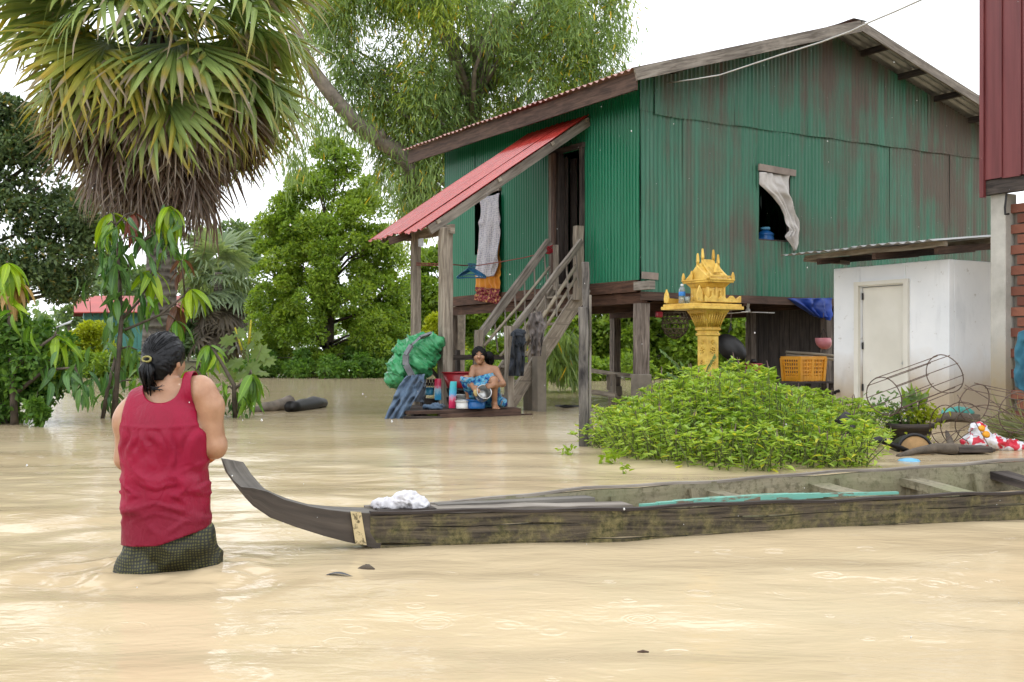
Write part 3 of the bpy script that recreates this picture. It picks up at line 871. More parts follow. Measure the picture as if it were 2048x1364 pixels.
def in_poly(pt, poly):
    x, y = pt; c = False; n = len(poly)
    for i in range(n):
        x1, y1 = poly[i]; x2, y2 = poly[i - 1]
        if (y1 > y) != (y2 > y) and x < (x2 - x1) * (y - y1) / (y2 - y1) + x1: c = not c
    return c

def crown_clumps(poly, D, n, depth, inset=0.0):
    """clump centres inside the crown: its outline is real size at distance D, its depth a share of its width"""
    pts = []; xs = [p[0] for p in poly]; ys = [p[1] for p in poly]
    tries = 0
    while len(pts) < n and tries < n * 60:
        tries += 1
        x, y = random.uniform(min(xs), max(xs)), random.uniform(min(ys), max(ys))
        if not in_poly((x, y), poly): continue
        row = [p for p in np.linspace(min(xs), max(xs), 60) if in_poly((p, y), poly)]
        if not row: continue
        mid = (row[0] + row[-1]) / 2; half = max((row[-1] - row[0]) / 2, 1)
        k = math.sqrt(max(0, 1 - ((x - mid) / half) ** 2))
        w = half / F * D * depth
        y3 = random.uniform(-1, 1) * k * w
        q = P(x, y, D); pts.append((q.x * (D + y3) / D, D + y3, CAM_H + (q.z - CAM_H) * (D + y3) / D))
    return np.array(pts)

def tree(name, label, cat, poly, D, n_clump, clump_r, per, leaf, mat, base, trunk_r=.2, depth=.9, shape='diamond', droop=0.0, bark='bark', group=None,
         mat2=None, share2=0.0, limbs=9, trunk_top=None, flat=.75, hang=0.0):
    """trunk and limbs as tapered tubes; leaves sit on the shells of many uneven clumps spread through the crown"""
    base = Vector(base)
    t = thing(name, base, label, cat, group)
    cl = crown_clumps(poly, D, n_clump, depth)
    top = Vector(trunk_top) if trunk_top else Vector((base.x * .3 + cl[:, 0].mean() * .7, base.y * .4 + cl[:, 1].mean() * .6, np.percentile(cl[:, 2], 72)))
    mb = MB()
    path = [base + Vector((0, 0, -.8)), base, base.lerp(top, .3) + Vector((random.uniform(-.1, .1), 0, 0)), base.lerp(top, .65) + Vector((random.uniform(-.15, .15), .1, 0)), top]
    mb.tube(path, [trunk_r * 1.15, trunk_r, trunk_r * .8, trunk_r * .55, trunk_r * .22], 9)
    mb.build('trunk', MT[bark], t, True)
    br = MB()
    order = rng.permutation(len(cl))[:limbs * 3]
    for i in order:
        c = Vector(cl[i]); k = min(.95, max(.12, (c.z - base.z) / max(.5, top.z - base.z) * .72))
        a = base.lerp(top, k); m = a.lerp(c, .5) + Vector((random.uniform(-.2, .2), random.uniform(-.2, .2), random.uniform(0, .25)))
        br.tube([a, m, c], [trunk_r * .3, trunk_r * .17, trunk_r * .06], 6)
    b = br.build('branch', MT[bark], t, True); b['kind'] = 'stuff'
    for part, m, lo, hi in (('crown', mat, share2, 1.0), ('crown', mat2, 0.0, share2)):
        if m is None or hi <= lo: continue
        sel = cl[int(len(cl) * lo):int(len(cl) * hi)]
        nC = len(sel); rr = clump_r * rng.uniform(.55, 1.25, nC)
        cid = np.repeat(np.arange(nC), per)
        dr = rand_dir(len(cid), .25)
        rad = rr[cid] * (rng.uniform(.25, 1, len(cid)) ** .45)
        C = sel[cid] + dr * rad[:, None] * np.array([1, 1, flat])
        C[:, 2] -= hang * rng.uniform(0, 1, len(cid)) ** 2
        L = leaf[0] * rng.uniform(.6, 1.3, len(cid)); W = L * leaf[1]
        D3 = dr * .7 + rng.normal(size=(len(cid), 3)) * .55; D3[:, 2] -= droop
        nr = dr * .6 + rng.normal(size=(len(cid), 3)) * .6; nr[:, 2] += .55
        leaf_mesh(part, C, D3, nr, L, W, MT[m], t, shape, bend=.12 if shape != 'strip' else rng.uniform(-.25, .25, len(cid)))
    return t

def build_trees():
    tree('leafy_tree', 'dense bright green rounded tree at the far water edge, left of the porch roof', 'tree',
         [(650, 285), (690, 285), (725, 318), (745, 360), (752, 410), (785, 470), (800, 540), (802, 620), (800, 690), (790, 748), (700, 752), (610, 752), (545, 735), (515, 690), (500, 640), (508, 590), (530, 540), (520, 470), (560, 410), (600, 360)],
         45, 235, .55, 460, (.145, .55), 'lf_bright', P(655, 752, 45.5) , .26, .85, mat2='lf_mid', share2=.4, limbs=14)
    # tall tree with narrow hanging leaves behind the house
    ac = [(640, -120), (1250, -140), (1275, 20), (1240, 110), (1180, 165), (1190, 210), (1050, 235), (960, 280), (880, 345), (840, 430), (790, 400), (750, 330), (790, 250), (700, 200), (660, 120), (610, 60)]
    D = 29.0
    base = P(905, 742, 29.5); base.z = 0
    t = tree('acacia_tree', 'tall tree with narrow hanging grey green leaves behind the stilt house', 'tree', ac, D, 205, .60, 440, (.20, .15), 'lf_acacia', base, .30, .55, 'strip', 1.1,
             'bark_pale', mat2='lf_acacia_y', share2=.3, limbs=12, trunk_top=P(960, 60, 29), flat=1.1, hang=.9)
    lm = MB()
    lm.tube([P(850, 400, 29), P(800, 305, 28.6), P(755, 278, 28.3), P(705, 240, 28.0), P(655, 180, 27.8), P(615, 125, 27.6), P(585, 40, 27.5)], [.26, .23, .21, .19, .17, .15, .11], 10)
    lm.tube([P(765, 280, 28.3), P(768, 272, 28.2), P(762, 262, 28.1)], [.08, .09, .07], 7)
    lm.build('limb', MT['bark_pale'], t, True)
    # loose hanging sprays left of the limb, over open sky, and beside the eaves
    n = 4200; cx = rng.uniform(0, 1, n)
    seeds = [(565, 270, 60), (545, 225, 45), (590, 330, 40), (640, 250, 45), (575, 180, 50), (650, 60, 60), (690, 230, 45), (735, 250, 40), (820, 400, 60), (860, 360, 50), (790, 360, 45), (620, 200, 50), (1200, 190, 40), (1180, 60, 60), (1240, 70, 45)]
    C = []
    for i in range(n):
        sx, sy, sp = seeds[i % len(seeds)]
        px = sx + rng.normal() * sp * .45; py = sy + rng.normal() * sp * .6
        q = P(px, py, 28.2 + rng.normal() * .7); C.append(q[:])
    C = np.array(C); D3 = rng.normal(size=(n, 3)) * .35; D3[:, 2] -= 1
    leaf_mesh('spray', C, D3, rng.normal(size=(n, 3)), .28 * rng.uniform(.6, 1.2, n), .03 * rng.uniform(.7, 1.3, n), MT['lf_acacia'], t, 'strip', rng.uniform(-.25, .25, n))
    # dark tree at the side
    tree('dark_tree', 'large dark green tree with sky showing through, beyond the big fan palm', 'tree',
         [(-260, 60), (-60, 130), (40, 215), (110, 290), (90, 350), (150, 395), (215, 440), (190, 520), (160, 590), (70, 640), (-40, 660), (-260, 640)],
         31, 230, .55, 400, (.15, .5), 'lf_dark', P(-60, 760, 31), .34, .55, limbs=14)
    tw = MB()
    # far trees, hazy
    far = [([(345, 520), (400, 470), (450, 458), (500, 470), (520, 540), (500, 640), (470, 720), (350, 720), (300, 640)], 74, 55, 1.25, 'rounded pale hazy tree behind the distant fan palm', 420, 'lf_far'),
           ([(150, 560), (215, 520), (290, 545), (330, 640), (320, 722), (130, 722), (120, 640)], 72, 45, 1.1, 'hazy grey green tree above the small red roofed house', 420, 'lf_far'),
           ([(800, 560), (840, 500), (900, 470), (960, 520), (960, 620), (950, 740), (800, 748)], 52, 60, .8, 'yellow green bushy tree seen between the porch posts', 430, 'lf_mid'),
           ([(930, 600), (1010, 580), (1090, 560), (1130, 640), (1130, 748), (930, 750)], 50, 60, .8, 'mid green tree seen through the staircase rails', 430, 'lf_mid'),
           ([(1080, 600), (1180, 560), (1260, 560), (1300, 640), (1300, 750), (1090, 750)], 44, 70, .75, 'bushy green tree seen under the house floor beside the charred post', 430, 'lf_bright'),
           ([(1270, 590), (1350, 540), (1440, 560), (1470, 640), (1460, 760), (1270, 760)], 42, 70, .7, 'dense tree seen under the house floor behind the shrine column', 430, 'lf_mid'),
           ([(1430, 600), (1500, 560), (1560, 600), (1600, 700), (1580, 760), (1430, 760)], 43, 60, .7, 'green tree seen under the floor between the wok and the dark boards', 430, 'lf_bright')]
    for poly, D, n, r, lab, per, m in far:
        bx = sum(p[0] for p in poly) / len(poly)
        b = P(bx, 745, D); b.z = .15 if D > 48 else -.1
        tree('bushy_tree' if D < 60 else 'hazy_tree', lab, 'tree', poly, D, n, r * .8, per, (.22 if D < 60 else .34, .55), m, b, .18 if D < 60 else .25, .8, limbs=7, group='trees beyond the flood' )
    # drooping branch with narrow leaves under the floor, by the stairs
    t = thing('bamboo_clump', P(1100, 745, 27), 'low clump of drooping narrow leaves under the house floor near the stairs', 'plant')
    n = 1500; C = []; Dd = []
    for i in range(n):
        a = rng.uniform(-.9, .9); k = rng.uniform(0, 1); q = P(1105 + a * 62, 650 + 95 * k + abs(a) * 22, 26 + rng.normal() * .6); C.append(q[:]); Dd.append((a * .6 + rng.normal() * .3, rng.normal() * .3, -.9))
    leaf_mesh('foliage', np.array(C), np.array(Dd), rng.normal(size=(n, 3)), .34 * rng.uniform(.6, 1.3, n), .045 * rng.uniform(.7, 1.3, n), MT['lf_acacia'], t, 'strip', rng.uniform(.0, .3, n))
    mb = MB()
    for a in (-.6, -.2, .2, .6): mb.tube([P(1105 + a * 20, 752, 26), P(1105 + a * 40, 690, 26), P(1105 + a * 75, 655, 26)], [.03, .02, .01], 6)
    s = mb.build('stem', MT['stem'], t, True); s['kind'] = 'stuff'
    # low growth along the far water edge
    def hedge(label, poly, D, n, r, m, leaf, name='shrub', per=300, grp=None):
        bx = sum(p[0] for p in poly) / len(poly); b = P(bx, 750, D); b.z = 0
        tree(name, label, 'shrub', poly, D, n, r, per, leaf, m, b, .06, .8, limbs=4, group=grp)
    hedge('rounded yellow lime shrub in front of the small green house', [(140, 742), (138, 690), (150, 660), (176, 642), (200, 660), (222, 690), (225, 742)], 44, 26, .42, 'lf_lime', (.15, .6))
    hedge('low pale green hedge along the far water edge beside the lime shrub', [(150, 750), (160, 712), (240, 706), (300, 716), (300, 752)], 43, 30, .36, 'lf_mid', (.16, .6))
    hedge('low dark hedge at the foot of the bright rounded tree', [(480, 752), (490, 720), (560, 700), (640, 712), (740, 702), (800, 712), (830, 752)], 43.5, 46, .4, 'lf_shrub', (.16, .5))
    hedge('low green undergrowth at the far water edge between the stilts', [(880, 756), (890, 722), (980, 716), (1100, 722), (1180, 726), (1300, 730), (1300, 764), (1000, 758)], 39, 50, .36, 'lf_mid', (.16, .5))
    hedge('yellow green bush beyond the porch beside the thick post', [(862, 720), (868, 660), (885, 610), (905, 640), (915, 720)], 40, 22, .36, 'lf_lime', (.15, .55))
    # a wood far off, closing the view
    n = 80000
    th = rng.uniform(-1.8, 1.8, n); dd = rng.uniform(118, 150, n)
    hgt = 5.5 + 5.0 * fbm(np.stack([th * 16, dd * .05, 0 * th], -1), 44, 4)
    Cw = np.stack([np.sin(th) * dd, np.cos(th) * dd, .2 + hgt * rng.uniform(0, 1, n) ** .8], -1)
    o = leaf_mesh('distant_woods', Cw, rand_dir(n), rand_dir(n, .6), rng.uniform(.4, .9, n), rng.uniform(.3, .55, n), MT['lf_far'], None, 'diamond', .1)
    props(o, 'far off hazy wood that closes the view over the flood', kind='stuff')

build_trees()

# ------------------------------------------------------------------ fan palms
def fan_frond(nseg, rad, spread, fold, petiole, droop, split=.45, seed=0):
    """one fan leaf along +X from its petiole's foot, as a mesh with uv.x = 0 at the hub and 1 at the tips"""
    r = np.random.default_rng(seed)
    v, f, uv = [], [], []
    # petiole
    for i in range(5):
        k = i / 4; x = petiole * k; z = -droop * .25 * (k ** 2) * petiole
        w = .035 * (1 - .55 * k)
        v += [(x, -w, z), (x, 0, z + w * .6), (x, w, z)]
    for i in range(4):
        for j in range(2):
            a = i * 3 + j; f.append((a, a + 3, a + 4, a + 1)); uv += [(.05, .5)] * 4
    hub = np.array([petiole, 0, -droop * .25 * petiole])
    for s in range(nseg):
        a0 = (s / nseg - .5) * spread; a1 = ((s + 1) / nseg - .5) * spread; am = (a0 + a1) / 2
        L = rad * (1 - .22 * abs(am / (spread / 2)) ** 2) * r.uniform(.9, 1.07)
        dr = droop * r.uniform(.6, 1.5); tw = r.uniform(-.35, .35); tipd = r.uniform(.0, 1.0)
        b = len(v); ks = (0.03, .28, split, .68, .88, 1.0)
        wmax = split * rad * (a1 - a0) * .5
        for k in ks:
            w = k / split * wmax if k <= split else wmax * (1 - (k - split) / (1 - split)) ** .8
            bend = k * k * dr * .55 + max(0, k - .6) ** 2 * 2.4 * tipd * dr
            c = hub + np.array([math.cos(am), math.sin(am), 0]) * L * (k - .22 * bend)
            sd = np.array([-math.sin(am), math.cos(am), 0])
            up = np.array([0, 0, -bend * L * .9])
            ridge = fold * w
            for q, rz in ((-1, 0), (0, ridge), (1, 0)):
                pz = c + sd * (w * q) + up + np.array([0, 0, rz + w * q * tw])
                v.append(tuple(pz))
        for i in range(len(ks) - 1):
            for j in range(2):
                a = b + i * 3 + j
                f.append((a, a + 3, a + 4, a + 1)); t0, t1 = ks[i], ks[i + 1]
                uv += [(t0, j * .5), (t1, j * .5), (t1, j * .5 + .5), (t0, j * .5 + .5)]
    me = bpy.data.meshes.new('frond')
    me.from_pydata(v, [], f); l = me.uv_layers.new(name='UVMap'); l.data.foreach_set('uv', np.array(uv, dtype=np.float32).ravel()); me.update()
    return me

def place_frond(me, name, parent, mat, org, az, el, roll, sc, off):
    """az round Z, el above the horizon"""
    o = bpy.data.objects.new(name, me if not me.materials or me.materials[0] == mat else me.copy())
    if not o.data.materials: o.data.materials.append(mat)
    elif o.data.materials[0] != mat: o.data.materials[0] = mat
    COL.objects.link(o); o.parent = parent
    d = Vector((math.cos(az) * math.cos(el), math.sin(az) * math.cos(el), math.sin(el)))
    side = Vector((-math.sin(az), math.cos(az), 0)); up = d.cross(side)
    m = Matrix((d, side, up)).transposed() @ Matrix.Rotation(roll, 3, 'X')
    o.matrix_local = Matrix.Translation(Vector(org) - off) @ m.to_4x4() @ Matrix.Scale(sc, 4)
    return o

def build_palms():
    r = np.random.default_rng(3)
    D = 16.2
    base = Vector((P(300, 712, D).x, D, 0)); crown = P(322, 12, D)
    t = thing('sugar_palm', base, 'big fan palm with a thick skirt of dead brown fronds hanging over its trunk', 'palm tree')
    mb = MB(); pts, rad = [], []
    for i in range(15):
        k = i / 14; pts.append((base + Vector((0, 0, -.8))).lerp(crown, k) + Vector((.10 * math.sin(k * 3), 0, 0))); rad.append(.24 - .07 * k + .006 * (i % 2))
    mb.tube(pts, rad, 14).build('trunk', MT['palm_trunk'], t, True)
    bt = MB()
    for i in range(26):
        a = r.uniform(0, 6.28); z = r.uniform(-.9, .1); c = crown + Vector((math.cos(a) * .16, math.sin(a) * .16, z))
        bt.beam(c, c + Vector((math.cos(a) * .28, math.sin(a) * .28, .22)), .09, .03)
    s = bt.build('frond_stub', MT['bark'], t); s['kind'] = 'stuff'
    live = [fan_frond(36, 1.42, R(r.uniform(180, 225)), .5, 1.05, d, .64, 10 + i) for i, d in enumerate((.35, .5, .62, .75))]
    live_y = [m.copy() for m in live]
    dead = [fan_frond(22, 1.30, R(r.uniform(75, 115)), 1.0, .65, d, .5, 30 + i) for i, d in enumerate((.15, .3, .4, .25))]
    # live fronds in tiers round the crown; lower tiers hang
    for tier, (n, el, z0) in enumerate(((11, 48, .25), (13, 20, .12), (14, -8, .0), (15, -30, -.15), (13, -48, -.35))):
        for i in range(n):
            az = (i + (tier % 2) * .5 + r.uniform(-.25, .25)) / n * 2 * math.pi
            me, mat = (live_y, MT['lf_palm_y']) if r.random() < .22 else (live, MT['lf_palm'])
            org = crown + Vector((math.cos(az) * .15, math.sin(az) * .15, z0))
            place_frond(me[int(r.integers(0, 4))], 'frond', t, mat, org, az, R(el + r.uniform(-8, 8)), R(r.uniform(-35, 35)), r.uniform(.92, 1.12), base)
    # dead skirt
    for tier, (n, el, z0) in enumerate(((16, -42, -.5), (19, -53, -.75), (20, -62, -1.0), (18, -71, -1.3))):
        for i in range(n):
            az = (i + r.uniform(-.4, .4)) / n * 2 * math.pi
            org = crown + Vector((math.cos(az) * .2, math.sin(az) * .2, z0 + r.uniform(-.12, .12)))
            place_frond(dead[int(r.integers(0, 4))], 'dead_frond', t, MT['lf_dead'], org, az, R(el + r.uniform(-7, 7)), R(r.uniform(-40, 40)), r.uniform(.95, 1.2), base)
    # distant fan palm
    D = 58.0
    base = Vector((P(430, 712, D).x, D, .1)); crown = P(437, 545, D)
    t = thing('fan_palm', base, 'distant hazy fan palm with brown lower fronds, between the big palm and the rounded tree', 'palm tree')
    MB().tube([base + Vector((0, 0, -.6)), base.lerp(crown, .5), crown], [.3, .25, .2], 10).build('trunk', MT['palm_trunk'], t, True)
    ff = [fan_frond(20, 1.5, R(270), .4, 1.3, d, .5, 50 + i) for i, d in enumerate((.5, .8))]
    fd = [m.copy() for m in ff]
    for m in ff + fd: m.name = 'frond'
    for tier, (n, el, z0) in enumerate(((8, 60, .3), (10, 28, .1), (10, 0, -.1), (10, -28, -.4))):
        for i in range(n):
            az = (i + r.uniform(-.3, .3)) / n * 2 * math.pi
            place_frond(ff[int(r.integers(0, 2))], 'frond', t, MT['lf_farpalm'], crown + Vector((0, 0, z0)), az, R(el + r.uniform(-9, 9)), R(r.uniform(-30, 30)), r.uniform(.85, 1.1), base)
    for i in range(22):
        az = i / 22 * 12.56 + r.uniform(-.2, .2)
        place_frond(fd[int(r.integers(0, 2))], 'dead_frond', t, MT['lf_farpalm_dead'], crown + Vector((0, 0, -.8 - 1.4 * (i % 3) / 2)), az, R(-55 + r.uniform(-12, 12)), R(r.uniform(-30, 30)), r.uniform(.9, 1.1), base)
build_palms()

# ------------------------------------------------------------------ mango saplings: every leaf its own piece
def mango_leaf(seed):
    r = np.random.default_rng(seed)
    ks = np.linspace(0, 1, 8); v, f, uv = [], [], []
    cur = r.uniform(.5, 1.1); tw = r.uniform(-.3, .3)
    for k in ks:
        w = .5 * math.sin(math.pi * min(1, k ** .8)) ** .8 * .245 + (.006 if k in (0, 1) else 0)
        x = k - .12 * cur * k * k; z = -cur * k * k * .6
        for q in (-1, 0, 1):
            v.append((x, w * q, z + abs(q) * w * .35 + q * w * tw * k + (.012 * math.sin(k * 22) * abs(q))))
    for i in range(len(ks) - 1):
        for j in range(2):
            a = i * 3 + j; f.append((a, a + 3, a + 4, a + 1)); uv += [(ks[i], j / 2), (ks[i + 1], j / 2), (ks[i + 1], j / 2 + .5), (ks[i], j / 2 + .5)]
    me = bpy.data.meshes.new('leaf'); me.from_pydata(v, [], f)
    l = me.uv_layers.new(name='UVMap'); l.data.foreach_set('uv', np.array(uv, dtype=np.float32).ravel()); me.update()
    me.polygons.foreach_set('use_smooth', np.ones(len(me.polygons), dtype=bool))
    return me
_ML = {}
def mango_mesh(kind):
    if kind not in _ML:
        _ML[kind] = []
        for s in range(4):
            m = mango_leaf(60 + s); m.materials.append(MT[kind]); _ML[kind].append(m)
    return random.choice(_ML[kind])

def put_leaf(parent, off, me, p, d, roll, sc):
    o = bpy.data.objects.new('leaf', me); COL.objects.link(o); o.parent = parent
    d = Vector(d).normalized(); side = d.cross(Z)
    side = side.normalized() if side.length > 1e-3 else Vector((1, 0, 0))
    up = side.cross(d)
    m = Matrix((d, -side, up)).transposed() @ Matrix.Rotation(roll, 3, 'X')
    o.matrix_local = Matrix.Translation(Vector(p) - off) @ m.to_4x4() @ Matrix.Scale(sc, 4)

def mango(label, base, trunk, whorls, loose, D, name='mango_sapling'):
    """trunk: list of tubes (points, radii); whorls: (px, py, n, kind, leaf length); loose: (px, py, spread x, spread y, n, kind, length)"""
    base = Vector(base)
    t = thing(name, base, label, 'sapling')
    mb = MB()
    for pts, rad in trunk: mb.tube(pts, rad, 7)
    mb.build('trunk', MT['bark'], t, True)
    tw = MB()
    def stalk(px, py, dd):
        q = P(px, py, dd); a = min((p for pts, _ in trunk for p in pts), key=lambda c: (Vector(c) - q).length + max(0, c[2] - q.z) * 2)
        tw.tube([a, Vector(a).lerp(q, .55) + Vector((0, 0, .05)), q], [.014, .011, .008], 5)
    for px, py, n, kind, L in whorls:
        dd = D + random.uniform(-.25, .25); q = P(px, py, dd); stalk(px, py, dd)
        for i in range(n):
            a = i * 2.4 + random.uniform(-.3, .3); k = (i + .5) / n
            el = .25 - 1.45 * k + random.uniform(-.15, .15)
            put_leaf(t, base, mango_mesh(kind), q + Vector((0, 0, -.05 * k)), (math.cos(a) * math.cos(el), math.sin(a) * math.cos(el), math.sin(el) - .55), random.uniform(-.5, .5), L * random.uniform(.75, 1.12))
    for px, py, sx, sy, n, kind, L in loose:
        dd0 = D + random.uniform(-.2, .2); stalk(px, py, dd0)
        for i in range(n):
            q = P(px + random.gauss(0, sx * .5), py + random.gauss(0, sy * .5), dd0 + random.gauss(0, .22))
            a = random.uniform(0, 6.28)
            put_leaf(t, base, mango_mesh(kind), q, (math.cos(a) * .5, math.sin(a) * .5, random.uniform(-1.25, -.1)), random.uniform(-.9, .9), L * random.uniform(.6, 1.1))
    s = tw.build('twig', MT['bark'], t, True); s['kind'] = 'stuff'
    return t

def build_mangoes():
    D = 15.0; s = D / F
    L = lambda px: px * s
    c = lambda px, py: P(px, py, D)
    mango('tall mango sapling before the palm trunk with lime green and reddish leaf tufts', c(228, 828),
          [([c(228, 845), c(235, 740), c(243, 640), c(238, 540), c(232, 450)], [.045, .036, .03, .022, .014]),
           ([c(205, 840), c(215, 780), c(235, 700)], [.03, .025, .02]),
           ([c(243, 640), c(280, 600), c(300, 560)], [.022, .016, .012]), ([c(240, 560), c(290, 480), c(335, 420)], [.02, .016, .012]), ([c(250, 660), c(320, 630), c(370, 590)], [.02, .016, .012])],
          [(222, 425, 13, 'mango_bright', L(74)), (337, 412, 13, 'mango_bright', L(72)), (303, 540, 12, 'mango_bright', L(70)), (382, 578, 11, 'mango_bright', L(62)),
           (268, 425, 4, 'mango_red', L(62)), (352, 608, 7, 'mango_brown', L(56)), (352, 640, 9, 'mango_mid', L(56))],
          [(240, 480, 54, 54, 30, 'mango_dark', L(56)), (330, 470, 54, 50, 28, 'mango_dark', L(56)), (235, 545, 48, 48, 28, 'mango_dark', L(58)), (250, 610, 50, 44, 24, 'mango_dark', L(56)),
           (240, 670, 40, 40, 16, 'mango_dark', L(56)), (215, 745, 30, 40, 14, 'mango_dark', L(52)), (345, 500, 30, 30, 8, 'mango_mid', L(54)), (300, 600, 40, 30, 10, 'mango_mid', L(54)),
           (215, 450, 20, 30, 8, 'mango_mid', L(60)), (268, 760, 26, 30, 12, 'mango_mid', L(46)), (218, 800, 14, 26, 10, 'mango_dark', L(44)), (362, 520, 16, 30, 7, 'mango_brown', L(44)), (275, 700, 22, 30, 8, 'mango_dark', L(48))], D)
    D2 = 15.1
    mango('low mango sapling with hanging dark leaves just beyond the wading woman', P(470, 822, D2),
          [([P(470, 835, D2), P(468, 770, D2), P(440, 720, D2), P(420, 690, D2)], [.035, .03, .022, .014]), ([P(468, 780, D2), P(490, 760, D2), P(500, 748, D2)], [.02, .016, .012]), ([P(440, 810, D2), P(410, 760, D2), P(395, 740, D2)], [.02, .016, .012])],
          [(418, 690, 12, 'mango_mid', L(56)), (503, 748, 14, 'mango_mid', L(66)), (400, 735, 11, 'mango_mid', L(54)), (375, 740, 9, 'mango_bright', L(44))],
          [(450, 780, 34, 26, 16, 'mango_mid', L(52)), (425, 705, 22, 24, 8, 'mango_bright', L(48)), (480, 800, 20, 18, 10, 'mango_dark', L(44)), (405, 790, 24, 24, 12, 'mango_dark', L(50)), (500, 790, 18, 22, 7, 'mango_mid', L(54))], D2)
    D3 = 13.6; L3 = lambda px: px * D3 / F; c3 = lambda px, py: P(px, py, D3)
    mango('mango sapling at the picture edge with a pale tan tuft above glossy dark leaves', c3(30, 838),
          [([c3(30, 860), c3(26, 760), c3(20, 650), c3(14, 540)], [.05, .04, .03, .016]), ([c3(26, 740), c3(70, 700), c3(110, 672)], [.03, .024, .014]), ([c3(28, 790), c3(90, 740), c3(150, 735)], [.026, .02, .012])],
          [(15, 525, 12, 'mango_bright', L3(80)), (24, 560, 16, 'mango_tan', L3(74)), (112, 672, 12, 'mango_bright', L3(80)), (6, 700, 8, 'mango_mid', L3(70))],
          [(150, 740, 44, 24, 26, 'mango_dark', L3(56)), (105, 720, 40, 30, 18, 'mango_dark', L3(60)), (40, 650, 40, 34, 16, 'mango_mid', L3(54)), (20, 600, 26, 34, 12, 'mango_bright', L3(58)), (160, 770, 30, 14, 14, 'mango_dark', L3(46))], D3)
    # round leaved shrub below it
    t = tree('leafy_shrub', 'dense dark green small leaved shrub standing in the water below the tan leaf tuft', 'shrub',
             [(-120, 838), (-120, 640), (-30, 605), (50, 610), (95, 640), (150, 700), (165, 745), (110, 775), (80, 800), (95, 830), (60, 838)], 14.1, 105, .19, 150, (.085, .6), 'lf_shrub', PW(10, 846), .05, .8, 'fold', .2, limbs=8)
    t = tree('creeping_shrub', 'small glossy green shoot spreading on the water beside the dark shrub', 'shrub', [(55, 836), (60, 800), (85, 815), (95, 838)], 13.2, 8, .08, 60, (.08, .6), 'lf_shrub', PW(75, 850), .012, .8, 'fold', .1, limbs=2)
    # lobed leaf plant right of the woman
    D4 = 16.0; base = P(490, 800, D4); base.z = 0
    t = thing('castor_plant', base, 'pale plant with broad lobed leaves and a yellow flower spike behind the low mango', 'plant')
    mb = MB()
    for a, b in (((490, 815), (497, 640)), ((488, 760), (450, 690)), ((492, 760), (525, 690)), ((490, 720), (470, 655))): mb.tube([P(*a, D4), P((a[0] + b[0]) / 2 + 3, (a[1] + b[1]) / 2, D4), P(*b, D4)], [.016, .012, .007], 6)
    mb.build('stem', MT['stem'], t, True)
    me = bpy.data.meshes.new('leaf'); vv = [(0, 0, 0)]; n = 18
    for i in range(n):
        a = 2 * math.pi * i / n; rr = 1.0 if i % 2 == 0 else .62
        vv.append((math.cos(a) * rr, math.sin(a) * rr, -.12 * rr + .05 * math.sin(3 * a)))
    me.from_pydata(vv, [], [(0, i + 1, (i + 1) % n + 1) for i in range(n)]); me.update(); me.materials.append(MT['lf_castor'])
    for px, py, sz in ((455, 680, 22), (440, 705, 20), (520, 705, 24), (535, 720, 20), (470, 725, 22), (505, 735, 20), (450, 735, 20), (525, 745, 18), (480, 665, 16), (500, 690, 16), (465, 755, 18), (430, 725, 16), (515, 672, 14), (484, 748, 20), (462, 700, 18)):
        o = bpy.data.objects.new('leaf', me); COL.objects.link(o); o.parent = t
        o.location = P(px, py, D4 + random.uniform(-.15, .15)) - base; o.scale = (sz * D4 / F,) * 3
        o.rotation_euler = (R(random.uniform(25, 75)), R(random.uniform(-25, 25)), R(random.uniform(-50, 50)))
    fs = MB()
    for a, b in (((498, 690), (502, 640)), ((484, 700), (470, 655))): fs.tube([P(*a, D4), P(*b, D4)], [.022, .01], 7)
    fs.build('flower_spike', m_plain('yellow_flower', (.55, .48, .04), .7, .3, 40), t, True)
build_mangoes()
# ------------------------------------------------------------------ stilt house
FLOOR = 1.91
SR = 3.83                                  # ridge line, half the gable's width
SW = 2 * SR
SE = 7.95                                  # where the gable wall ends, behind the pillar
TL = 6.0                                   # length of the stair side
def roof_z(s):                             # underside of the roof over the gable
    return 4.80 + .298 * (s if s <= SR else SW - s)

def corr_sheet(name, parent, org, ax, a0, a1, zlo, zhi, nrm, mat, pitch=.076, amp=.009, off=0.0, rows=6, up=Z, per=6):
    """one corrugated sheet: along ax from a0 to a1, between zlo(a) and zhi(a) along up, ripples along nrm"""
    n = max(2, int(round((a1 - a0) / pitch * per)))
    a = np.linspace(a0, a1, n + 1); j = np.linspace(0, 1, rows + 1)
    lo = np.array([zlo(x) for x in a]); hi = np.array([zhi(x) for x in a])
    A, J = np.meshgrid(a, j, indexing='ij')
    Zz = lo[:, None] + (hi - lo)[:, None] * J
    tilt = random.uniform(-.004, .004)
    rp = amp * np.cos(A / pitch * 2 * math.pi) + off + tilt * (J - .5) * 2 + .007 * vnoise(np.stack([A * 2.2, Zz * 1.6, 0 * A + a0], -1), 4)
    o, x, nn, uu = (np.array(q[:]) for q in (Vector(org), Vector(ax), Vector(nrm), Vector(up)))
    pts = o + A[..., None] * x + Zz[..., None] * uu + rp[..., None] * nn
    idx = np.arange((n + 1) * (rows + 1)).reshape(n + 1, rows + 1)
    f = np.stack([idx[:-1, :-1], idx[1:, :-1], idx[1:, 1:], idx[:-1, 1:]], -1).reshape(-1, 4)
    return np_mesh(name, pts.reshape(-1, 3), f, mat, parent, smooth=True)

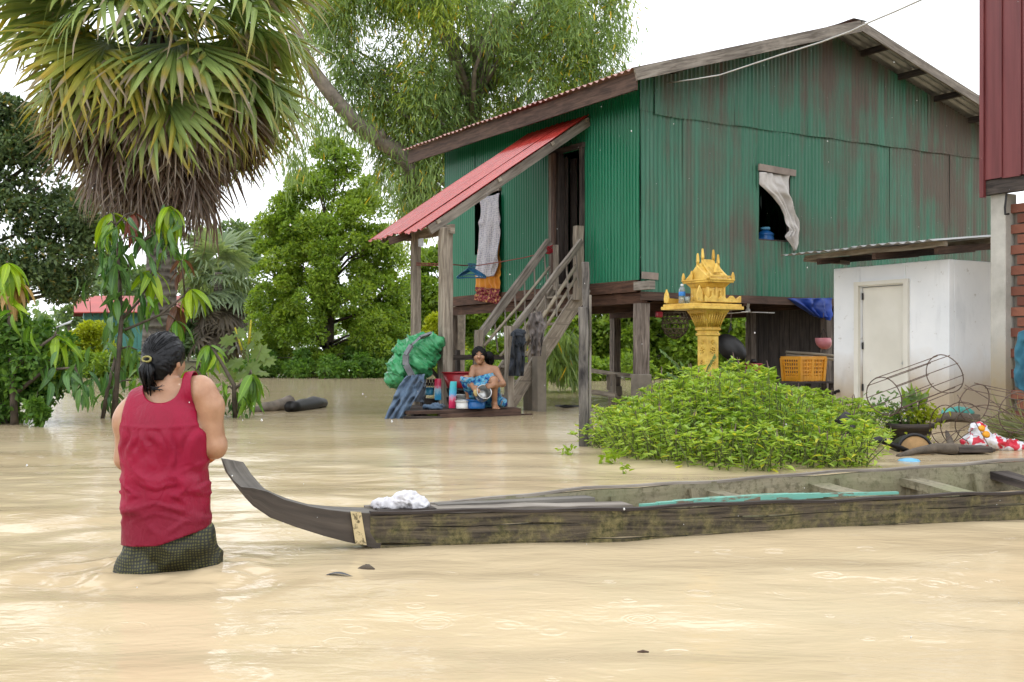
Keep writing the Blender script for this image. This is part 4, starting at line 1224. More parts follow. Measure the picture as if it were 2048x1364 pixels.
def build_house():
    h = thing('stilt_house', H(0, 0, 0), 'large stilt house of green corrugated iron with a rusty streaked gable wall', 'house')
    gn, ln = -U, -V                        # outward normals of the gable and of the stair side
    # gable wall, lower course: sheets between the floor and the seam, cut round the window
    seam = 4.32
    low = lambda a: 1.72 + .008 * math.sin(a * 5)
    cuts = [.02, .78, 1.52, 2.26, 2.95, 3.7, 4.45, 5.2, 5.95, 6.7, SE]
    wz0, wz1 = 2.588, 3.655
    for k in range(len(cuts) - 1):
        a0, a1 = cuts[k] - .012, cuts[k + 1] + .012
        of = .004 * (k % 2)
        if k == 3:
            a0, a1 = cuts[k], cuts[k + 1]
            corr_sheet('corrugated_sheet', h, H(0, 0, 0), V, a0, a1, low, lambda a: wz0, gn, MT['gable'], off=of)
            corr_sheet('corrugated_sheet', h, H(0, 0, 0), V, a0, a1, lambda a: wz1, lambda a: seam, gn, MT['gable'], off=of)
        else:
            corr_sheet('corrugated_sheet', h, H(0, 0, 0), V, a0, a1, low, lambda a: seam + .01, gn, MT['gable'], off=of, rows=10)
    # corner strip without the upper lap, then the upper course standing proud of the seam
    ups = [.0, .26, 1.02, 1.78, 2.54, 3.3, SR, 4.6, 5.36, 6.12, 6.9, SE]
    for k in range(len(ups) - 1):
        a0, a1 = ups[k] - .01, ups[k + 1] + .01
        corr_sheet('corrugated_sheet', h, H(0, 0, 0), V, max(0, a0), a1, (lambda a: seam + .012) if k == 0 else (lambda a: seam - .03 + .006 * math.sin(a * 7)), lambda a: roof_z(min(max(a, 0), SE)) + .02, gn, MT['gable'], off=.004 if k == 0 else .026 + .004 * (k % 2), rows=8)
    # stair side: sheets cut round the doorway (t 1.41-2.3) and the window (t 3.93-4.85)
    top = lambda t: 4.80
    lo2 = lambda t: 1.905
    segs = [(.0, .72, lo2, top), (.70, 1.41, lo2, top), (1.41, 2.3, lambda t: 4.0, top), (2.3, 3.1, lo2, top), (3.08, 3.93, lo2, top),
            (3.93, 4.85, lo2, lambda t: 2.62), (3.93, 4.85, lambda t: 3.67, top), (4.85, 5.5, lo2, top), (5.48, TL, lo2, top)]
    for k, (a0, a1, z0, z1) in enumerate(segs):
        corr_sheet('corrugated_sheet', h, H(0, 0, 0), U, a0, a1, z0, z1, ln, MT['green'], off=.003 * (k % 2))
    # far walls keep the inside dark
    for k in range(8): corr_sheet('corrugated_sheet', h, H(0, TL, 0), V, k * SE / 8, (k + 1) * SE / 8 + .01, lambda a: 1.75, lambda a: roof_z(min(a, SE)), U, MT['green'], per=4, off=.003 * (k % 2))
    for k in range(7): corr_sheet('corrugated_sheet', h, H(SE, 0, 0), U, k * TL / 7, (k + 1) * TL / 7 + .01, lambda a: 1.75, lambda a: 4.7, V, MT['green'], per=4, off=.003 * (k % 2))
    # roof sheets, long side by long side
    ov_f, ov_b, ov_e = .6, .6, .53
    sl = math.atan(.298)
    for side, mat in ((0, MT['roof_pink']), (1, MT['zinc'])):
        n = 9
        for k in range(n):
            t0 = -ov_f + (TL + ov_f + ov_b) * k / n; t1 = -ov_f + (TL + ov_f + ov_b) * (k + 1) / n + .03
            along = (V * math.cos(sl) + Z * math.sin(sl)) if side == 0 else (-V * math.cos(sl) + Z * math.sin(sl))
            nr = (-V * math.sin(sl) + Z * math.cos(sl)) if side == 0 else (V * math.sin(sl) + Z * math.cos(sl))
            e = -ov_e if side == 0 else SW + ov_e
            org = H(e, 0, 4.80 - .298 * ov_e + .07)
            Ls = (SR + ov_e) / math.cos(sl)
            corr_sheet('roof_sheet', h, org, U, t0, t1, lambda a: -.06, lambda a: Ls + .02, nr, mat, pitch=.15, amp=.018, off=.02 + .006 * (k % 2), up=along, per=8, rows=3)
    corr_sheet('ridge_cap', h, H(SR, 0, 4.80 + .298 * SR + .07), U, -ov_f - .02, TL + ov_b, lambda a: -.16, lambda a: .16, Z, MT['zinc'], pitch=.6, amp=.004, off=.035, up=V, rows=2)
    # barge boards on the gable, fascia on the eaves
    b = MB()
    for s0, s1 in ((-ov_e - .02, SR), (SW + ov_e, SR)):
        z = lambda s: 4.80 + .298 * (s if s <= SR else SW - s) + .012
        b = MB(); b.beam(H(s0, -ov_f - .02, z(s0)), H(s1, -ov_f - .02, z(s1)), .035, .17 if s0 < 0 else .15, up=Z, seg=8, jitter=.004)
        b.build('barge_board', MT['wood_grey'], h)
    f = MB()
    zt = 4.80 - .298 * ov_e
    f.beam(H(-ov_e + .02, -ov_f, zt - .07), H(-ov_e + .02, TL + ov_b - .1, zt - .07), .03, .25, seg=10, jitter=.003)
    f.build('fascia', MT['wood_brown'], h)
    f = MB(); f.beam(H(SW + ov_e - .02, -ov_f, zt - .07), H(SW + ov_e - .02, TL + ov_b - .1, zt - .07), .03, .25); f.build('fascia', MT['wood_brown'], h)
    # purlins under the roof, seen under the gable overhang
    for s in (.55, 1.9, 3.1, 4.5, 5.4, 6.3, 7.2):
        m = MB(); m.beam(H(s, -ov_f + .01, roof_z(s) + .0), H(s, TL + ov_b - .05, roof_z(s) + .0), .06, .10, seg=4, jitter=.004); m.build('purlin', MT['wood_dark'], h)
    # floor, joists and edge beams
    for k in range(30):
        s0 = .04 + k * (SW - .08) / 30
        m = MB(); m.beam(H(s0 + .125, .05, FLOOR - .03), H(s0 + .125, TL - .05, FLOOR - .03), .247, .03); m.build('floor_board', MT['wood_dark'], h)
    for k in range(11):
        t0 = .25 + k * .55
        m = MB(); m.beam(H(.1, t0, FLOOR - .115), H(SW - .1, t0, FLOOR - .115), .06, .13); m.build('floor_joist', MT['wood_beam'], h)
    for s in (.09, 2.0, SR, 5.7, SW - .09):
        m = MB(); m.beam(H(s, .0, FLOOR - .26), H(s, TL, FLOOR - .26), .08, .15, seg=5, jitter=.003); m.build('floor_beam', MT['wood_beam'], h)
    m = MB(); m.beam(H(.0, -.015, FLOOR - .24), H(SW, -.015, FLOOR - .24), .03, .12, seg=6, jitter=.003); m.build('sill_board', MT['wood_brown'], h)
    m = MB(); m.beam(H(-.015, .05, FLOOR - .09), H(-.015, TL, FLOOR - .09), .03, .17, seg=6, jitter=.003); m.build('sill_board', MT['wood_beam'], h)
    # stilts on concrete feet
    for s, t, w, foot in ((.1, .1, .17, .55), (.1, 5.9, .15, .3), (SR, .1, .13, .2), (SR, 5.85, .16, .2), (SR, 1.85, .12, .2), (SW - .1, .1, .16, .4), (SW - .1, 5.9, .16, .3), (.1, 3.0, .15, .3), (SW - .1, 3.0, .15, .3)):
        m = MB(); m.beam(H(s, t, foot - .05), H(s, t, FLOOR - .34), w, w, up=U, seg=6, jitter=.006); m.build('stilt', MT['wood_post'], h)
        m = MB(); m.beam(H(s, t, -.9), H(s, t, foot), w + .06, w + .06, up=U, seg=2, taper=.94); m.build('stilt_foot', MT['conc_dark'], h, bevel=.012)
    # bracket under the corner and plate
    m = MB(); m.beam(H(-.05, .02, FLOOR - .10), H(-.05, -.35, FLOOR - .10), .10, .12); m.build('beam_end', MT['wood_grey'], h)
    m = MB(); m.beam(H(-.01, -.06, 1.965), H(.28, -.06, 1.955), .02, .10); m.build('corner_plate', MT['zinc_rust'], h)
    # doorway: posts and lintel, a leaf standing open inside
    for t0, t1, m_, dv in ((2.0, 2.08, 'wood_dark', .03), (2.085, 2.18, 'wood_brown', .06), (2.185, 2.3, 'wood_grey', .03), (1.38, 1.44, 'wood_dark', .02)):
        m = MB(); m.beam(H(-dv, (t0 + t1) / 2, FLOOR - .02), H(-dv, (t0 + t1) / 2, 4.02), .09, t1 - t0, up=U, seg=4, jitter=.003); m.build('door_post', MT[m_], h)
    m = MB(); m.beam(H(-.02, 1.36, 4.05), H(-.02, 2.32, 4.05), .08, .08); m.build('door_lintel', MT['wood_dark'], h)
    m = MB()
    m.beam(H(-.06, 1.36, FLOOR - .0), H(-.06, 2.32, FLOOR), .16, .05); m.build('door_sill', MT['wood_grey'], h)
    for k in range(5):
        m = MB(); c = H(.05 + .17 * k, 2.02, 0); m.beam(c + Z * (FLOOR + .02), c + Z * 3.95, .16, .03, up=V); m.build('door_plank', MT['wood_dark'], h)
    # a dark partition inside, behind the doorway
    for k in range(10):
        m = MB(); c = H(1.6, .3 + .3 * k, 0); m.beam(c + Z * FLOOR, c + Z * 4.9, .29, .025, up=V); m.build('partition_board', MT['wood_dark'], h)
    # window in the gable: flap of tin above, frame
    m = MB(); m.beam(H(2.23, -.05, 3.70), H(3.0, -.05, 3.665), .03, .10, up=Z); m.build('window_lintel', MT['zinc_rust'], h)
    m = MB()
    for a, b_ in (((2.26, wz0), (2.26, wz1)), ((2.95, wz0), (2.95, wz1)), ((2.26, wz0), (2.95, wz0)), ((2.26, wz1), (2.95, wz1))):
        m.beam(H(a[0], .05, a[1]), H(b_[0], .05, b_[1]), .06, .05)
    m.build('window_frame', MT['wood_dark'], h)
    m = MB(); m.beam(H(2.2, .25, wz0 - .03), H(3.05, .25, wz0 - .03), .36, .03); m.build('window_shelf', MT['wood_dark'], h)
    m = MB(); m.beam(H(-.03, 3.9, 3.69), H(-.03, 4.88, 3.69), .05, .06); m.build('window_lintel', MT['zinc_rust'], h)
    # dark board wall under the floor
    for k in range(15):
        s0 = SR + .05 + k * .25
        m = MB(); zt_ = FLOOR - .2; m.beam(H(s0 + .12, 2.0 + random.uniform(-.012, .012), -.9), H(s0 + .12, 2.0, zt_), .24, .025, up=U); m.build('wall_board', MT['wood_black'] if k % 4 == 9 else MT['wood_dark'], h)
    return h
HOUSE = build_house()

# ------------------------------------------------------------------ porch roof on posts
def build_porch():
    t = thing('porch_canopy', H(-2.5, 1.22, 0), 'sloping red corrugated porch roof on rough posts over the washing platform', 'porch roof')
    rise, run = 4.46 - 2.55, 2.86
    L = math.hypot(rise, run); along = (V * run + Z * rise) / L; nr = (-V * rise + Z * run) / L
    org = H(-run, 1.22, 2.55)
    cuts = [0, .62, 1.2, 1.76]
    for k in range(3):
        a0, a1 = cuts[k] - .02, cuts[k + 1] + .02
        lo = (lambda a: -.02 + .03 * math.sin(a * 9)) if k else (lambda a: .03 * math.sin(a * 12))
        corr_sheet('canopy_sheet', t, org, U, max(0, a0), a1, lo, lambda a: L, nr, MT['red_iron'], pitch=.15, amp=.017, off=.03 + .008 * (k % 2), up=along, per=8, rows=8)
    for a in (.06, .9, 1.66):
        m = MB(); p0 = org + U * a + along * .12 - nr * .05; m.beam(p0, org + U * a + along * (L - .05) - nr * .05, .06, .13 if a < .1 else .10, up=nr, seg=6, jitter=.004); m.build('rafter', MT['wood_grey'], t)
    for k in (.3, 1.5, 2.6, L - .08):
        m = MB(); m.beam(org + U * .0 + along * k - nr * .012, org + U * 1.72 + along * k - nr * .012, .06, .05, up=nr); m.build('batten', MT['wood_pale'], t)
    # posts
    m = MB(); b = P(893, 820, 16.26); b.z = -.5
    m.beam(b, Vector((b.x - .02, b.y, 2.62)), .165, .15, up=U, seg=9, jitter=.008); m.build('post', MT['wood_pale'], t, bevel=.01)
    m = MB(); c = P(832, 700, 17.1); c.z = -.6
    m.beam(c, Vector((c.x, c.y, 2.66)), .12, .12, up=U, seg=8, jitter=.007); m.build('post', MT['wood_pale'], t, bevel=.01)
    m = MB(); m.beam(P(905, 458, 16.15), P(815, 474, 17.5), .07, .13, seg=4, jitter=.004); m.build('post_beam', MT['wood_pale'], t)
    m = MB(); m.beam(P(778, 483, 16.9), P(822, 470, 16.9), .07, .10); m.build('beam_end', MT['wood_brown'], t)
    m = MB(); m.box(P(842, 485, 16.2), .13, .02, .11, U, V, Z); m.build('tin_tag', MT['zinc'], t)
    # line strung from the far post to the stair rail is a thing of its own, below
    return t
PORCH = build_porch()

# ------------------------------------------------------------------ staircase
def build_stairs():
    t = thing('staircase', H(-1.4, 1.7, 0), 'steep weathered wooden staircase with pole handrails, rising from the platform to the door', 'staircase')
    t0, t1 = 1.22, 2.02
    bz, tz = .02, 1.86
    rb, rt = 1.52, .10
    run = lambda z: rb + (rt - rb) * (z - bz) / (tz - bz)
    for k, tt in enumerate((t0, t1)):
        m = MB(); m.beam(H(-run(bz), tt, bz), H(-run(tz), tt, tz), .05, .21, seg=8, jitter=.004); m.build('stringer', MT['wood_pale'], t)
    for i in range(8):
        z = .22 + i * .215
        m = MB(); m.beam(H(-run(z), t0 - .03, z), H(-run(z), t1 + .03, z), .22, .035, up=Z); m.build('tread', MT['wood_pale'], t)
    # posts at foot and head
    for px0, py0, px1, py1, D, w, nm in ((1018, 820, 1018, 652, 15.95, .10, 'newel_post'), (957, 806, 957, 660, 17.0, .10, 'newel_post'), (1156, 600, 1157, 452, 17.3, .115, 'newel_post'), (1112, 580, 1112, 490, 17.95, .06, 'newel_post')):
        m = MB(); m.beam(P(px0, py0, D), P(px1, py1, D), w, w, up=U, seg=6, jitter=.006); m.build(nm, MT['wood_pale'], t)
    # rails: far side heavy squared rail, then poles
    rails = [((955, 678, 17.1), (1099, 483, 17.95), .115, 0), ((968, 692, 17.0), (1099, 534, 17.9), .05, 1), ((1014, 676, 15.95), (1163, 482, 17.25), .085, 0), ((1045, 690, 16.2), (1153, 530, 17.2), .065, 1), ((1052, 712, 16.3), (1151, 556, 17.2), .05, 1), ((1000, 712, 16.8), (1060, 640, 17.2), .045, 1)]
    for a, b, w, rd in rails:
        m = MB()
        if rd: m.tube([P(*a), P(*a).lerp(P(*b), .5) + Vector((.01, 0, -.012)), P(*b)], [w * .5, w * .46, w * .42], 8); m.build('handrail', MT['bamboo'], t, True)
        else: m.beam(P(*a), P(*b), w * .6, w, seg=6, jitter=.004); m.build('handrail', MT['wood_grey'], t)
    for k in range(7):                     # thin balusters lashed between the rails
        q = (k + .6) / 7.2
        for (a, b, dz) in (((955, 678, 17.1), (1099, 483, 17.95), 70), ((1014, 676, 15.95), (1163, 482, 17.25), 75)):
            p = P(*a).lerp(P(*b), q)
            m = MB(); m.tube([p, p + Vector((.03 + random.uniform(-.03, .03), random.uniform(-.02, .02), -.56 + random.uniform(-.06, .06)))], .013, 6); m.build('baluster', MT['wood_grey'], t)
    # props under the stair
    for px, py0, py1, D, w in ((1078, 690, 816, 16.9, .15), (1058, 725, 812, 17.2, .12)):
        m = MB(); b = P(px, py1, D); b.z = -.9; m.beam(b, P(px, py0, D), w, w, up=U, seg=4, jitter=.005); m.build('support_post', MT['conc_dark'], t)
    m = MB()
    for k in range(6): 
        p = P(1097 + random.uniform(-4, 2), 500, 17.93); m.tube([p + Vector((-.05, -.03, .02 * k - .05)), p + Vector((0, -.06, .02 * k - .06)), p + Vector((.05, 0, .02 * k - .03))], .012, 5)
    m.build('lashing', MT['red'], t)
build_stairs()

# ------------------------------------------------------------------ washing platform
DK = Vector((-1.37, 14.85, 0))
def dk(a, b, z): return DK + V * a + U * b + Z * z
def build_deck():
    t = thing('washing_platform', dk(.8, .9, 0), 'low plank washing platform just above the flood at the foot of the stairs', 'platform')
    for k in range(8):
        m = MB(); b = .11 + k * .225
        m.beam(dk(.04 + .42 * b + random.uniform(-.05, .05), b, .075), dk(1.66 + random.uniform(-.04, .06), b, .085), .21, .04, seg=5, jitter=.004); m.build('plank', MT['wood_dark'] if k % 3 else MT['wood_brown'], t)
    m = MB(); m.beam(dk(.48, -.015, -.02), dk(1.72, -.015, .035), .06, .13, seg=7, jitter=.007); m.build('edge_beam', MT['wood_brown'], t)
    m = MB(); m.beam(dk(-.02, .0, .0), dk(.5, -.02, -.01), .06, .07, seg=4, jitter=.006); m.build('edge_beam', MT['wood_dark'], t)
    for a, b in ((.25, .2), (1.5, .2), (.9, 1.7), (1.5, 1.7)):
        m = MB(); m.beam(dk(a, b, -.9), dk(a, b, .05), .1, .1, up=U); m.build('leg', MT['wood_dark'], t)
    # low rack against the far edge: uprights, rails and shelves
    s = thing('wash_rack', P(862, 815, 16.4), 'dark wooden rack with a low shelf and long rail behind the thick porch post', 'rack')
    for px, D in ((846, 16.5), (880, 16.9), (915, 17.3), (951, 17.2)):
        m = MB(); b = P(px, 815, D); b.z = .0; e = P(px, 700, D); m.beam(b, e, .06, .06, up=U, seg=3, jitter=.004); m.build('upright', MT['wood_dark'], s)
    for (a, b, w) in (((842, 716, 16.45), (1012, 714, 17.3), .075), ((842, 768, 16.45), (925, 768, 17.3), .05), ((842, 803, 16.35), (895, 806, 16.5), .10)):
        m = MB(); m.beam(P(*a), P(*b), .06, w, seg=5, jitter=.004); m.build('rail', MT['wood_dark'], s)
    for k, dz in enumerate((.0, .13, .26)):
        m = MB(); m.beam(P(846, 770, 16.5) + U * dz + Z * .02, P(900, 770, 16.6) + U * dz + Z * .02, .12, .02); m.build('shelf_board', MT['wood_dark'], s)
        m = MB(); m.beam(P(846, 799, 16.5) + U * dz, P(900, 799, 16.6) + U * dz, .12, .02); m.build('shelf_board', MT['wood_dark'], s)
    m = MB(); m.beam(P(849, 722, 16.6), P(884, 765, 16.7), .14, .02); m.build('back_board', MT['wood_dark'], s)
    # two-piece mooring post in front
    p = thing('charred_post', PW(1168, 890), 'tall blackened and bleached wooden post standing in the water left of the herb clump', 'post')
    D = 10.3
    m = MB(); b = P(1169, 890, D); b.z = -.9; m.beam(b, P(1167, 614, D), .085, .10, seg=9, jitter=.006, up=Vector((0, 1, 0))); m.build('lower_post', MT['wood_black'], p, bevel=.008)
    m = MB(); b = P(1173, 680, D + .05); m.beam(P(1173, 640, D + .07), P(1171, 524, D + .07), .065, .06, seg=6, jitter=.004, up=Vector((0, 1, 0))); m.build('upper_post', MT['wood_black'], p, bevel=.008)
    m = MB(); m.beam(P(1181, 890, D) - Z * .3, P(1180, 590, D), .02, .05, seg=5, jitter=.003, up=Vector((0, 1, 0))); m.build('side_batten', MT['wood_grey'], p)
    # low broken fence under the house
    f = thing('low_rail', PW(1210, 782), 'low makeshift rail of poles between the stilts under the house', 'rail')
    for a, b in (((1182, 741, 20.5), (1262, 752, 19.5)), ((1182, 784, 19), (1232, 790, 18.6))):
        m = MB(); m.beam(P(*a), P(*b), .05, .07, seg=3, jitter=.004); m.build('rail', MT['wood_pale'], f)
    for px, py0, py1, D in ((1217, 745, 780, 20.2), (1228, 748, 800, 19.8)):
        m = MB(); m.beam(P(px, py1, D), P(px, py0, D), .06, .06); m.build('upright', MT['wood_pale'], f)
build_deck()

# ------------------------------------------------------------------ white washroom
SH = Vector((5.31, 14.0, 0))
def sh(a, b, z): return SH + U * a + V * b + Z * z        # a along the door wall (away), b along the side wall
def build_shed():
    t = thing('washroom', sh(.9, .7, 0), 'small white limewashed washroom with a cream door, standing in front of the gable', 'washroom')
    d0, d1, dz = .66, 1.40, 1.72
    W, Dp, Ht = 1.86, 1.5, 2.02
    def wall(p0, p1, z0, z1, name='wall'):
        m = MB(); a, b = Vector(p0), Vector(p1); c = (a + b) / 2; L = (b - a).length; ax = (b - a).normalized(); ay = Z.cross(ax)
        m.box(Vector((c.x, c.y, (z0 + z1) / 2)), L, .1, z1 - z0, ax, ay, Z); return m.build(name, MT['lime'], t, bevel=.012)
    top = Ht - .05
    wall(sh(0.0, .05, 0), sh(d0, .05, 0), -.9, top + .02); wall(sh(d1, .05, 0), sh(W, .05, 0), -.9, top + .02)
    wall(sh(d0, .05, 0), sh(d1, .05, 0), dz, top + .018)
    wall(sh(.052, .1, 0), sh(.052, Dp, 0), -.9, top + .018); wall(sh(W - .052, .1, 0), sh(W - .052, Dp, 0), -.9, top + .016)
    wall(sh(.1, Dp - .05, 0), sh(W - .1, Dp - .05, 0), -.9, top + .014)
    m = MB()
    for a in (d0 - .035, d1 + .035): m.beam(sh(a, -.012, -.6), sh(a, -.012, dz + .03), .05, .07, up=U)
    m.beam(sh(d0 - .072, -.014, dz + .04), sh(d1 + .072, -.014, dz + .04), .05, .05); m.build('door_frame', MT['door'], t)
    dd = MB(); dd.box(sh((d0 + d1) / 2 + .01, .07, dz / 2 - .3), d1 - d0 - .03, .035, dz + .58, U, V, Z); d = dd.build('door', MT['door'], t)
    for z in (.35, .9, 1.55): MB().tube([sh(d1 - .012, .04, z), sh(d1 - .012, .04, z + .09)], .012, 8).build('hinge', MT['soot'], d)
    m = MB(); m.tube([sh(d0 + .05, .045, .72), sh(d0 + .05, .01, .72)], .02, 8); m.build('handle', MT['steel'], d)
    m = MB(); m.tube([sh(W - .1, -.005, .34), sh(W - .1, -.07, .33), sh(W - .12, -.1, .31)], [.022, .02, .02], 8); m.build('tap', MT['soot'], t)
    # lean-to roof on rough beams
    sl = .10
    zr = lambda b: 2.20 + sl * (b + .3)
    for k in range(4):
        a0, a1 = -.22 + k * .62, -.22 + (k + 1) * .62 + .03
        corr_sheet('roof_sheet', t, sh(0, 0, 0), U, a0, a1, lambda a: -.34, lambda a: Dp + .2, Z - V * sl, MT['zinc'], pitch=.15, amp=.013, off=2.21 + .006 * (k % 2), up=(V + Z * sl), per=6, rows=5)
    for b in (-.26, .6, Dp):
        m = MB(); m.beam(sh(-.16, b, zr(b) - .055), sh(W + .25, b, zr(b) - .055), .06, .06, seg=4, jitter=.005); m.build('roof_beam', MT['wood_pale'], t)
    for a in (-.05, .9, W - .02):
        m = MB(); m.beam(sh(a, -.3, zr(-.3) - .125), sh(a, Dp + .15, zr(Dp) - .125), .06, .08, seg=4, jitter=.005); m.build('rafter', MT['wood_brown'], t)
    m = MB(); m.beam(sh(W + .25, -.3, 2.12), sh(W - .1, .2, 2.07), .05, .05); m.build('strut', MT['wood_pale'], t)
build_shed()

# ------------------------------------------------------------------ red boarded building at the edge of the picture
def build_red():
    C0 = Vector((5.46, 13.3, 0))
    rd = lambda k, b, z: C0 - U * k + V * b + Z * z         # k toward the camera along the wall
    t = thing('red_boarded_house', rd(1.5, 1.5, 0), 'dark red boarded house raised on a concrete pillar and brick wall', 'house')
    zb = 2.84
    # boards with battens over the joints
    k = 0.0; i = 0
    while k < 4.2:
        w = .225 + .02 * ((i * 7) % 3)
        m = MB(); m.beam(rd(k + w / 2, 0, zb - .01 * (i % 2)), rd(k + w / 2, 0, 7.4), .022, w - .004, up=U); m.build('board', MT['red_board'], t)
        m = MB(); m.beam(rd(k + w, -.014, zb + .005), rd(k + w, -.014, 7.4), .03, .03, up=U); m.build('batten', MT['red_board'], t)
        k += w; i += 1
    m = MB(); m.beam(rd(-.02, -.012, zb - .2), rd(-.02, -.012, 7.4), .05, .055, up=U); m.build('corner_board', MT['red_board'], t)
    m = MB(); m.beam(rd(-.02, .045, zb - .16), rd(-.02, .045, 7.4), .055, .07, up=U); m.build('corner_board', MT['red_board'], t)
    for j in range(12):                                     # the far end wall, turned to the green house
        m = MB(); m.beam(rd(-.03, .19 + j * .235, zb), rd(-.03, .19 + j * .235, 7.4), .23, .022, up=U); m.build('board', MT['red_board'], t)
    m = MB(); m.beam(rd(-.04, .06, zb - .09), rd(4.2, .06, zb - .09), .10, .16, seg=4, jitter=.004); m.build('floor_beam', MT['wood_dark'], t)
    m = MB(); m.beam(rd(.1, .35, zb - .05), rd(4.2, .35, zb - .05), .10, .12); m.build('floor_beam', MT['wood_dark'], t)
    for j in range(10):
        m = MB(); m.beam(rd(.0, .14 + j * .28, zb + .02), rd(4.2, .14 + j * .28, zb + .02), .27, .03); m.build('floor_board', MT['wood_dark'], t)
    m = MB(); c = rd(.12, .17, 0)
    m.beam(c - Z * .9, c + Z * (zb - .17), .2, .2, up=U, seg=3); m.build('pillar', MT['conc'], t, bevel=.008)
    m = MB(); m.tube([rd(.24, .06, 2.66), rd(.24, .03, 2.5), rd(.25, .02, 2.42), rd(.30, .02, 2.42)], .012, 6); m.build('hook', MT['soot'], t)
    # brick wall, every brick laid
    w = MB(); w.box(rd(1.42, .24, .85), 2.36, .075, 3.4, U, V, Z); wall = w.build('brick_wall', MT['mortar'], t)
    bh, bl = .118, .235
    bm = None; n = 0
    for row in range(23):
        for q in range(9):
            k0 = .235 + q * bl + (row % 2) * bl * .5 - .06
            if k0 < .02 or k0 > 2.3: continue
            if bm is None:
                mb = MB(); mb.box((0, 0, 0), bl - .016, .05, bh - .018); bm = mb.mesh('brick'); bm.materials.append(MT['brick'])
            o = bpy.data.objects.new('brick', bm); COL.objects.link(o); o.parent = wall
            p = rd(k0 + bl / 2, .19 + random.uniform(-.004, .004), -.1 + row * bh)
            o.matrix_local = Matrix.Translation(p - root_loc(wall)) @ Matrix((U, V, Z)).transposed().to_4x4() @ Matrix.Rotation(random.uniform(-.012, .012), 4, 'Y'); n += 1
    # pale ledge at its foot
    s = MB(); s.box(rd(.6, -.15, .02), 1.6, .42, .12, U, V, Z); o = s.build('concrete_ledge', MT['conc'], None, bevel=.01)
    props(o, 'pale concrete ledge at the foot of the brick wall beside the pillar', 'ledge')
build_red()

# ------------------------------------------------------------------ small far house
def build_far_house():
    D = 56.0; a = P(190, 712, D); b = Vector((a.x, a.y, 0))
    t = thing('distant_house', b, 'small distant green house with a faded red tin roof behind the lime shrub', 'house')
    s = lambda px: (px) / F * D
    w, d, z0, z1 = s(170), 4.0, .2, CAM_H + (HZ - 632) / F * D
    ax = Vector((.93, .36, 0)).normalized(); ay = Vector((-.36, .93, 0)).normalized()
    o0 = P(170, 712, D); o0.z = 0
    n = 12
    for k in range(n):
        m = MB(); c = o0 + ax * (w * (k + .5) / n); m.beam(c + Z * z0, c + Z * (z1 + .25), .05, w / n - .02, up=ax); m.build('wall_panel', m_far_wall, t)
    for k in range(8):
        m = MB(); c = o0 + ay * (d * (k + .5) / 8) - ax * .02; m.beam(c + Z * z0, c + Z * (z1 + .2), d / 8 - .02, .05, up=ax); m.build('wall_panel', m_far_wall, t)
    for k in range(7):
        x0, x1 = -.5 + (w + 1.2) * k / 7, -.5 + (w + 1.2) * (k + 1) / 7 - .03
        rz = lambda x, y: z1 + .15 + .9 * (1 - abs(y - d * .5) / (d * .5 + .6)) + .02 * x
        for y0, y1 in ((-.6, d * .5), (d * .5, d + .6)):
            m = MB(); m.poly([o0 + ax * x0 + ay * y0 + Z * rz(x0, y0), o0 + ax * x1 + ay * y0 + Z * rz(x1, y0), o0 + ax * x1 + ay * y1 + Z * rz(x1, y1), o0 + ax * x0 + ay * y1 + Z * rz(x0, y1)], .05, Z); m.build('roof_sheet', m_far_roof, t)
    m = MB(); q = P(112, 655, D - .5); m.poly([q, P(142, 645, D - .5), P(146, 640, D + 1.5), P(122, 650, D + 1.5)], .05, Z); m.build('lean_to_roof', MT['zinc'], t)
    for px in (114, 138):
        m = MB(); e = P(px, 650, D); m.beam(Vector((e.x, e.y, 0)), e, .12, .12); m.build('post', MT['wood_grey'], t)
m_far_wall = m_plain('pale_green_board', (.07, .23, .19), .6, .2, 2)
m_far_roof = m_plain('faded_red_tin', (.44, .075, .062), .45, .15, 1.5)
build_far_house()
# ------------------------------------------------------------------ cloth helpers
def crumple(name, c, parts, mat, label=None, cat=None, h=.012, amp=.012, freq=16, seed=1, parent=None, group=None, squash=None, stretch=None):
    """a crumpled heap: blended lumps with ridged creases"""
    c = np.array(c[:]); lo = np.min([np.array(p) - max(r) for p, r in parts], 0) - .06; hi = np.max([np.array(p) + max(r) for p, r in parts], 0) + .06
    f = Field(lo, hi, h)
    for p, r in parts: f.ell(p, r, .03)
    v, q = f.skin(); n = f.grad(v)
    w = fbm(v * freq * .4, seed, 2)[:, None] * .08
    if stretch is not None: w = w * 1.6; v0 = v; v = (v @ np.array(Matrix.Rotation(.7, 3, 'Y'))) * np.array(stretch)
    ridge = 1 - np.abs(vnoise((v + w) * freq, seed + 5)) * 2
    ridge2 = 1 - np.abs(vnoise((v + w) * freq * 2.1, seed + 9)) * 2
    ridge3 = 1 - np.abs(vnoise((v + w) * freq * 4.3, seed + 13)) * 2
    if stretch is not None: v = v0
    v = v + n * (np.abs(ridge) * ridge * amp + ridge2 * amp * .5 + ridge3 * amp * .18)[:, None]
    if squash is not None: v[:, 2] = np.maximum(v[:, 2], squash)
    o = np_mesh(name, v + c, q, mat, parent, smooth=True, origin=None)
    return props(o, label, cat, group)

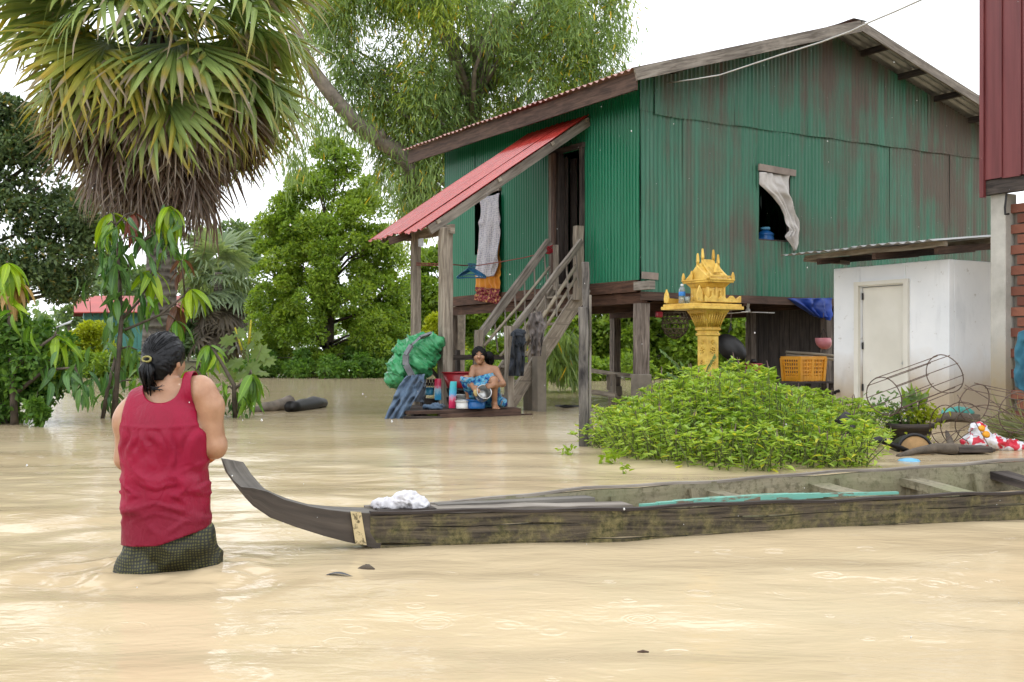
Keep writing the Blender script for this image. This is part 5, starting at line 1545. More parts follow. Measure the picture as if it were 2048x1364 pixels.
def hang(name, tl, tr, bl, br, mat, nrm, folds=5, amp=.03, sag=.0, nu=60, nv=40, seed=1, label=None, cat=None, parent=None, mid=None, group=None, flare=1.0, thick=.006):
    """cloth hanging from tl-tr to bl-br, with folds along nrm"""
    tl, tr, bl, br, nrm = (np.array(Vector(q)[:]) for q in (tl, tr, bl, br, nrm))
    u, v = np.meshgrid(np.linspace(0, 1, nu + 1), np.linspace(0, 1, nv + 1), indexing='ij')
    A = tl + (tr - tl) * u[..., None]; B = bl + (br - bl) * u[..., None]
    p = A + (B - A) * v[..., None]
    if mid is not None: p = p + np.array(mid) * (4 * v * (1 - v))[..., None]
    ph = fbm(np.stack([u * 2.2, v * 1.4, 0 * u + seed], -1), seed, 2) * 2.2
    fo = np.sin(u * folds * 2 * math.pi + ph) * (.35 + .65 * v ** .7 * flare) + .5 * fbm(np.stack([u * 5, v * 4, 0 * u], -1), seed + 3, 2)
    p = p + nrm * (fo * amp)[..., None]; p[..., 2] -= sag * np.sin(u * math.pi) * (1 - v)
    p[..., 2] -= .015 * np.sin(u * folds * math.pi + seed) * v
    idx = np.arange((nu + 1) * (nv + 1)).reshape(nu + 1, nv + 1)
    f = np.stack([idx[:-1, :-1], idx[1:, :-1], idx[1:, 1:], idx[:-1, 1:]], -1).reshape(-1, 4)
    uv = np.stack([u, v], -1).reshape(-1, 2)[f.ravel()]
    o = np_mesh(name, p.reshape(-1, 3), f, mat, parent, smooth=True, uv=uv)
    if thick:
        md = o.modifiers.new('thickness', 'SOLIDIFY'); md.thickness = thick
    return props(o, label, cat, group)

# ------------------------------------------------------------------ the long boat
BE = Vector((math.cos(R(17.9)), math.sin(R(17.9)), 0)); BN = Vector((-BE.y, BE.x, 0)); BN0 = 4.903
def bp(s, o, z): return BE * s + BN * (BN0 + o) + Z * z
def b_at(px, py, o):
    """point on the boat's upright plane at offset o that shows at the pixel"""
    a = (px - 1024) / F; D = (BN0 + o) / (BN.y + BN.x * a)
    return Vector((a * D, D, CAM_H - (py - HZ) / F * D))
def build_boat():
    t = thing('long_boat', bp(3.2, 0, 0), 'long weathered wooden boat with a mossy side and an upturned solid prow, floating empty', 'boat')
    hw = lambda s: .0655 + .1975 * min(1, max(0, (s - .9) / 1.15)) ** .8 - .17 * max(0, (s - 5.2) / 1.6) ** 1.6
    zn = lambda s: .150 - .004 * max(0, s - 1.9) + .10 * max(0, (s - 5.0) / 1.8) ** 2
    zf = lambda s: .155 + .027 * max(0, s - 1.2) + .06 * max(0, (s - 5.0) / 1.8) ** 2
    S = np.linspace(.93, 6.8, 60)
    wob = lambda s, k: .004 * math.sin(s * 5.1 + k) + .003 * math.sin(s * 13 + k * 2)
    def strake(name, side, v0, v1, th, mat, out=0.0):
        m = MB()
        for i, s in enumerate(S):
            o = side * hw(s); zt = zn(s) if side < 0 else zf(s); zb = -.13
            ob = side * max(.03, hw(s) - .035)
            L = lambda v: bp(s, ob + (o - ob) * v + side * out, zb + (zt - zb) * v + wob(s, v0 * 9 + side))
            a, b = L(v0), L(v1); n = BN * (-side * th)
            m.v += [a, b, b + n, a + n]
        for i in range(len(S) - 1):
            b0 = i * 4
            for k in range(4):
                k2 = (k + 1) % 4; q = (b0 + k, b0 + k2, b0 + 4 + k2, b0 + 4 + k)
                if side > 0: q = q[::-1]
                vv = {0: 0, 1: .15, 2: .18, 3: .33}
                uvs = [(S[i], vv[k]), (S[i], vv[k] + .1), (S[i + 1], vv[k] + .1), (S[i + 1], vv[k])]
                m.face(q, uvs if side < 0 else uvs[::-1])
        m.face((0, 3, 2, 1)); e = (len(S) - 1) * 4; m.face((e, e + 1, e + 2, e + 3))
        return m.build(name, mat, t)
    strake('strake', -1, .0, .50, .028, MT['boat_side']); strake('strake', -1, .505, .76, .027, MT['boat_side'], .004); strake('strake', -1, .765, .955, .026, MT['boat_side'])
    strake('gunwale', -1, .955, 1.0, .036, MT['wood_dark'], .006)
    strake('strake', 1, .0, .55, .028, MT['boat_in']); strake('strake', 1, .555, .965, .027, MT['boat_in'], -.002); strake('gunwale', 1, .965, 1.0, .034, MT['wood_grey'], .004)
    for k in range(3):                                       # bottom planks
        m = MB()
        o = (-.13, 0, .13)[k]
        m.beam(bp(1.3, o * .55, -.105), bp(2.1, o, -.11), .13, .03); m.beam(bp(2.1, o, -.11), bp(6.4, o, -.11), .13, .03, seg=6, jitter=.003); m.build('bottom_plank', MT['boat_in'], t)
    for s in np.arange(1.75, 6.4, .42):                      # ribs
        for side in (1, -1):
            z1 = (zf(s) if side > 0 else zn(s)) - .03; o1 = side * (hw(s) - .045); o0 = side * (hw(s) - .085)
            m = MB(); m.beam(bp(s + .01, o0, -.11), bp(s, o1, z1 - random.uniform(0, .04)), .04, .045, up=BE, seg=3, jitter=.003); m.build('rib', MT['boat_in'], t)
    for px in (1430, 1640, 1822, 2000, 2160):                # thwarts
        q = b_at(px, 960, .22); s = q.dot(BE); zz = zf(s) - .075
        m = MB(); w = .075 if px == 1430 else .12
        m.beam(bp(s, hw(s) - .03, zz), bp(s, -hw(s) + .03, zn(s) - .025), w, .04, up=Z, seg=4, jitter=.003); m.build('thwart', MT['boat_in'] if px != 2000 else MT['wood_dark'], t)
    # solid prow carved from one timber
    secs = [((444, 919), (445, 918), (487, 924), .10), ((453, 946), (455, 944), (503, 948), .104), ((465, 963), (467, 960), (515, 962), .108), ((478, 980), (482, 974), (526, 974), .110),
            ((491, 996), (506, 976), (531, 978), .112), ((506, 1012), (535, 983), (545, 985), .114), ((540, 1035), (568, 999), (572, 996), .118), ((591, 1054), (620, 1013), (615, 1008), .122), ((648, 1072), (660, 1020), (655, 1012), .127), ((694, 1084), (701, 1024.5), (697, 1014), .132), ((728, 1091), (742, 1026.5), (735, 1015), .136), ((760, 1100), (775, 1027), (770, 1016), .140)]
    m = MB()
    for B, T1, T2, w in secs:
        a = b_at(*B, -w / 2); b = b_at(*T1, -w / 2); c = b_at(*T2, w / 2 + .0); d = a + BN * (w * .8)
        m.v += [a, b, c, d]
    for i in range(len(secs) - 1):
        b0 = i * 4
        for k in range(4):
            k2 = (k + 1) % 4; m.cur = 1 if k == 1 else 0
            m.face((b0 + k2, b0 + k, b0 + 4 + k, b0 + 4 + k2), [(i * .05, k * .09), (i * .05, k * .09 + .08), (i * .05 + .05, k * .09 + .08), (i * .05 + .05, k * .09)])
    m.cur = 0
    m.face((0, 1, 2, 3)); e = (len(secs) - 1) * 4; m.face((e + 3, e + 2, e + 1, e))
    m.build('prow', [MT['prow'], MT['prow_top']], t, bevel=.006)
    # fore deck, pale band, inner board
    m = MB(); m.beam(bp(.97, 0, .142), bp(1.22, 0, .142), .13, .02); m.build('fore_deck', MT['wood_dark'], t)
    m = MB()
    a, b, c, d = b_at(701, 1023, -.077), b_at(722, 1024, -.077), b_at(733, 1090, -.077), b_at(711, 1087, -.077)
    m.poly([d, c, b, a], .008, -BN); m.build('painted_band', MT['band'], t)
    m = MB(); m.beam(b_at(846, 1019, .03), b_at(1254, 1010, .02), .14, .022, seg=6, jitter=.003); m.build('inner_board', MT['wood_grey'], t)
    m = MB(); m.beam(b_at(870, 1010, .10), b_at(1180, 997, .17), .10, .02, seg=4, jitter=.003); m.build('inner_board', MT['prow_top'], t)
    # things lying in it
    m = MB()
    n = 16; pts = []; rad = []
    p0, p1 = b_at(1280, 1014, -.20), b_at(1795, 988, -.20)
    for i in range(n + 1):
        k = i / n; pts.append(p0.lerp(p1, k) + Z * (.006 + .008 * math.sin(k * math.pi))); rad.append(.004 + .016 * math.sin(math.pi * min(1, k * 1.25 + .06)) ** .7 if k < .75 else .004 + .016 * math.sin(math.pi * .97) ** .7 + .008 * (1 - k))
    for i in range(n):
        m.beam(pts[i], pts[i + 1], max(.02, rad[i] * 2.6), max(.012, rad[i] * 1.6))
    o = m.build('paddle', MT['turq'], None); props(o, 'chipped turquoise painted paddle lying along the near side of the long boat', 'paddle')
    c = bp(1.085, .01, .155)
    crumple('white_shirt', c, [((-.075, 0, .01), (.05, .04, .018)), ((0, .0, .015), (.07, .045, .025)), ((.04, .01, .03), (.04, .03, .028)), ((.01, -.01, .04), (.035, .03, .022)), ((.075, .0, .008), (.035, .035, .018))], MT['white_cloth'],
            'crumpled white cloth lying on the fore deck of the long boat', 'cloth', .005, .010, 26, 3, squash=-.01)
build_boat()

# ------------------------------------------------------------------ gold spirit house
SHC = P(1416, 712, 10.9); SHC.z = 0
def gz(py): return CAM_H + (HZ - py) / F * 10.9
def gs(a, b, z): return SHC + V * a + U * b + Z * z
def build_shrine():
    t = thing('spirit_house', SHC, 'gold painted spirit house with four spires on a flared ornate column', 'shrine')
    q2 = math.sqrt(2) / 2
    sq = lambda prof, name, **k: MB().lathe([(a * q2, z) for a, z in prof], SHC, 4, V, U, Z, math.pi / 4).build(name, MT['gold'], t, **k)
    sq([(.26, -.6), (.26, .30), (.22, .32), (.22, .36), (.16, .40), (.14, .44), (.14, gz(672)), (.165, gz(671)), (.165, gz(667)), (.145, gz(666)), (.15, gz(662)), (.175, gz(660)), (.175, gz(657)), (.165, gz(656)), (.19, gz(645)), (.245, gz(630)), (.275, gz(624)), (.285, gz(622)), (.285, gz(619))], 'column', bevel=.004)
    # carved relief on the shaft: rosettes and petals, standing proud
    for nrm, along in ((-V, U), (-U, V)):
        for zc, r in ((gz(700), .034), (gz(725), .03), (gz(684), .022)):
            m = MB(); c = SHC + nrm * .071 + Z * zc
            for k in range(7):
                a = k / 7 * 6.283; d = along * math.cos(a) + Z * math.sin(a)
                m.lathe([(.0, .010), (.006, .008), (.009, .002), (.009, -.004)], c + d * r * .75, 8, along, Z, nrm)
            m.lathe([(0, .012), (.008, .009), (.012, -.002)], c, 10, along, Z, nrm); m.build('rosette', MT['gold'], t, True)
        for k in range(7):                                    # lotus petals on the flare
            x = (k - 3) * .031; m = MB()
            for kk in range(1):
                z0, z1 = gz(654), gz(628); a0, a1 = .17 / 2, .26 / 2
                m.tube([SHC + nrm * (a0 + .002) + along * (x * .72) + Z * z0, SHC + nrm * (a0 * .6 + a1 * .4 + .006) + along * (x * .85) + Z * (z0 * .5 + z1 * .5), SHC + nrm * (a1 + .006) + along * x + Z * z1], [.007, .011, .006], 6)
            m.build('petal', MT['gold'], t, True)
        for k in range(9):
            x = (k - 4) * .019; m = MB(); m.lathe([(0, .008), (.007, .005), (.009, -.004)], SHC + nrm * .0875 + along * x + Z * gz(647), 7, along, Z, nrm); m.build('bead', MT['gold'], t, True)
    # tray
    t0, t1, u0, u1 = -.375, .235, -.24, .24
    c = ((t0 + t1) / 2, (u0 + u1) / 2)
    zt = gz(606)
    m = MB(); m.box(gs(c[0], c[1], gz(617)), t1 - t0, u1 - u0, .03, V, U, Z); m.box(gs(c[0], c[1], gz(611.5)), t1 - t0 - .03, u1 - u0 - .03, .022, V, U, Z); m.build('tray', MT['gold'], t, bevel=.004)
    # parapets, wavy topped
    def para(p0, p1, h, waves, name='parapet'):
        m = MB(); n = 40
        d = (p1 - p0); nn = Z.cross(d).normalized() * .011
        pts = []
        for i in range(n + 1):
            k = i / n; pts.append(p0 + d * k + Z * (h * (.75 + .25 * math.cos(k * waves * 2 * math.pi)) ))
        for i in range(n):
            a, b = p0 + d * (i / n), p0 + d * ((i + 1) / n)
            bi = len(m.v); m.v += [a - nn, b - nn, pts[i + 1] - nn, pts[i] - nn, a + nn, b + nn, pts[i + 1] + nn, pts[i] + nn]
            m.face((bi, bi + 1, bi + 2, bi + 3)); m.face((bi + 5, bi + 4, bi + 7, bi + 6)); m.face((bi + 3, bi + 2, bi + 6, bi + 7))
        m.build(name, MT['gold'], t)
    para(gs(-.23, u0 + .03, zt), gs(t1 - .02, u0 + .03, zt), .062, 4); para(gs(t0 + .03, u1 - .03, zt), gs(t1 - .02, u1 - .03, zt), .05, 2)
    para(gs(t1 - .03, u0 + .03, zt), gs(t1 - .03, u1 - .03, zt), .055, 3)
    def antefix(p, h, w, along, name='antefix'):
        m = MB(); pts = []
        for k, (x, y) in enumerate(((-.5, 0), (-.62, .35), (-.42, .65), (0, 1), (.42, .65), (.62, .35), (.5, 0))): pts.append(p + along * (x * w) + Z * (y * h))
        m.poly(pts, .016, Z.cross(along).normalized()); m.build(name, MT['gold'], t, bevel=.004)
    antefix(gs(t0 + .03, u1 - .05, zt), .13, .06, U); antefix(gs(t0 + .10, u0 + .04, zt), .15, .06, V)
    m = MB(); m.beam(gs(t0 + .03, u1 - .05, zt + .02), gs(t0 + .2, u1 - .03, zt + .015), .02, .05); m.build('parapet', MT['gold'], t)
    # little house
    z0, z1 = zt, gz(567)
    hv, hu = .10, .11
    sq2 = lambda prof, name: MB().lathe([(1, 0)], SHC, 4)
    def ring(prof, name, mat='gold', bevel=.003):
        m = MB(); b = 0
        for (a, bb, z) in prof:
            m.v += [gs(-a, -bb, z), gs(a, -bb, z), gs(a, bb, z), gs(-a, bb, z)]
        for i in range(len(prof) - 1):
            for k in range(4):
                k2 = (k + 1) % 4; m.face((i * 4 + k, i * 4 + k2, i * 4 + 4 + k2, i * 4 + 4 + k))
        m.face((3, 2, 1, 0)); e = (len(prof) - 1) * 4; m.face((e, e + 1, e + 2, e + 3))
        return m.build(name, MT[mat], t, bevel=bevel)
    ring([(hv + .015, hu + .015, z0), (hv + .015, hu + .015, z0 + .012), (hv, hu, z0 + .016), (hv, hu, z1 - .045), (hv + .012, hu + .012, z1 - .04), (hv + .04, hu + .045, z1)], 'wall')
    ring([(.155, .185, z1 + .001), (.158, .188, z1 + .018), (.165, .195, z1 + .022), (.165, .195, z1 + .034), (.15, .18, z1 + .036)], 'roof_slab')
    # arched doorway on the tray side, its shaded inside painted as a flat black plate
    m = MB(); c = gs(-hv - .002, 0, z0 + .02); pts = []
    for x, y in ((-.045, 0), (.045, 0), (.045, .065), (.03, .09), (0, .115), (-.03, .09), (-.045, .065)): pts.append(c + U * x + Z * y)
    m.poly(pts, .004, -V); m.build('niche_shade', MT['soot'], t)
    m = MB(); ring_pts = [c + U * x + Z * y - V * .004 for x, y in ((-.052, 0), (-.052, .068), (-.034, .097), (0, .126), (.034, .097), (.052, .068), (.052, 0))]
    m.tube(ring_pts, .009, 6); m.build('arch', MT['gold'], t)
    m = MB(); m.tube([c + Z * .0 - V * .006, c + Z * .05 - V * .006, c + Z * .075 - V * .006], [.016, .014, .004], 8); m.build('figure', MT['zinc'], t, True)
    for a in (-hv, 0, hv):                                    # side panels with small reliefs
        m = MB(); m.beam(gs(a, -hu - .006, z0 + .015), gs(a, -hu - .006, z1 - .04), .018, .018); m.build('pilaster', MT['gold'], t)
    for a in (-.05, .05):
        m = MB(); b = gs(a, -hu - .004, z0 + .035)
        m.tube([b, b + Z * .03, b + Z * .055, b + Z * .075], [.016, .011, .014, .004], 8); m.lathe([(.0, .012), (.011, .008), (.012, -.006)], b + Z * .066, 8, V, Z, -U); m.build('relief', MT['gold'], t, True)
    for a, b in ((-hv, -hu), (-hv, hu)):
        m = MB(); m.beam(gs(a - .004, b, z0 + .015), gs(a - .004, b, z1 - .04), .02, .02); m.build('pilaster', MT['gold'], t)
    # steep roof with spired gable ends
    zb = z1 + .036
    def gable_roof(hvv, huu, zbb, zr, name='roof', n=7):
        m = MB()
        for sd in (-1, 1):
            for i in range(n):
                k0, k1 = i / n, (i + 1) / n
                y = lambda k: sd * huu * (1 - k) ** 1.25; z = lambda k: zbb + (zr - zbb) * k
                a = len(m.v); m.v += [gs(-hvv, y(k0), z(k0)), gs(hvv, y(k0), z(k0)), gs(hvv, y(k1) + sd * .006, z(k1)), gs(-hvv, y(k1) + sd * .006, z(k1))]
                m.face((a, a + 1, a + 2, a + 3) if sd < 0 else (a + 3, a + 2, a + 1, a))
                a = len(m.v); m.v += [gs(-hvv, y(k0), z(k0)), gs(hvv, y(k0), z(k0)), gs(hvv, y(k0) + sd * .006, z(k0)), gs(-hvv, y(k0) + sd * .006, z(k0))]
                m.face((a, a + 1, a + 2, a + 3))
        m.build(name, MT['gold'], t)
    gable_roof(.118, .155, zb, gz(528)); gable_roof(.062, .12, zb + .03, gz(519))
    def spire(a, huu, zbb, zr, ztip):
        m = MB(); pts = []
        L = [(huu * (1 - k) ** 1.35 + .018 * (1 - k ** 3), zbb + (zr - zbb) * k) for k in np.linspace(0, 1, 7)] + [(.0135, zr + (ztip - zr) * .22), (.0085, zr + (ztip - zr) * .6)]
        for y, z in L: pts.append(gs(a, -y, z))
        pts.append(gs(a, 0, ztip))
        for y, z in L[::-1]: pts.append(gs(a, y, z))
        m.poly(pts, .026, V); m.build('spired_gable', MT['gold'], t, bevel=.005)
    spire(-.125, .16, zb, gz(530), gz(507)); spire(.125, .16, zb, gz(530), gz(507)); spire(-.066, .125, zb + .02, gz(521), gz(497)); spire(.066, .125, zb + .02, gz(521), gz(498))
    m = MB(); m.poly([gs(-.045, -.14, gz(547)), gs(.045, -.14, gz(547)), gs(0, -.115, gz(528))], .03, -U); m.build('dormer', MT['gold'], t, bevel=.004)
    m = MB(); m.beam(gs(-.13, -.165, gz(554)), gs(.13, -.165, gz(554)), .014, .014); m.build('moulding', MT['gold'], t)
    for a, b in ((-.15, -.18), (.15, -.18), (-.15, .18), (.15, .18)): antefix(gs(a, b, z1 + .03), .075, .032, V if b < 0 else U, 'finial')
    antefix(gs(-.15, .06, z1 + .03), .09, .035, U, 'finial'); antefix(gs(.15, .06, z1 + .03), .09, .035, U, 'finial')
    m = MB(); m.lathe([(0, .02), (.014, .014), (.017, 0), (.012, -.01)], gs(-.165, -.195, z1 + .035), 10); m.build('boss', MT['gold'], t, True)
    # offerings
    D = 10.86
    b = P(1364, 614, D); b.z = zt - .004
    o = thing('water_bottle', b, 'small clear water bottle with a blue label on the tray of the spirit house', 'bottle')
    MB().lathe([(.0, 0), (.028, .0), (.031, .006), (.031, .05), (.028, .055), (.031, .06), (.031, .125), (.026, .14), (.013, .158), (.012, .166)], b, 18).build('body', MT['bottle'], o, True)
    MB().lathe([(.032, .068), (.0325, .07), (.0325, .105), (.032, .107)], b, 18).build('label', MT['label_blue'], o, True)
    MB().lathe([(.014, .164), (.0145, .165), (.0145, .18), (.0, .182)], b, 12).build('cap', MT['white'], o, True)
    b = P(1375, 608, D - .02); b.z = zt - .004
    o = MB().lathe([(.0, .004), (.022, .004), (.024, 0), (.026, 0), (.031, .06), (.0295, .06), (.0245, .008), (0, .008)], b, 16).build('drinking_glass', MT['bottle'], None, True)
    props(o, 'drinking glass beside the water bottle on the spirit house tray', 'glass')
build_shrine()

# ------------------------------------------------------------------ the clump of herbs and the plants round it
def build_bush():
    foot = [PW(px, py) for px, py in ((1196, 892), (1250, 917), (1340, 930), (1395, 938), (1500, 942), (1600, 938), (1735, 935), (1700, 908), (1768, 880))]
    foot += [P(1772, 712, 11.4), P(1690, 712, 11.7), P(1560, 712, 11.6), P(1400, 712, 11.9), P(1290, 712, 12.2), P(1228, 712, 12.0), P(1202, 712, 11.0)]
    poly = [(p.x, p.y) for p in foot]
    t = thing('herb_clump', (2.2, 9.8, 0), 'broad light green clump of flowering basil standing in the flood in front of the shrine', 'shrub')
    def edge(x, y):
        d = 9
        for i in range(len(poly)):
            x1, y1 = poly[i - 1]; x2, y2 = poly[i]; vx, vy = x2 - x1, y2 - y1
            k = max(0, min(1, ((x - x1) * vx + (y - y1) * vy) / (vx * vx + vy * vy))); d = min(d, math.hypot(x - x1 - vx * k, y - y1 - vy * k))
        return d
    xs = [p[0] for p in poly]; ys = [p[1] for p in poly]
    C, Dd, Nn, Ln, Wd = [], [], [], [], []
    st, sp = MB(), MB()
    n = 0
    def top_row(px):                                           # how tall the clump stands along its width
        return np.interp(px, [1170, 1200, 1240, 1290, 1340, 1400, 1470, 1530, 1600, 1650, 1720, 1770, 1800], [850, 822, 806, 786, 770, 764, 766, 784, 778, 798, 806, 840, 880])
    while n < 1350:
        x, y = random.uniform(min(xs), max(xs)), random.uniform(min(ys), max(ys))
        if not in_poly((x, y), poly): continue
        n += 1
        e = edge(x, y); px = 1024 + x / y * F
        hmax = max(.16, CAM_H - (top_row(px) - HZ) / F * 11.6)
        hgt = (min(hmax + .03, .66) * min(1, .45 + e * .85) + .15 * vnoise(np.array([x * 2.0, y * 2.0, 0.0]), 9)) * random.uniform(.74, 1.14)
        hgt = max(.12, min(hgt, hmax + .03 if y > 10.3 else hgt))
        lean = Vector((random.uniform(-.14, .14), random.uniform(-.14, .14), 0))
        if e < .25: lean += Vector((x - 2.2, y - 9.9, 0)).normalized() * .12
        b = Vector((x, y, -.1)); tp = Vector((x, y, hgt)) + lean
        st.tube([b, b.lerp(tp, .5) - lean * .15, tp], [.006, .005, .003], 4, cap=False)
        nodes = max(4, int((hgt + .05) / .042)); rot = random.uniform(0, 3.14)
        for k in range(nodes):
            f = (k + .6) / nodes
            p = b.lerp(tp, .12 + .88 * f)
            if p.z < .0: continue
            for sgn in (0, math.pi):
                a = rot + k * 1.57 + sgn + random.uniform(-.3, .3)
                br = random.uniform(.0, .07) * (1.3 - f)
                d = Vector((math.cos(a), math.sin(a), random.uniform(-.35, .5)))
                C.append((p + d * br)[:]); Dd.append(d[:]); L = random.uniform(.045, .10) * (1.05 - .3 * f)
                Nn.append((random.uniform(-.3, .3) - d.x * .3, random.uniform(-.3, .3) - d.y * .3, 1)); Ln.append(L); Wd.append(L * random.uniform(.34, .46))
        for k in range(8):
            a = random.uniform(0, 6.28); d = Vector((math.cos(a) * .7, math.sin(a) * .7, random.uniform(.2, .9)))
            C.append((tp + Vector((0, 0, -.01)))[:]); Dd.append(d[:]); L = random.uniform(.045, .075); Nn.append((-d.x * .6, -d.y * .6, 1)); Ln.append(L); Wd.append(L * .45)
        if random.random() < .16:
            q = tp + Vector((random.uniform(-.02, .02), random.uniform(-.02, .02), random.uniform(.04, .08)))
            sp.tube([tp, tp.lerp(q, .4), q], [.003, .0048, .002], 5, cap=False)
    leaf_mesh('foliage', np.array(C), np.array(Dd), np.array(Nn), np.array(Ln), np.array(Wd), MT['lf_basil'], t, 'fold', .25)
    s = st.build('stems', MT['stem'], t, True); s['kind'] = 'stuff'
    s = sp.build('flower_spikes', MT['spike'], t, True); s['kind'] = 'stuff'
    # feathery plant at the shrine's foot
    t = thing('feathery_plant', P(1400, 790, 11.0), 'feathery compound leaved plant at the foot of the spirit house column', 'plant')
    t.location.z = 0
    C, Dd, Nn, Ln, Wd = [], [], [], [], []
    m = MB()
    for (x0, y0, x1, y1, D) in ((1390, 780, 1322, 702, 10.6), (1395, 780, 1362, 728, 10.5), (1400, 780, 1430, 712, 10.5), (1410, 780, 1465, 718, 10.6), (1405, 780, 1395, 735, 10.4), (1430, 785, 1500, 742, 10.5), (1380, 785, 1335, 748, 10.3), (1395, 790, 1350, 760, 10.1), (1420, 790, 1455, 745, 10.2)):
        a, b = P(x0, y0, D), P(x1, y1, D); mid = a.lerp(b, .55) + Vector((0, 0, .05)); m.tube([a, mid, b], [.006, .005, .002], 5)
        for k in range(22):
            f = .25 + .75 * k / 21; p = a * (1 - f) ** 2 + mid * 2 * f * (1 - f) + b * f * f
            for sgn in (-1, 1):
                d = (b - a).normalized() * .35 + Vector((0, 0, sgn * .8)).cross((b - a).normalized()) * .0 + Vector((random.uniform(-.2, .2), sgn * .8, sgn * .55))
                C.append(p[:]); Dd.append(d[:]); Ln.append(.035 * random.uniform(.7, 1.2)); Wd.append(.014); Nn.append((random.uniform(-.4, .4), -.6, .8))
    leaf_mesh('leaflets', np.array(C), np.array(Dd), np.array(Nn), np.array(Ln), np.array(Wd), MT['lf_fine'], t, 'fold', .1)
    s = m.build('stem', MT['stem'], t, True); s['kind'] = 'stuff'
    # broad leafed clump behind it
    t = thing('broad_leaf_plant', P(1515, 790, 12.2), 'bright broad leafed plant behind the basil beside the black stove', 'plant'); t.location.z = 0
    n = 90; C = np.array([P(1515 + rng.normal() * 16, 762 + rng.normal() * 14, 12.2 + rng.normal() * .1)[:] for _ in range(n)])
    leaf_mesh('foliage', C, rand_dir(n, .3), rand_dir(n, .8), .13 * rng.uniform(.6, 1.2, n), .075 * rng.uniform(.7, 1.2, n), MT['lf_sprig'], t, 'fold', .3)
    MB().tube([P(1515, 800, 12.2) - Z * .4, P(1515, 770, 12.2)], [.02, .01], 6).build('stem', MT['stem'], t, True)
    # blackened stump under the right flank
    c = PW(1697, 915); c.y += .5; c.x += .14
    m = MB(); m.tube([c - Z * .4, c + Z * .05, c + Z * .15 + Vector((.01, 0, 0)), c + Z * .27 + Vector((-.02, .02, 0)), c + Z * .33], [.09, .075, .055, .085, .03], 9)
    m.tube([c + Z * .05 + Vector((.05, 0, 0)), c + Z * .1 + Vector((.3, .1, 0)), c + Vector((.55, .12, .0))], [.04, .03, .02], 7)
    o = m.build('charred_stump', MT['soot'], None, True); props(o, 'charred black stump at the flank of the basil clump', 'stump')
    # sprigs floating or rising from the water left of the clump
    for k, (px, py, nn, sz, lab) in enumerate(((1132, 912, 26, .07, 'single green sprig rising from the open water nearest the charred post'), (1222, 928, 26, .10, 'yellowish shoot with long leaves at the front of the basil clump'), (1246, 944, 10, .06, 'tiny sprig on the water between the basil clump and the long boat'))):
        c = PW(px, py); C = np.array([(c + Vector((random.gauss(0, sz * .5), random.gauss(0, sz * .5), random.uniform(.0, sz * .9))))[:] for _ in range(nn)])
        t = thing('water_sprig', c, lab, 'sprig', 'sprigs on the water by the basil')
        leaf_mesh('foliage', C, rand_dir(nn, .5), rand_dir(nn, .8), sz * rng.uniform(.5, 1.0, nn), sz * .4 * rng.uniform(.6, 1.1, nn), MT['lf_sprig'], t, 'fold', .3)
        MB().tube([c - Z * .15, c + Z * sz * .8], [.004, .002], 5).build('stem', MT['stem'], t, True)
build_bush()

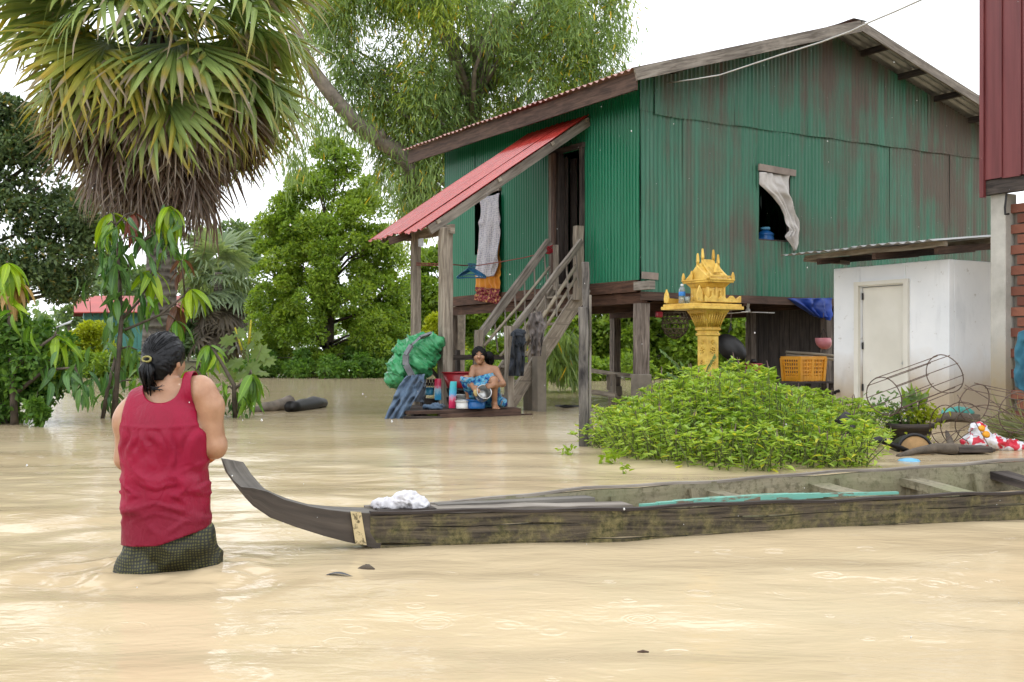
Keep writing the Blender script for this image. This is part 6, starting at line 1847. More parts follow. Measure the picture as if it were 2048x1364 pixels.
# ------------------------------------------------------------------ things under the house
def build_under():
    D = 18.2
    # slatted yellow crate on a shelf
    c0 = P(1607, 762, 18.0); c0.z = P(0, 762, 18.0).z
    t = thing('yellow_crate', c0, 'yellow slatted plastic crate on a shelf under the house', 'crate')
    a1, a2, hh = .48, .36, .36
    def q(x, y, z):
        k = 1 + .10 * z / hh; return c0 + V * (x * k) + U * (y * k) + Z * z
    m = MB(); m.beam(q(-a1 / 2, -a2 / 2, hh), q(a1 / 2, -a2 / 2, hh), .03, .05); m.beam(q(-a1 / 2, a2 / 2, hh), q(a1 / 2, a2 / 2, hh), .03, .05)
    m.beam(q(-a1 / 2, -a2 / 2 - .016, hh), q(-a1 / 2, a2 / 2 + .016, hh), .03, .052); m.beam(q(a1 / 2, -a2 / 2 - .016, hh), q(a1 / 2, a2 / 2 + .016, hh), .03, .052); m.build('rim', MT['orange'], t)
    m = MB(); m.beam(q(-a1 / 2, 0, .012), q(a1 / 2, 0, .012), a2, .02); m.build('bottom', MT['orange'], t)
    for sx, sy in ((-1, -1), (1, -1), (-1, 1), (1, 1)):
        m = MB(); m.beam(q(sx * a1 / 2, sy * a2 / 2, 0), q(sx * a1 / 2, sy * a2 / 2, hh), .05, .05, up=U); m.build('corner', MT['orange'], t)
    for z in (.05, .11, .17, .23, .29):
        for sy in (-1, 1):
            m = MB(); m.beam(q(-a1 / 2, sy * a2 / 2, z), q(a1 / 2, sy * a2 / 2, z), .012, .022 if z > .06 else .07); m.build('slat', MT['orange'], t)
        for sx in (-1, 1):
            m = MB(); m.beam(q(sx * a1 / 2, -a2 / 2, z), q(sx * a1 / 2, a2 / 2, z), .012, .022 if z > .06 else .07); m.build('slat', MT['orange'], t)
    for k in range(1, 8):
        x = -a1 / 2 + a1 * k / 8
        m = MB(); m.beam(q(x, -a2 / 2 - .003, 0), q(x, -a2 / 2 - .003, hh), .018 if k != 4 else .06, .014, up=U); m.build('upright', MT['orange'], t)
        y = -a2 / 2 + a2 * k / 8
        m = MB(); m.beam(q(-a1 / 2 - .003, y, 0), q(-a1 / 2 - .003, y, hh), .014, .016, up=U); m.build('upright', MT['orange'], t)
        m = MB(); m.beam(q(a1 / 2 + .003, y, 0), q(a1 / 2 + .003, y, hh), .014, .016, up=U); m.build('upright', MT['orange'], t)
    s = thing('plank_table', P(1610, 775, 18.1), 'dark plank table under the house carrying the yellow crate', 'table')
    for k in range(4):
        m = MB(); b = c0 + U * (-.27 + .18 * k) - Z * .018; m.beam(b - V * .75, b + V * .5, .17, .03, seg=3, jitter=.003); m.build('board', MT['wood_dark'], s)
    for a, b in ((-.65, -.2), (.4, -.2), (-.65, .3), (.4, .3)):
        m = MB(); p = c0 + V * a + U * b; m.beam(Vector((p.x, p.y, -.9)), p - Z * .035, .07, .07); m.build('leg', MT['wood_dark'], s)
    for k, (y0, y1) in enumerate(((704, 712), (710, 719))):
        m = MB(); m.tube([P(1572, y0, 18.6), P(1625, (y0 + y1) / 2, 18.4), P(1690, y1 + 2, 18.2)], [.024, .026, .022], 8); o = m.build('bamboo_pole', MT['bamboo'], None, True)
        props(o, ('upper' if k == 0 else 'lower') + ' of two brown poles slung behind the yellow crate', 'pole', 'poles slung under the house')
    # pink helmet hanging
    c = P(1647, 683, 17.9)
    t = thing('pink_helmet', c, 'round pink helmet hanging by a strap under the blue tarp', 'helmet')
    prof = [(0, -.125), (.045, -.12), (.085, -.095), (.115, -.05), (.125, 0), (.12, .05), (.118, .055), (.11, .05), (.11, 0), (.09, -.06), (.0, -.10)]
    MB().lathe(prof, c, 22, V, U, (Z + U * .15 - V * .1).normalized()).build('shell', MT['pink'], t, True)
    MB().tube([c + V * .1 + Z * .04, c + Z * .20, c - V * .1 + Z * .04], .006, 5).build('strap', MT['soot'], t, True)
    MB().tube([c + Z * .2, c + Z * .44], .004, 5).build('cord', MT['wire'], t)
    # blue tarp slung from the floor
    hang('blue_tarpaulin', P(1574, 597, 17.9), P(1663, 596, 18.3), P(1622, 630, 18.2), P(1660, 640, 18.1), MT['blue_tarp'], -U, 3, .05, .0, 40, 30, 4, 'dark blue tarpaulin slung under the floor near the washroom', 'tarpaulin')
    # stove, red box, wok, net, fan
    t = thing('clay_stove', P(1475, 790, 17.6), 'black sooty stove with a wide round top under the house', 'stove'); c = P(1478, 800, 17.6); c.z = -.5
    zt = P(0, 752, 17.6).z
    MB().lathe([(.30, 0), (.30, .5 + zt - .32), (.34, .5 + zt - .12), (.36, .5 + zt - .06)], c, 20).build('body', MT['soot'], t, True)
    MB().lathe([(.0, .5 + zt - .04), (.42, .5 + zt - .04), (.45, .5 + zt - .02), (.45, .5 + zt + .01), (0, .5 + zt + .02)], c, 24).build('top', MT['soot'], t, True)
    c = P(1507, 738, 17.7)
    t = thing('red_box', c, 'small red plastic box standing on the black stove', 'box')
    m = MB(); m.box(c, .2, .16, .13, V, U, Z); m.build('body', MT['red'], t, bevel=.012)
    m = MB(); m.box(c + Z * .075, .215, .175, .03, V, U, Z); m.build('lid', MT['red'], t, bevel=.008)
    m = MB(); m.lathe([(.05, .09), (.055, .12), (.03, .15), (0, .155)], c, 12); m.build('knob', MT['soot'], t, True)
    c = P(1462, 695, 17.4); ax = (Vector((-.25, -1, .25))).normalized(); xx = ax.orthogonal().normalized(); yy = ax.cross(xx)
    t = thing('wok', c, 'large sooty wok hung up behind the column of the spirit house', 'wok')
    MB().lathe([(0, .12), (.1, .11), (.2, .06), (.27, -.02), (.285, -.05), (.275, -.05), (.19, .03), (.1, .08), (0, .09)], c, 26, xx * .62, yy * .95, ax * .8).build('pan', MT['soot'], t, True)
    m = MB(); m.tube([c + Z * .26, c + Z * .36, c + Z * .26 + xx * .05], .012, 6); m.build('handle', MT['soot'], t)
    MB().tube([c + Z * .34, Vector((c.x, c.y, FLOOR - .2))], .006, 5).build('cord', MT['wire'], t)
    # brown net bag hanging from the floor
    c = P(1350, 628, 17.2)
    t = thing('hanging_net', c, 'brown netting bag hanging under the floor left of the spirit house', 'net')
    m = MB(); n = 14; rows = []
    for z, r in ((0.02, .16), (-.06, .19), (-.14, .2), (-.22, .19), (-.29, .15), (-.34, .09), (-.37, .02)): rows.append([c + Vector((math.cos(2 * math.pi * k / n) * r, math.sin(2 * math.pi * k / n) * r, z)) for k in range(n)])
    for r_ in rows: m.tube(r_, .007, 4, closed=True)
    for k in range(n): m.tube([r_[(k + i // 2) % n] for i, r_ in enumerate(rows)], .007, 4); m.tube([r_[(k - i // 2) % n] for i, r_ in enumerate(rows)], .007, 4)
    o = m.build('mesh_bag', MT['rag_net'], t); o['kind'] = 'stuff'
    MB().tube([c + Z * .02, Vector((c.x, c.y, FLOOR - .2))], .008, 5).build('cord', MT['rag_net'], t)
    m = MB(); c = P(1318, 629, 17.0); m.box(c, .12, .06, .09, V, U, Z); o = m.build('red_cloth_scrap', MT['red'], None, bevel=.02); props(o, 'small red scrap hanging under the floor beside the corner stilt', 'scrap')
    # ceiling fan with its lamp
    c = P(1496, 610, 17.8)
    t = thing('ceiling_fan', c, 'pale ceiling fan hanging under the house floor', 'fan')
    MB().lathe([(.0, .08), (.05, .08), (.055, .04), (.03, .02), (.02, -.05), (.035, -.07), (.04, -.11), (0, -.12)], c, 16).build('motor', MT['white'], t, True)
    for a in (.2, 2.3, 4.4):
        d = Vector((math.cos(a), math.sin(a), 0)); m = MB(); m.beam(c + d * .05 - Z * .11, c + d * .42 - Z * .12, .10, .008, seg=2); m.build('blade', MT['white'], t)
    MB().tube([c + Z * .08, Vector((c.x, c.y, FLOOR - .05))], .012, 6).build('rod', MT['white'], t)
    # water jug in the gable window
    c = H(2.68, .28, 2.588)
    t = thing('water_jug', c, 'blue water jug standing on the sill inside the gable window', 'jug')
    MB().lathe([(0, 0), (.13, 0), (.135, .02), (.135, .10), (.12, .12), (.135, .14), (.13, .165), (.08, .20), (.05, .215), (.05, .23)], c - Z * .02, 22).build('body', MT['blue'], t, True)
    MB().lathe([(.07, .225), (.075, .23), (.075, .265), (0, .27)], c - Z * .02, 16).build('cap', MT['sky'], t, True)
build_under()

# ------------------------------------------------------------------ cloths, lines and wires on the house
def strip_cloth(name, left, right, mat, nrm, label, cat, amp=.03, folds=4, seed=1, nu=40, nv=50, parent=None):
    """cloth between two edge curves (lists of points from top to bottom)"""
    def curve(pts):
        pts = [np.array(Vector(p)[:]) for p in pts]; d = np.concatenate([[0], np.cumsum([np.linalg.norm(b - a) for a, b in zip(pts, pts[1:])])]); d /= d[-1]
        k = np.linspace(0, 1, nv + 1); return np.stack([np.interp(k, d, [p[i] for p in pts]) for i in range(3)], -1)
    A, B = curve(left), curve(right); n = np.array(Vector(nrm)[:])
    u = np.linspace(0, 1, nu + 1)[:, None]; v = np.linspace(0, 1, nv + 1)[None, :]
    p = A[None] + (B - A)[None] * u[..., None]
    ph = fbm(np.stack([u * 2 + 0 * v, v * 3 + 0 * u, 0 * u + 0 * v + seed], -1), seed, 2) * 2
    fo = np.sin(u * folds * 6.283 + ph) * .7 + .6 * fbm(np.stack([u * 5 + 0 * v, v * 6 + 0 * u, 0 * (u + v)], -1), seed + 2, 2)
    fo = fo + (.9 - 2.2 * np.abs(vnoise(np.stack([u * 4 + v * 2.5, v * 5 - u * 1.5, 0 * (u + v) + seed], -1), seed + 7)))
    p = p + n * (fo * amp)[..., None]
    idx = np.arange((nu + 1) * (nv + 1)).reshape(nu + 1, nv + 1)
    f = np.stack([idx[:-1, :-1], idx[1:, :-1], idx[1:, 1:], idx[:-1, 1:]], -1).reshape(-1, 4)
    uv = np.stack([u + 0 * v, v + 0 * u], -1).reshape(-1, 2)[f.ravel()]
    o = np_mesh(name, p.reshape(-1, 3), f, mat, parent, smooth=True, uv=uv)
    md = o.modifiers.new('thickness', 'SOLIDIFY'); md.thickness = .006
    return props(o, label, cat)

def build_cloths():
    g = lambda px, py, off=.06: None
    def gp(px, py, out):
        """point on the gable plane pushed out by out"""
        a = (px - 1024) / F; o = H(0, -out, 0)
        s = (a * o.y - o.x) / (V.x - a * V.y); p = o + V * s; return Vector((p.x, p.y, CAM_H - (py - HZ) / F * p.y))
    strip_cloth('window_curtain', [gp(1518, 344, .03), gp(1518, 368, .05), gp(1530, 378, .06), gp(1548, 393, .07), gp(1562, 412, .08), gp(1570, 430, .09), gp(1574, 450, .10), gp(1580, 462, .10), gp(1573, 472, .11), gp(1588, 502, .10)],
                [gp(1577, 350, .03), gp(1578, 370, .06), gp(1579, 386, .09), gp(1585, 398, .10), gp(1590, 420, .11), gp(1596, 440, .12), gp(1599, 458, .12), gp(1599, 470, .12), gp(1598, 487, .11), gp(1591, 499, .10)],
                MT['curtain'], -U, 'grey white curtain blown out over the sill of the gable window', 'curtain', .022, 3, 5)
    def lp(px, py, out):
        """point on the stair-side wall's plane pushed out by out"""
        a = (px - 1024) / F; o = H(-out, 0, 0)
        s = (a * o.y - o.x) / (U.x - a * U.y); p = o + U * s; return Vector((p.x, p.y, CAM_H - (py - HZ) / F * p.y))
    strip_cloth('hanging_sarong', [lp(962, 398, .06), lp(960, 440, .08), lp(955, 490, .10), lp(951, 530, .12), lp(952, 556, .12)], [lp(999, 386, .06), lp(999, 440, .08), lp(997, 490, .10), lp(994, 528, .12), lp(988, 552, .12)],
                MT['pattern'], -V, 'pale grey patterned cloth hanging over the side window under the porch roof', 'cloth', .02, 2.5, 8)
    t = thing('saffron_cloth', lp(975, 600, .05), 'saffron yellow cloth with a maroon border hanging behind the patterned cloth', 'cloth')
    strip_cloth('upper_cloth', [lp(957, 500, .04), lp(953, 540, .04), lp(952, 574, .05)], [lp(1001, 470, .04), lp(1001, 540, .05), lp(1001, 578, .05)], MT['yellow_cloth'], -V, None, None, .018, 5, 4, parent=t)
    strip_cloth('border', [lp(952, 574, .05), lp(951, 588, .05), lp(949, 600, .05)], [lp(1001, 578, .05), lp(1001, 592, .05), lp(1000, 609, .05)], MT['maroon'], -V, None, None, .018, 5, 4, parent=t)
    # clothes line with hangers
    m = MB(); a, b, c = P(833, 526, 17.0), lp(960, 533, .25), P(1097, 503, 17.85)
    pts = [a, P(893, 528, 16.4), P(930, 531, 17.6), lp(955, 531, .30), lp(1000, 524, .25), lp(1050, 515, .2), c]
    m.tube(pts, .009, 5); m.tube([P(833, 530, 17.0), P(893, 531, 16.42)], .009, 5)
    o = m.build('clothes_line', MT['dark_cable'], None); props(o, 'thin red brown line strung from the porch post to the stair rail', 'line')
    for k in range(5):
        p = P(936 + k * 3.0, 531, 17.65 + .06 * k); yaw = -.5 + .22 * k
        d = Vector((math.cos(yaw), math.sin(yaw), 0)); q = lambda x, z: p + d * x + Z * z
        m = MB(); m.tube([q(.0, .03), q(.02, .02), q(.015, -.02), q(0, -.05)], .009, 5)
        m.tube([q(0, -.05), q(.11, -.11), q(.20, -.17), q(.19, -.19), q(0, -.185), q(-.19, -.19), q(-.20, -.17), q(-.11, -.11)], .011, 5, closed=True)
        m.tube([q(-.12, -.15), q(0, -.14), q(.12, -.15)], .008, 5)
        o = m.build('coat_hanger', MT['hanger'], None, True); props(o, 'empty blue plastic hanger bunched on the clothes line', 'hanger', 'blue hangers on the clothes line')
    # clothes on the stair rails
    strip_cloth('dark_jacket', [P(1027, 664, 15.8), P(1023, 690, 15.78), P(1020, 720, 15.8), P(1017, 752, 15.8)], [P(1047, 660, 15.95), P(1049, 690, 15.82), P(1050, 720, 15.82), P(1047, 752, 15.85)], MT['navy_cloth'], (0, -1, 0), 'dark navy jacket hung over the near stair post', 'jacket', .045, 2, 3)
    crumple('jacket_fold', P(1037, 668, 15.83), [((0, 0, 0), (.085, .06, .06)), ((.02, 0, -.1), (.075, .05, .09))], MT['navy_cloth'], None, None, .012, .02, 14, 6, parent=bpy.data.objects['dark_jacket'])
    strip_cloth('grey_shawl', [P(1060, 628, 16.3), P(1056, 655, 16.25), P(1062, 680, 16.25), P(1062, 712, 16.3)], [P(1082, 622, 16.5), P(1092, 650, 16.3), P(1086, 680, 16.25), P(1082, 712, 16.3)], MT['brown_grey_cloth'], (0, -1, 0), 'brown grey cloth knotted over the stair rail above the jacket', 'cloth', .05, 2, 9)
    # overhead wire
    m = MB(); a = gp(1335, 166, .10); b = P(1392, 158, 15.5); pts = [a, b]
    for px, py, D in ((1440, 150, 14.8), (1500, 130, 14.0), (1560, 110, 13.2), (1640, 85, 12.2), (1700, 63, 11.5), (1740, 44, 11.0), (1790, 23, 10.4), (1850, -4, 9.8), (1990, -66, 8.6)): pts.append(P(px, py, D))
    m.tube(pts, .0085, 6); o = m.build('overhead_cable', MT['cable'], None, True); props(o, 'thin pale cable running from the gable up across the white sky', 'cable')
build_cloths()
# ------------------------------------------------------------------ goods on and by the platform
def build_goods():
    # green tarpaulin heap with a grey hem, over the rack
    c = P(828, 722, 16.1)
    s = 16.1 / F
    L = lambda x0, y0, rx, ry, dy=0, rd=.22: ((( x0 - 828) * s, dy, (722 - y0) * s), (rx * s, rd, ry * s))
    t = thing('green_tarpaulin', c - Z * .4, 'bunched green tarpaulin with a grey hem heaped over the rack', 'tarpaulin')
    crumple('heap', c, [L(838, 705, 36, 34, 0, .3), L(805, 735, 26, 24, -.08, .25), L(855, 690, 26, 20, .05, .22), L(800, 755, 22, 17, -.1, .2), L(830, 730, 34, 26, -.1, .25), L(872, 690, 14, 12, .0, .15), L(815, 700, 24, 18, 0, .2)], MT['tarp'], None, None, .013, .045, 5.0, 12, parent=t, stretch=(.55, 1.0, 1.7))
    m = MB(); pts = [P(860, 668, 15.95), P(838, 676, 15.75), P(822, 690, 15.68), P(812, 710, 15.66), P(812, 730, 15.68), P(822, 750, 15.7), P(838, 766, 15.75)]
    n = len(pts)
    for i in range(n - 1): m.beam(pts[i], pts[i + 1], .03, .085, up=Vector((.6, -.3, .5)), jitter=.006)
    m.build('hem', MT['tarp_grey'], t)
    strip_cloth('grey_trousers', [P(812, 752, 15.5), P(796, 775, 15.3), P(783, 805, 15.1), P(770, 838, 14.9)], [P(850, 748, 15.8), P(846, 775, 15.5), P(830, 800, 15.2), P(808, 838, 14.95)], MT['jeans'], (0, -1, 0), 'wet blue grey trousers hanging from the tarpaulin down into the water', 'trousers', .06, 3, 2)
    strip_cloth('grey_jacket', [P(826, 765, 15.55), P(822, 782, 15.5), P(816, 800, 15.4)], [P(852, 758, 15.8), P(851, 780, 15.6), P(848, 806, 15.5)], MT['grey_blue_cloth'], (0, -1, 0), 'dark grey cloth hanging beside the wet trousers', 'cloth', .05, 2, 6)
    def basin(name, c, r0, r1, h, mat, lab, cat='basin', tilt=Z, ell=1.0):
        t = thing(name, c, lab, cat); ax = Vector((1, 0, 0)); ay = tilt.cross(ax).normalized(); ax = ay.cross(tilt)
        MB().lathe([(0, 0), (r0, 0), (r0 * 1.02, .01), (r1, h), (r1 - .012, h), (r0 - .01, .016), (0, .014)], c, 26, ax, ay, tilt).build('bowl', mat, t, True)
        MB().lathe([(r1 - .014, h - .006), (r1 + .012, h - .008), (r1 + .014, h + .004), (r1 - .01, h + .008), (r1 - .014, h - .006)], c, 26, ax, ay, tilt).build('rim', mat, t, True)
    zt = .11
    at = lambda px, py, D: Vector((P(px, py, D).x, D, zt))
    basin('red_basin', Vector((P(925, 0, 16.25).x, 16.25, .36)), .22, .30, .22, MT['red'], 'large red basin behind the crouching woman')
    for k in range(2):
        m = MB(); b = Vector((P(925, 0, 16.25).x, 16.25, .11)); m.lathe([(.2, 0), (.24, .12), (.22, .124), (0, .125)], b + Z * (.125 * k), 20); o = m.build('washing_bowl', MT['black'], None, True); props(o, ('lower' if k == 0 else 'upper') + ' of two dark bowls stacked under the red basin', 'bowl', 'dark bowls under the red basin')
    basin('blue_basin', at(953, 818, 15.35), .115, .125, .115, MT['blue'], 'round blue basin at the platform edge under the silver pot')
    basin('white_tub', at(925, 818, 15.35), .085, .09, .10, MT['white'], 'white plastic tub beside the blue basin')
    basin('teal_basin', P(859, 790, 16.3), .06, .068, .10, MT['cyan'], 'small teal basin on the shelf of the dark rack')
    for k in range(4):
        c = at(924 + (k % 2) * 2, 818, 15.62) + Z * (.0 + .062 * k)
        o = MB().lathe([(0, 0), (.05, 0), (.085, .045), (.092, .058), (.086, .058), (.05, .008), (0, .006)], c, 20).build('bowl', MT['white'] if k != 3 else MT['black'], None, True)
        props(o, ('lowest white bowl of the stack behind the white tub', 'second white bowl from the bottom of the stack behind the white tub', 'upper white bowl of the stack behind the white tub', 'dark bowl topping the stack behind the white tub')[k], 'bowl', 'stacked bowls')
    def packet(c, w, h, mat, lab, lean=0):
        m = MB(); n = 6
        f = lambda u, v: c + Vector(((u - .5) * w * (1 - .12 * abs(2 * v - 1)) + lean * v, .0, v * h))
        for sg in (-1, 1):
            m.grid(lambda u, v: f(u, v) + Vector((0, sg * .02 * math.sin(math.pi * u) * math.sin(math.pi * min(1, v * .96 + .02)) ** .5, 0)), 8, 10)
        o = m.build('detergent_packet', mat, None, True); props(o, lab, 'packet', 'detergent packets')
    packet(P(876, 800, 16.2), .105, .30, MT['packet'], 'pink topped blue detergent packet on the rack left of the porch post')
    packet(at(904, 818, 15.45) + Vector((0, 0, 0)), .10, .36, MT['packet2'], 'detergent packet with a pink foot on the platform right of the porch post', .02)
    m = MB(); c = at(862, 815, 15.9)
    for k in range(2):
        b = c + Vector((.03 + .13 * k, -.05 * k, 0)); pts = [b + Vector((math.cos(a) * .045, math.sin(a) * .12 * (1.0 if math.sin(a) > 0 else .9), 0)) for a in np.linspace(0, 6.283, 15)[:-1]]
        m = MB(); m.poly(pts, .02, Z); t = thing('flip_flop', b, ('left hand' if k == 0 else 'right hand') + ' grey blue flip flop of the pair lying on the platform', 'sandal', 'flip flops on the platform')
        m.build('sole', MT['grey_blue_cloth'], t); MB().tube([b + Vector((-.04, -.02, .01)), b + Vector((0, .06, .045)), b + Vector((.04, -.02, .01))], .007, 5).build('thong', MT['jeans'], t, True)
    crumple('blue_rag', at(863, 822, 15.35), [((0, 0, .02), (.12, .06, .03)), ((.08, 0, .03), (.07, .05, .04))], MT['jeans'], 'wet blue grey rag lying on the platform edge', 'rag', .01, .016, 18, 4)
    # kitchen spoons standing in the teal basin
    for k in range(4):
        p = P(853 + k * 4, 790, 16.32); t = thing('ladle', p, 'wooden spoon standing in the teal basin on the rack', 'spoon', 'spoons in the teal basin')
        MB().tube([p + Z * .04, p + Z * .19 + Vector((.01 * (k - 1.5), 0, 0))], .007, 6).build('handle', MT['wood_pale'], t)
        MB().lathe([(0, .05), (.014, .04), (.018, .02), (.01, 0), (0, -.005)], p + Z * .18 + Vector((.01 * (k - 1.5), 0, 0)), 8).build('bowl', MT['wood_brown'], t, True)
    # debris floating by the stair foot
    m = MB(); m.tube([PW(1112, 812), PW(1130, 816) + Z * .02, PW(1160, 813)], [.02, .03, .02], 7); o = m.build('floating_stick', MT['soot'], None, True); props(o, 'dark stick floating between the stairs and the charred post', 'stick')
    m = MB(); m.beam(PW(1045, 830), PW(1062, 829), .06, .03); o = m.build('floating_chip', MT['wood_brown'], None); props(o, 'small brown chip floating by the end of the platform', 'chip')
    # drift logs near the low mango
    for k, (a, b, r, lab) in enumerate((((503, 826), (574, 812), .11, 'grey drift log lying in the water beside the low mango'), ((580, 818), (640, 806), .12, 'dark mossy drift log behind the grey one in the water'))):
        p0, p1 = PW(a[0], 824), PW(b[0], 822 - 6 * k); p1 = p1 + Vector((0, .3, 0))
        m = MB(); pts = [p0.lerp(p1, i / 6) + Z * (.02 + (.05 if k else .09 * i / 6) + random.uniform(-.015, .015)) for i in range(7)]
        m.tube(pts, [r * (.5 + .5 * i / 6) * random.uniform(.85, 1.1) for i in range(7)] if k == 0 else [r * random.uniform(.6, 1.0) for i in range(7)], 9)
        o = m.build('drift_log', MT['bark_pale'] if k == 0 else MT['soot'], None, True); props(o, lab, 'log', 'drift logs by the mango')
    # bits on the near water
    c = PW(677, 1154); m = MB(); m.grid(lambda u, v: c + Vector(((u - .5) * .115, (v - .5) * .035 * math.sin(math.pi * min(.98, u + .02)) + .01 * math.sin(u * 5), .003 + .012 * math.sin(u * math.pi))), 10, 4)
    o = m.build('floating_leaf', MT['navy_cloth'], None, True); props(o, 'long dark wet leaf floating on the near water', 'leaf')
    c = PW(732, 1139); m = MB(); m.tube([c + Vector((-.03, 0, 0)), c + Vector((-.008, 0, .006)), c + Vector((.01, 0, .008)), c + Vector((.033, 0, 0))], [.006, .012, .013, .004], 7); m.tube([c, c + Vector((.002, 0, .02))], [.008, .005], 6)
    o = m.build('floating_husk', MT['bark'], None, True); props(o, 'small brown seed husk floating on the near water', 'husk')
    c = PW(1286, 1304); m = MB(); m.tube([c + Vector((-.016, 0, 0)), c + Z * .002, c + Vector((.016, 0, 0))], [.002, .005, .002], 6); o = m.build('floating_seed', MT['wood_brown'], None, True); props(o, 'tiny brown seed pod floating in the near water', 'seed pod')
build_goods()

# ------------------------------------------------------------------ clutter by the washroom
def build_clutter():
    # fish traps of bent wire
    def trap(c0, c1, r, nl, name, lab, rings=(0, .5, 1), wires=.0042):
        t = thing(name, (c0 + c1) / 2 - Z * r, lab, 'wire trap')
        ax = (c1 - c0).normalized(); x = ax.orthogonal().normalized(); y = ax.cross(x)
        for k in rings:
            c = c0.lerp(c1, k); m = MB(); rr = r * random.uniform(.94, 1.05)
            m.tube([c + (x * math.cos(a) * rr * 1.04 + y * math.sin(a) * rr * .96) + ax * .012 * math.sin(2 * a + k) for a in np.linspace(0, 6.283, 29)[:-1]], wires * 1.25, 5, closed=True); m.build('ring', MT['wire'], t)
        for k in range(nl):
            a = 2 * math.pi * k / nl + random.uniform(-.1, .1); d = x * math.cos(a) + y * math.sin(a); m = MB()
            m.tube([c0 + d * r - ax * .02, c0.lerp(c1, .5) + d * r * random.uniform(.96, 1.03), c1 + d * r + ax * random.uniform(0, .04)], wires, 5); m.build('rod', MT['wire'], t)
        return t
    trap(P(1769, 793, 10.5), P(1889, 748, 11.1), .185, 10, 'wire_fish_trap', 'rusty cylindrical wire trap propped over the flower pot', (0, 1))
    trap(P(1950, 806, 10.4), P(2085, 836, 9.7), .18, 8, 'wire_fish_trap', 'rusty open wire hoop trap lying against the concrete pillar', (0, .62))
    m = MB(); t = thing('wire_tangle', PW(1920, 880), 'tangle of bent rusty wire hoops in front of the washroom', 'wire')
    for (cx, cy, rx, ry, D) in ((1925, 850, 44, 46, 10.2), (1890, 850, 30, 40, 10.5), (1970, 850, 60, 40, 9.9)):
        m.tube([P(cx + math.cos(a) * rx, cy + math.sin(a) * ry, D + .15 * math.sin(a)) for a in np.linspace(.3, 5.6, 26)], .0045, 5)
    for a, b in (((1780, 830, 10.4), (1910, 775, 11.0)), ((1860, 905, 9.8), (1960, 835, 10.3)), ((1900, 890, 10.0), (2048, 800, 10.2)), ((1930, 770, 10.6), (2048, 850, 9.8)), ((1820, 880, 10.3), (1930, 860, 10.2)), ((1915, 790, 10.4), (1985, 905, 9.7))):
        m.tube([P(*a), P(*a).lerp(P(*b), .5) + Z * .02, P(*b)], .0042, 5)
    o = m.build('hoops', MT['wire'], t); o['kind'] = 'stuff'
    # big plant pot
    c = PW(1838, 886); c.y += .25; zt = P(0, 846, c.y).z
    t = thing('plant_pot', c, 'large dark plant pot with a banana shoot and trailing herbs by the washroom', 'plant pot')
    MB().lathe([(.15, -.2), (.17, 0), (.205, zt - .05), (.22, zt - .045), (.225, zt), (.20, zt), (.18, zt - .04), (0, zt - .04)], c, 24).build('pot', MT['conc_dark'] if False else MT['wood_dark'], t, True)
    def blades(px, py, n, L, W, mat, up, sp, D, bend=.3):
        C = np.array([P(px + rng.normal() * sp, py + rng.normal() * sp * .6, D + rng.normal() * .06)[:] for _ in range(n)])
        return leaf_mesh('foliage', C, rand_dir(n, up), rng.normal(size=(n, 3)) * .5 + np.array([0, -1, .3]), L * rng.uniform(.6, 1.2, n), W * rng.uniform(.7, 1.2, n), MT[mat], t, 'fold', bend)
    blades(1830, 820, 10, .24, .07, 'lf_sprig', 2.2, 10, c.y); blades(1850, 832, 240, .06, .03, 'lf_lime', .2, 17, c.y); blades(1830, 800, 14, .12, .06, 'lf_castor', .8, 14, c.y)
    blades(1800, 842, 160, .07, .02, 'lf_shrub', .3, 22, c.y + .1); blades(1845, 880, 40, .045, .025, 'lf_lime', -.2, 16, c.y - .25); blades(1775, 815, 130, .06, .022, 'lf_fine', .5, 26, c.y + .2)
    m = MB()
    for dx in (-14, -6, 4, 12, -26): m.tube([P(1832 + dx, 850, c.y), P(1832 + dx * 1.4, 815, c.y), P(1832 + dx * 2.2, 775 + abs(dx), c.y)], [.012, .009, .004], 6)
    s = m.build('stem', MT['stem'], t, True); s['kind'] = 'stuff'
    # cut log end, trough, lid, sack, rag, grass
    c = PW(1831, 902); ax = Vector((-.12, -1, .12)).normalized(); xx = Vector((1, -.12, 0)).normalized(); yy = ax.cross(xx)
    t = thing('sawn_log', c, 'sawn log end with dark bark half sunk in front of the plant pot', 'log')
    MB().lathe([(.15, -.35), (.155, -.02), (.152, .0), (.128, .0), (.128, -.3)], c, 26, xx, yy, ax).build('bark', MT['soot'], t, True)
    MB().lathe([(.13, -.3), (.13, -.006), (0, -.004)], c, 26, xx, yy, ax).build('core', MT['wood_face'], t)
    m = MB(); pts = [PW(1796, 914), PW(1830, 909), PW(1870, 906), PW(1905, 907), PW(1935, 903), PW(1990, 902)]
    hs = [.01, .045, .065, .06, .035, .015]
    m.tube([p + Z * h * .6 for p, h in zip(pts, hs)], [.02, .03, .045, .05, .035, .015], 8); m.tube([PW(1905, 905), PW(1900, 895) + Z * .06, PW(1893, 885) + Z * .10], [.04, .03, .015], 7)
    o = m.build('driftwood', MT['bark'], None, True); props(o, 'long dark driftwood branch lying in the water before the plant pot', 'driftwood')
    m = MB(); c = PW(1940, 905); m.box(c + Z * .03, .30, .2, .05, Vector((1, .1, 0)).normalized(), Vector((-.1, 1, 0)).normalized(), Z); o = m.build('sunken_board', MT['wood_dark'], None, bevel=.01); props(o, 'short dark board between the driftwood and the red and white sack', 'board')
    c = PW(1818, 923); o = MB().lathe([(.088, -.01), (.086, .004), (.07, .018), (.03, .026), (0, .028)], c, 22).build('floating_disc', MT['sky'], None, True); props(o, 'light blue plastic lid floating beside the driftwood', 'lid')
    D = 10.0; s = D / F; c = PW(1980, 897)
    q = lambda px, py, rx, ry, rd=.1: (((px - 1980) * s, 0, (897 - py) * s), (rx * s, rd, ry * s))
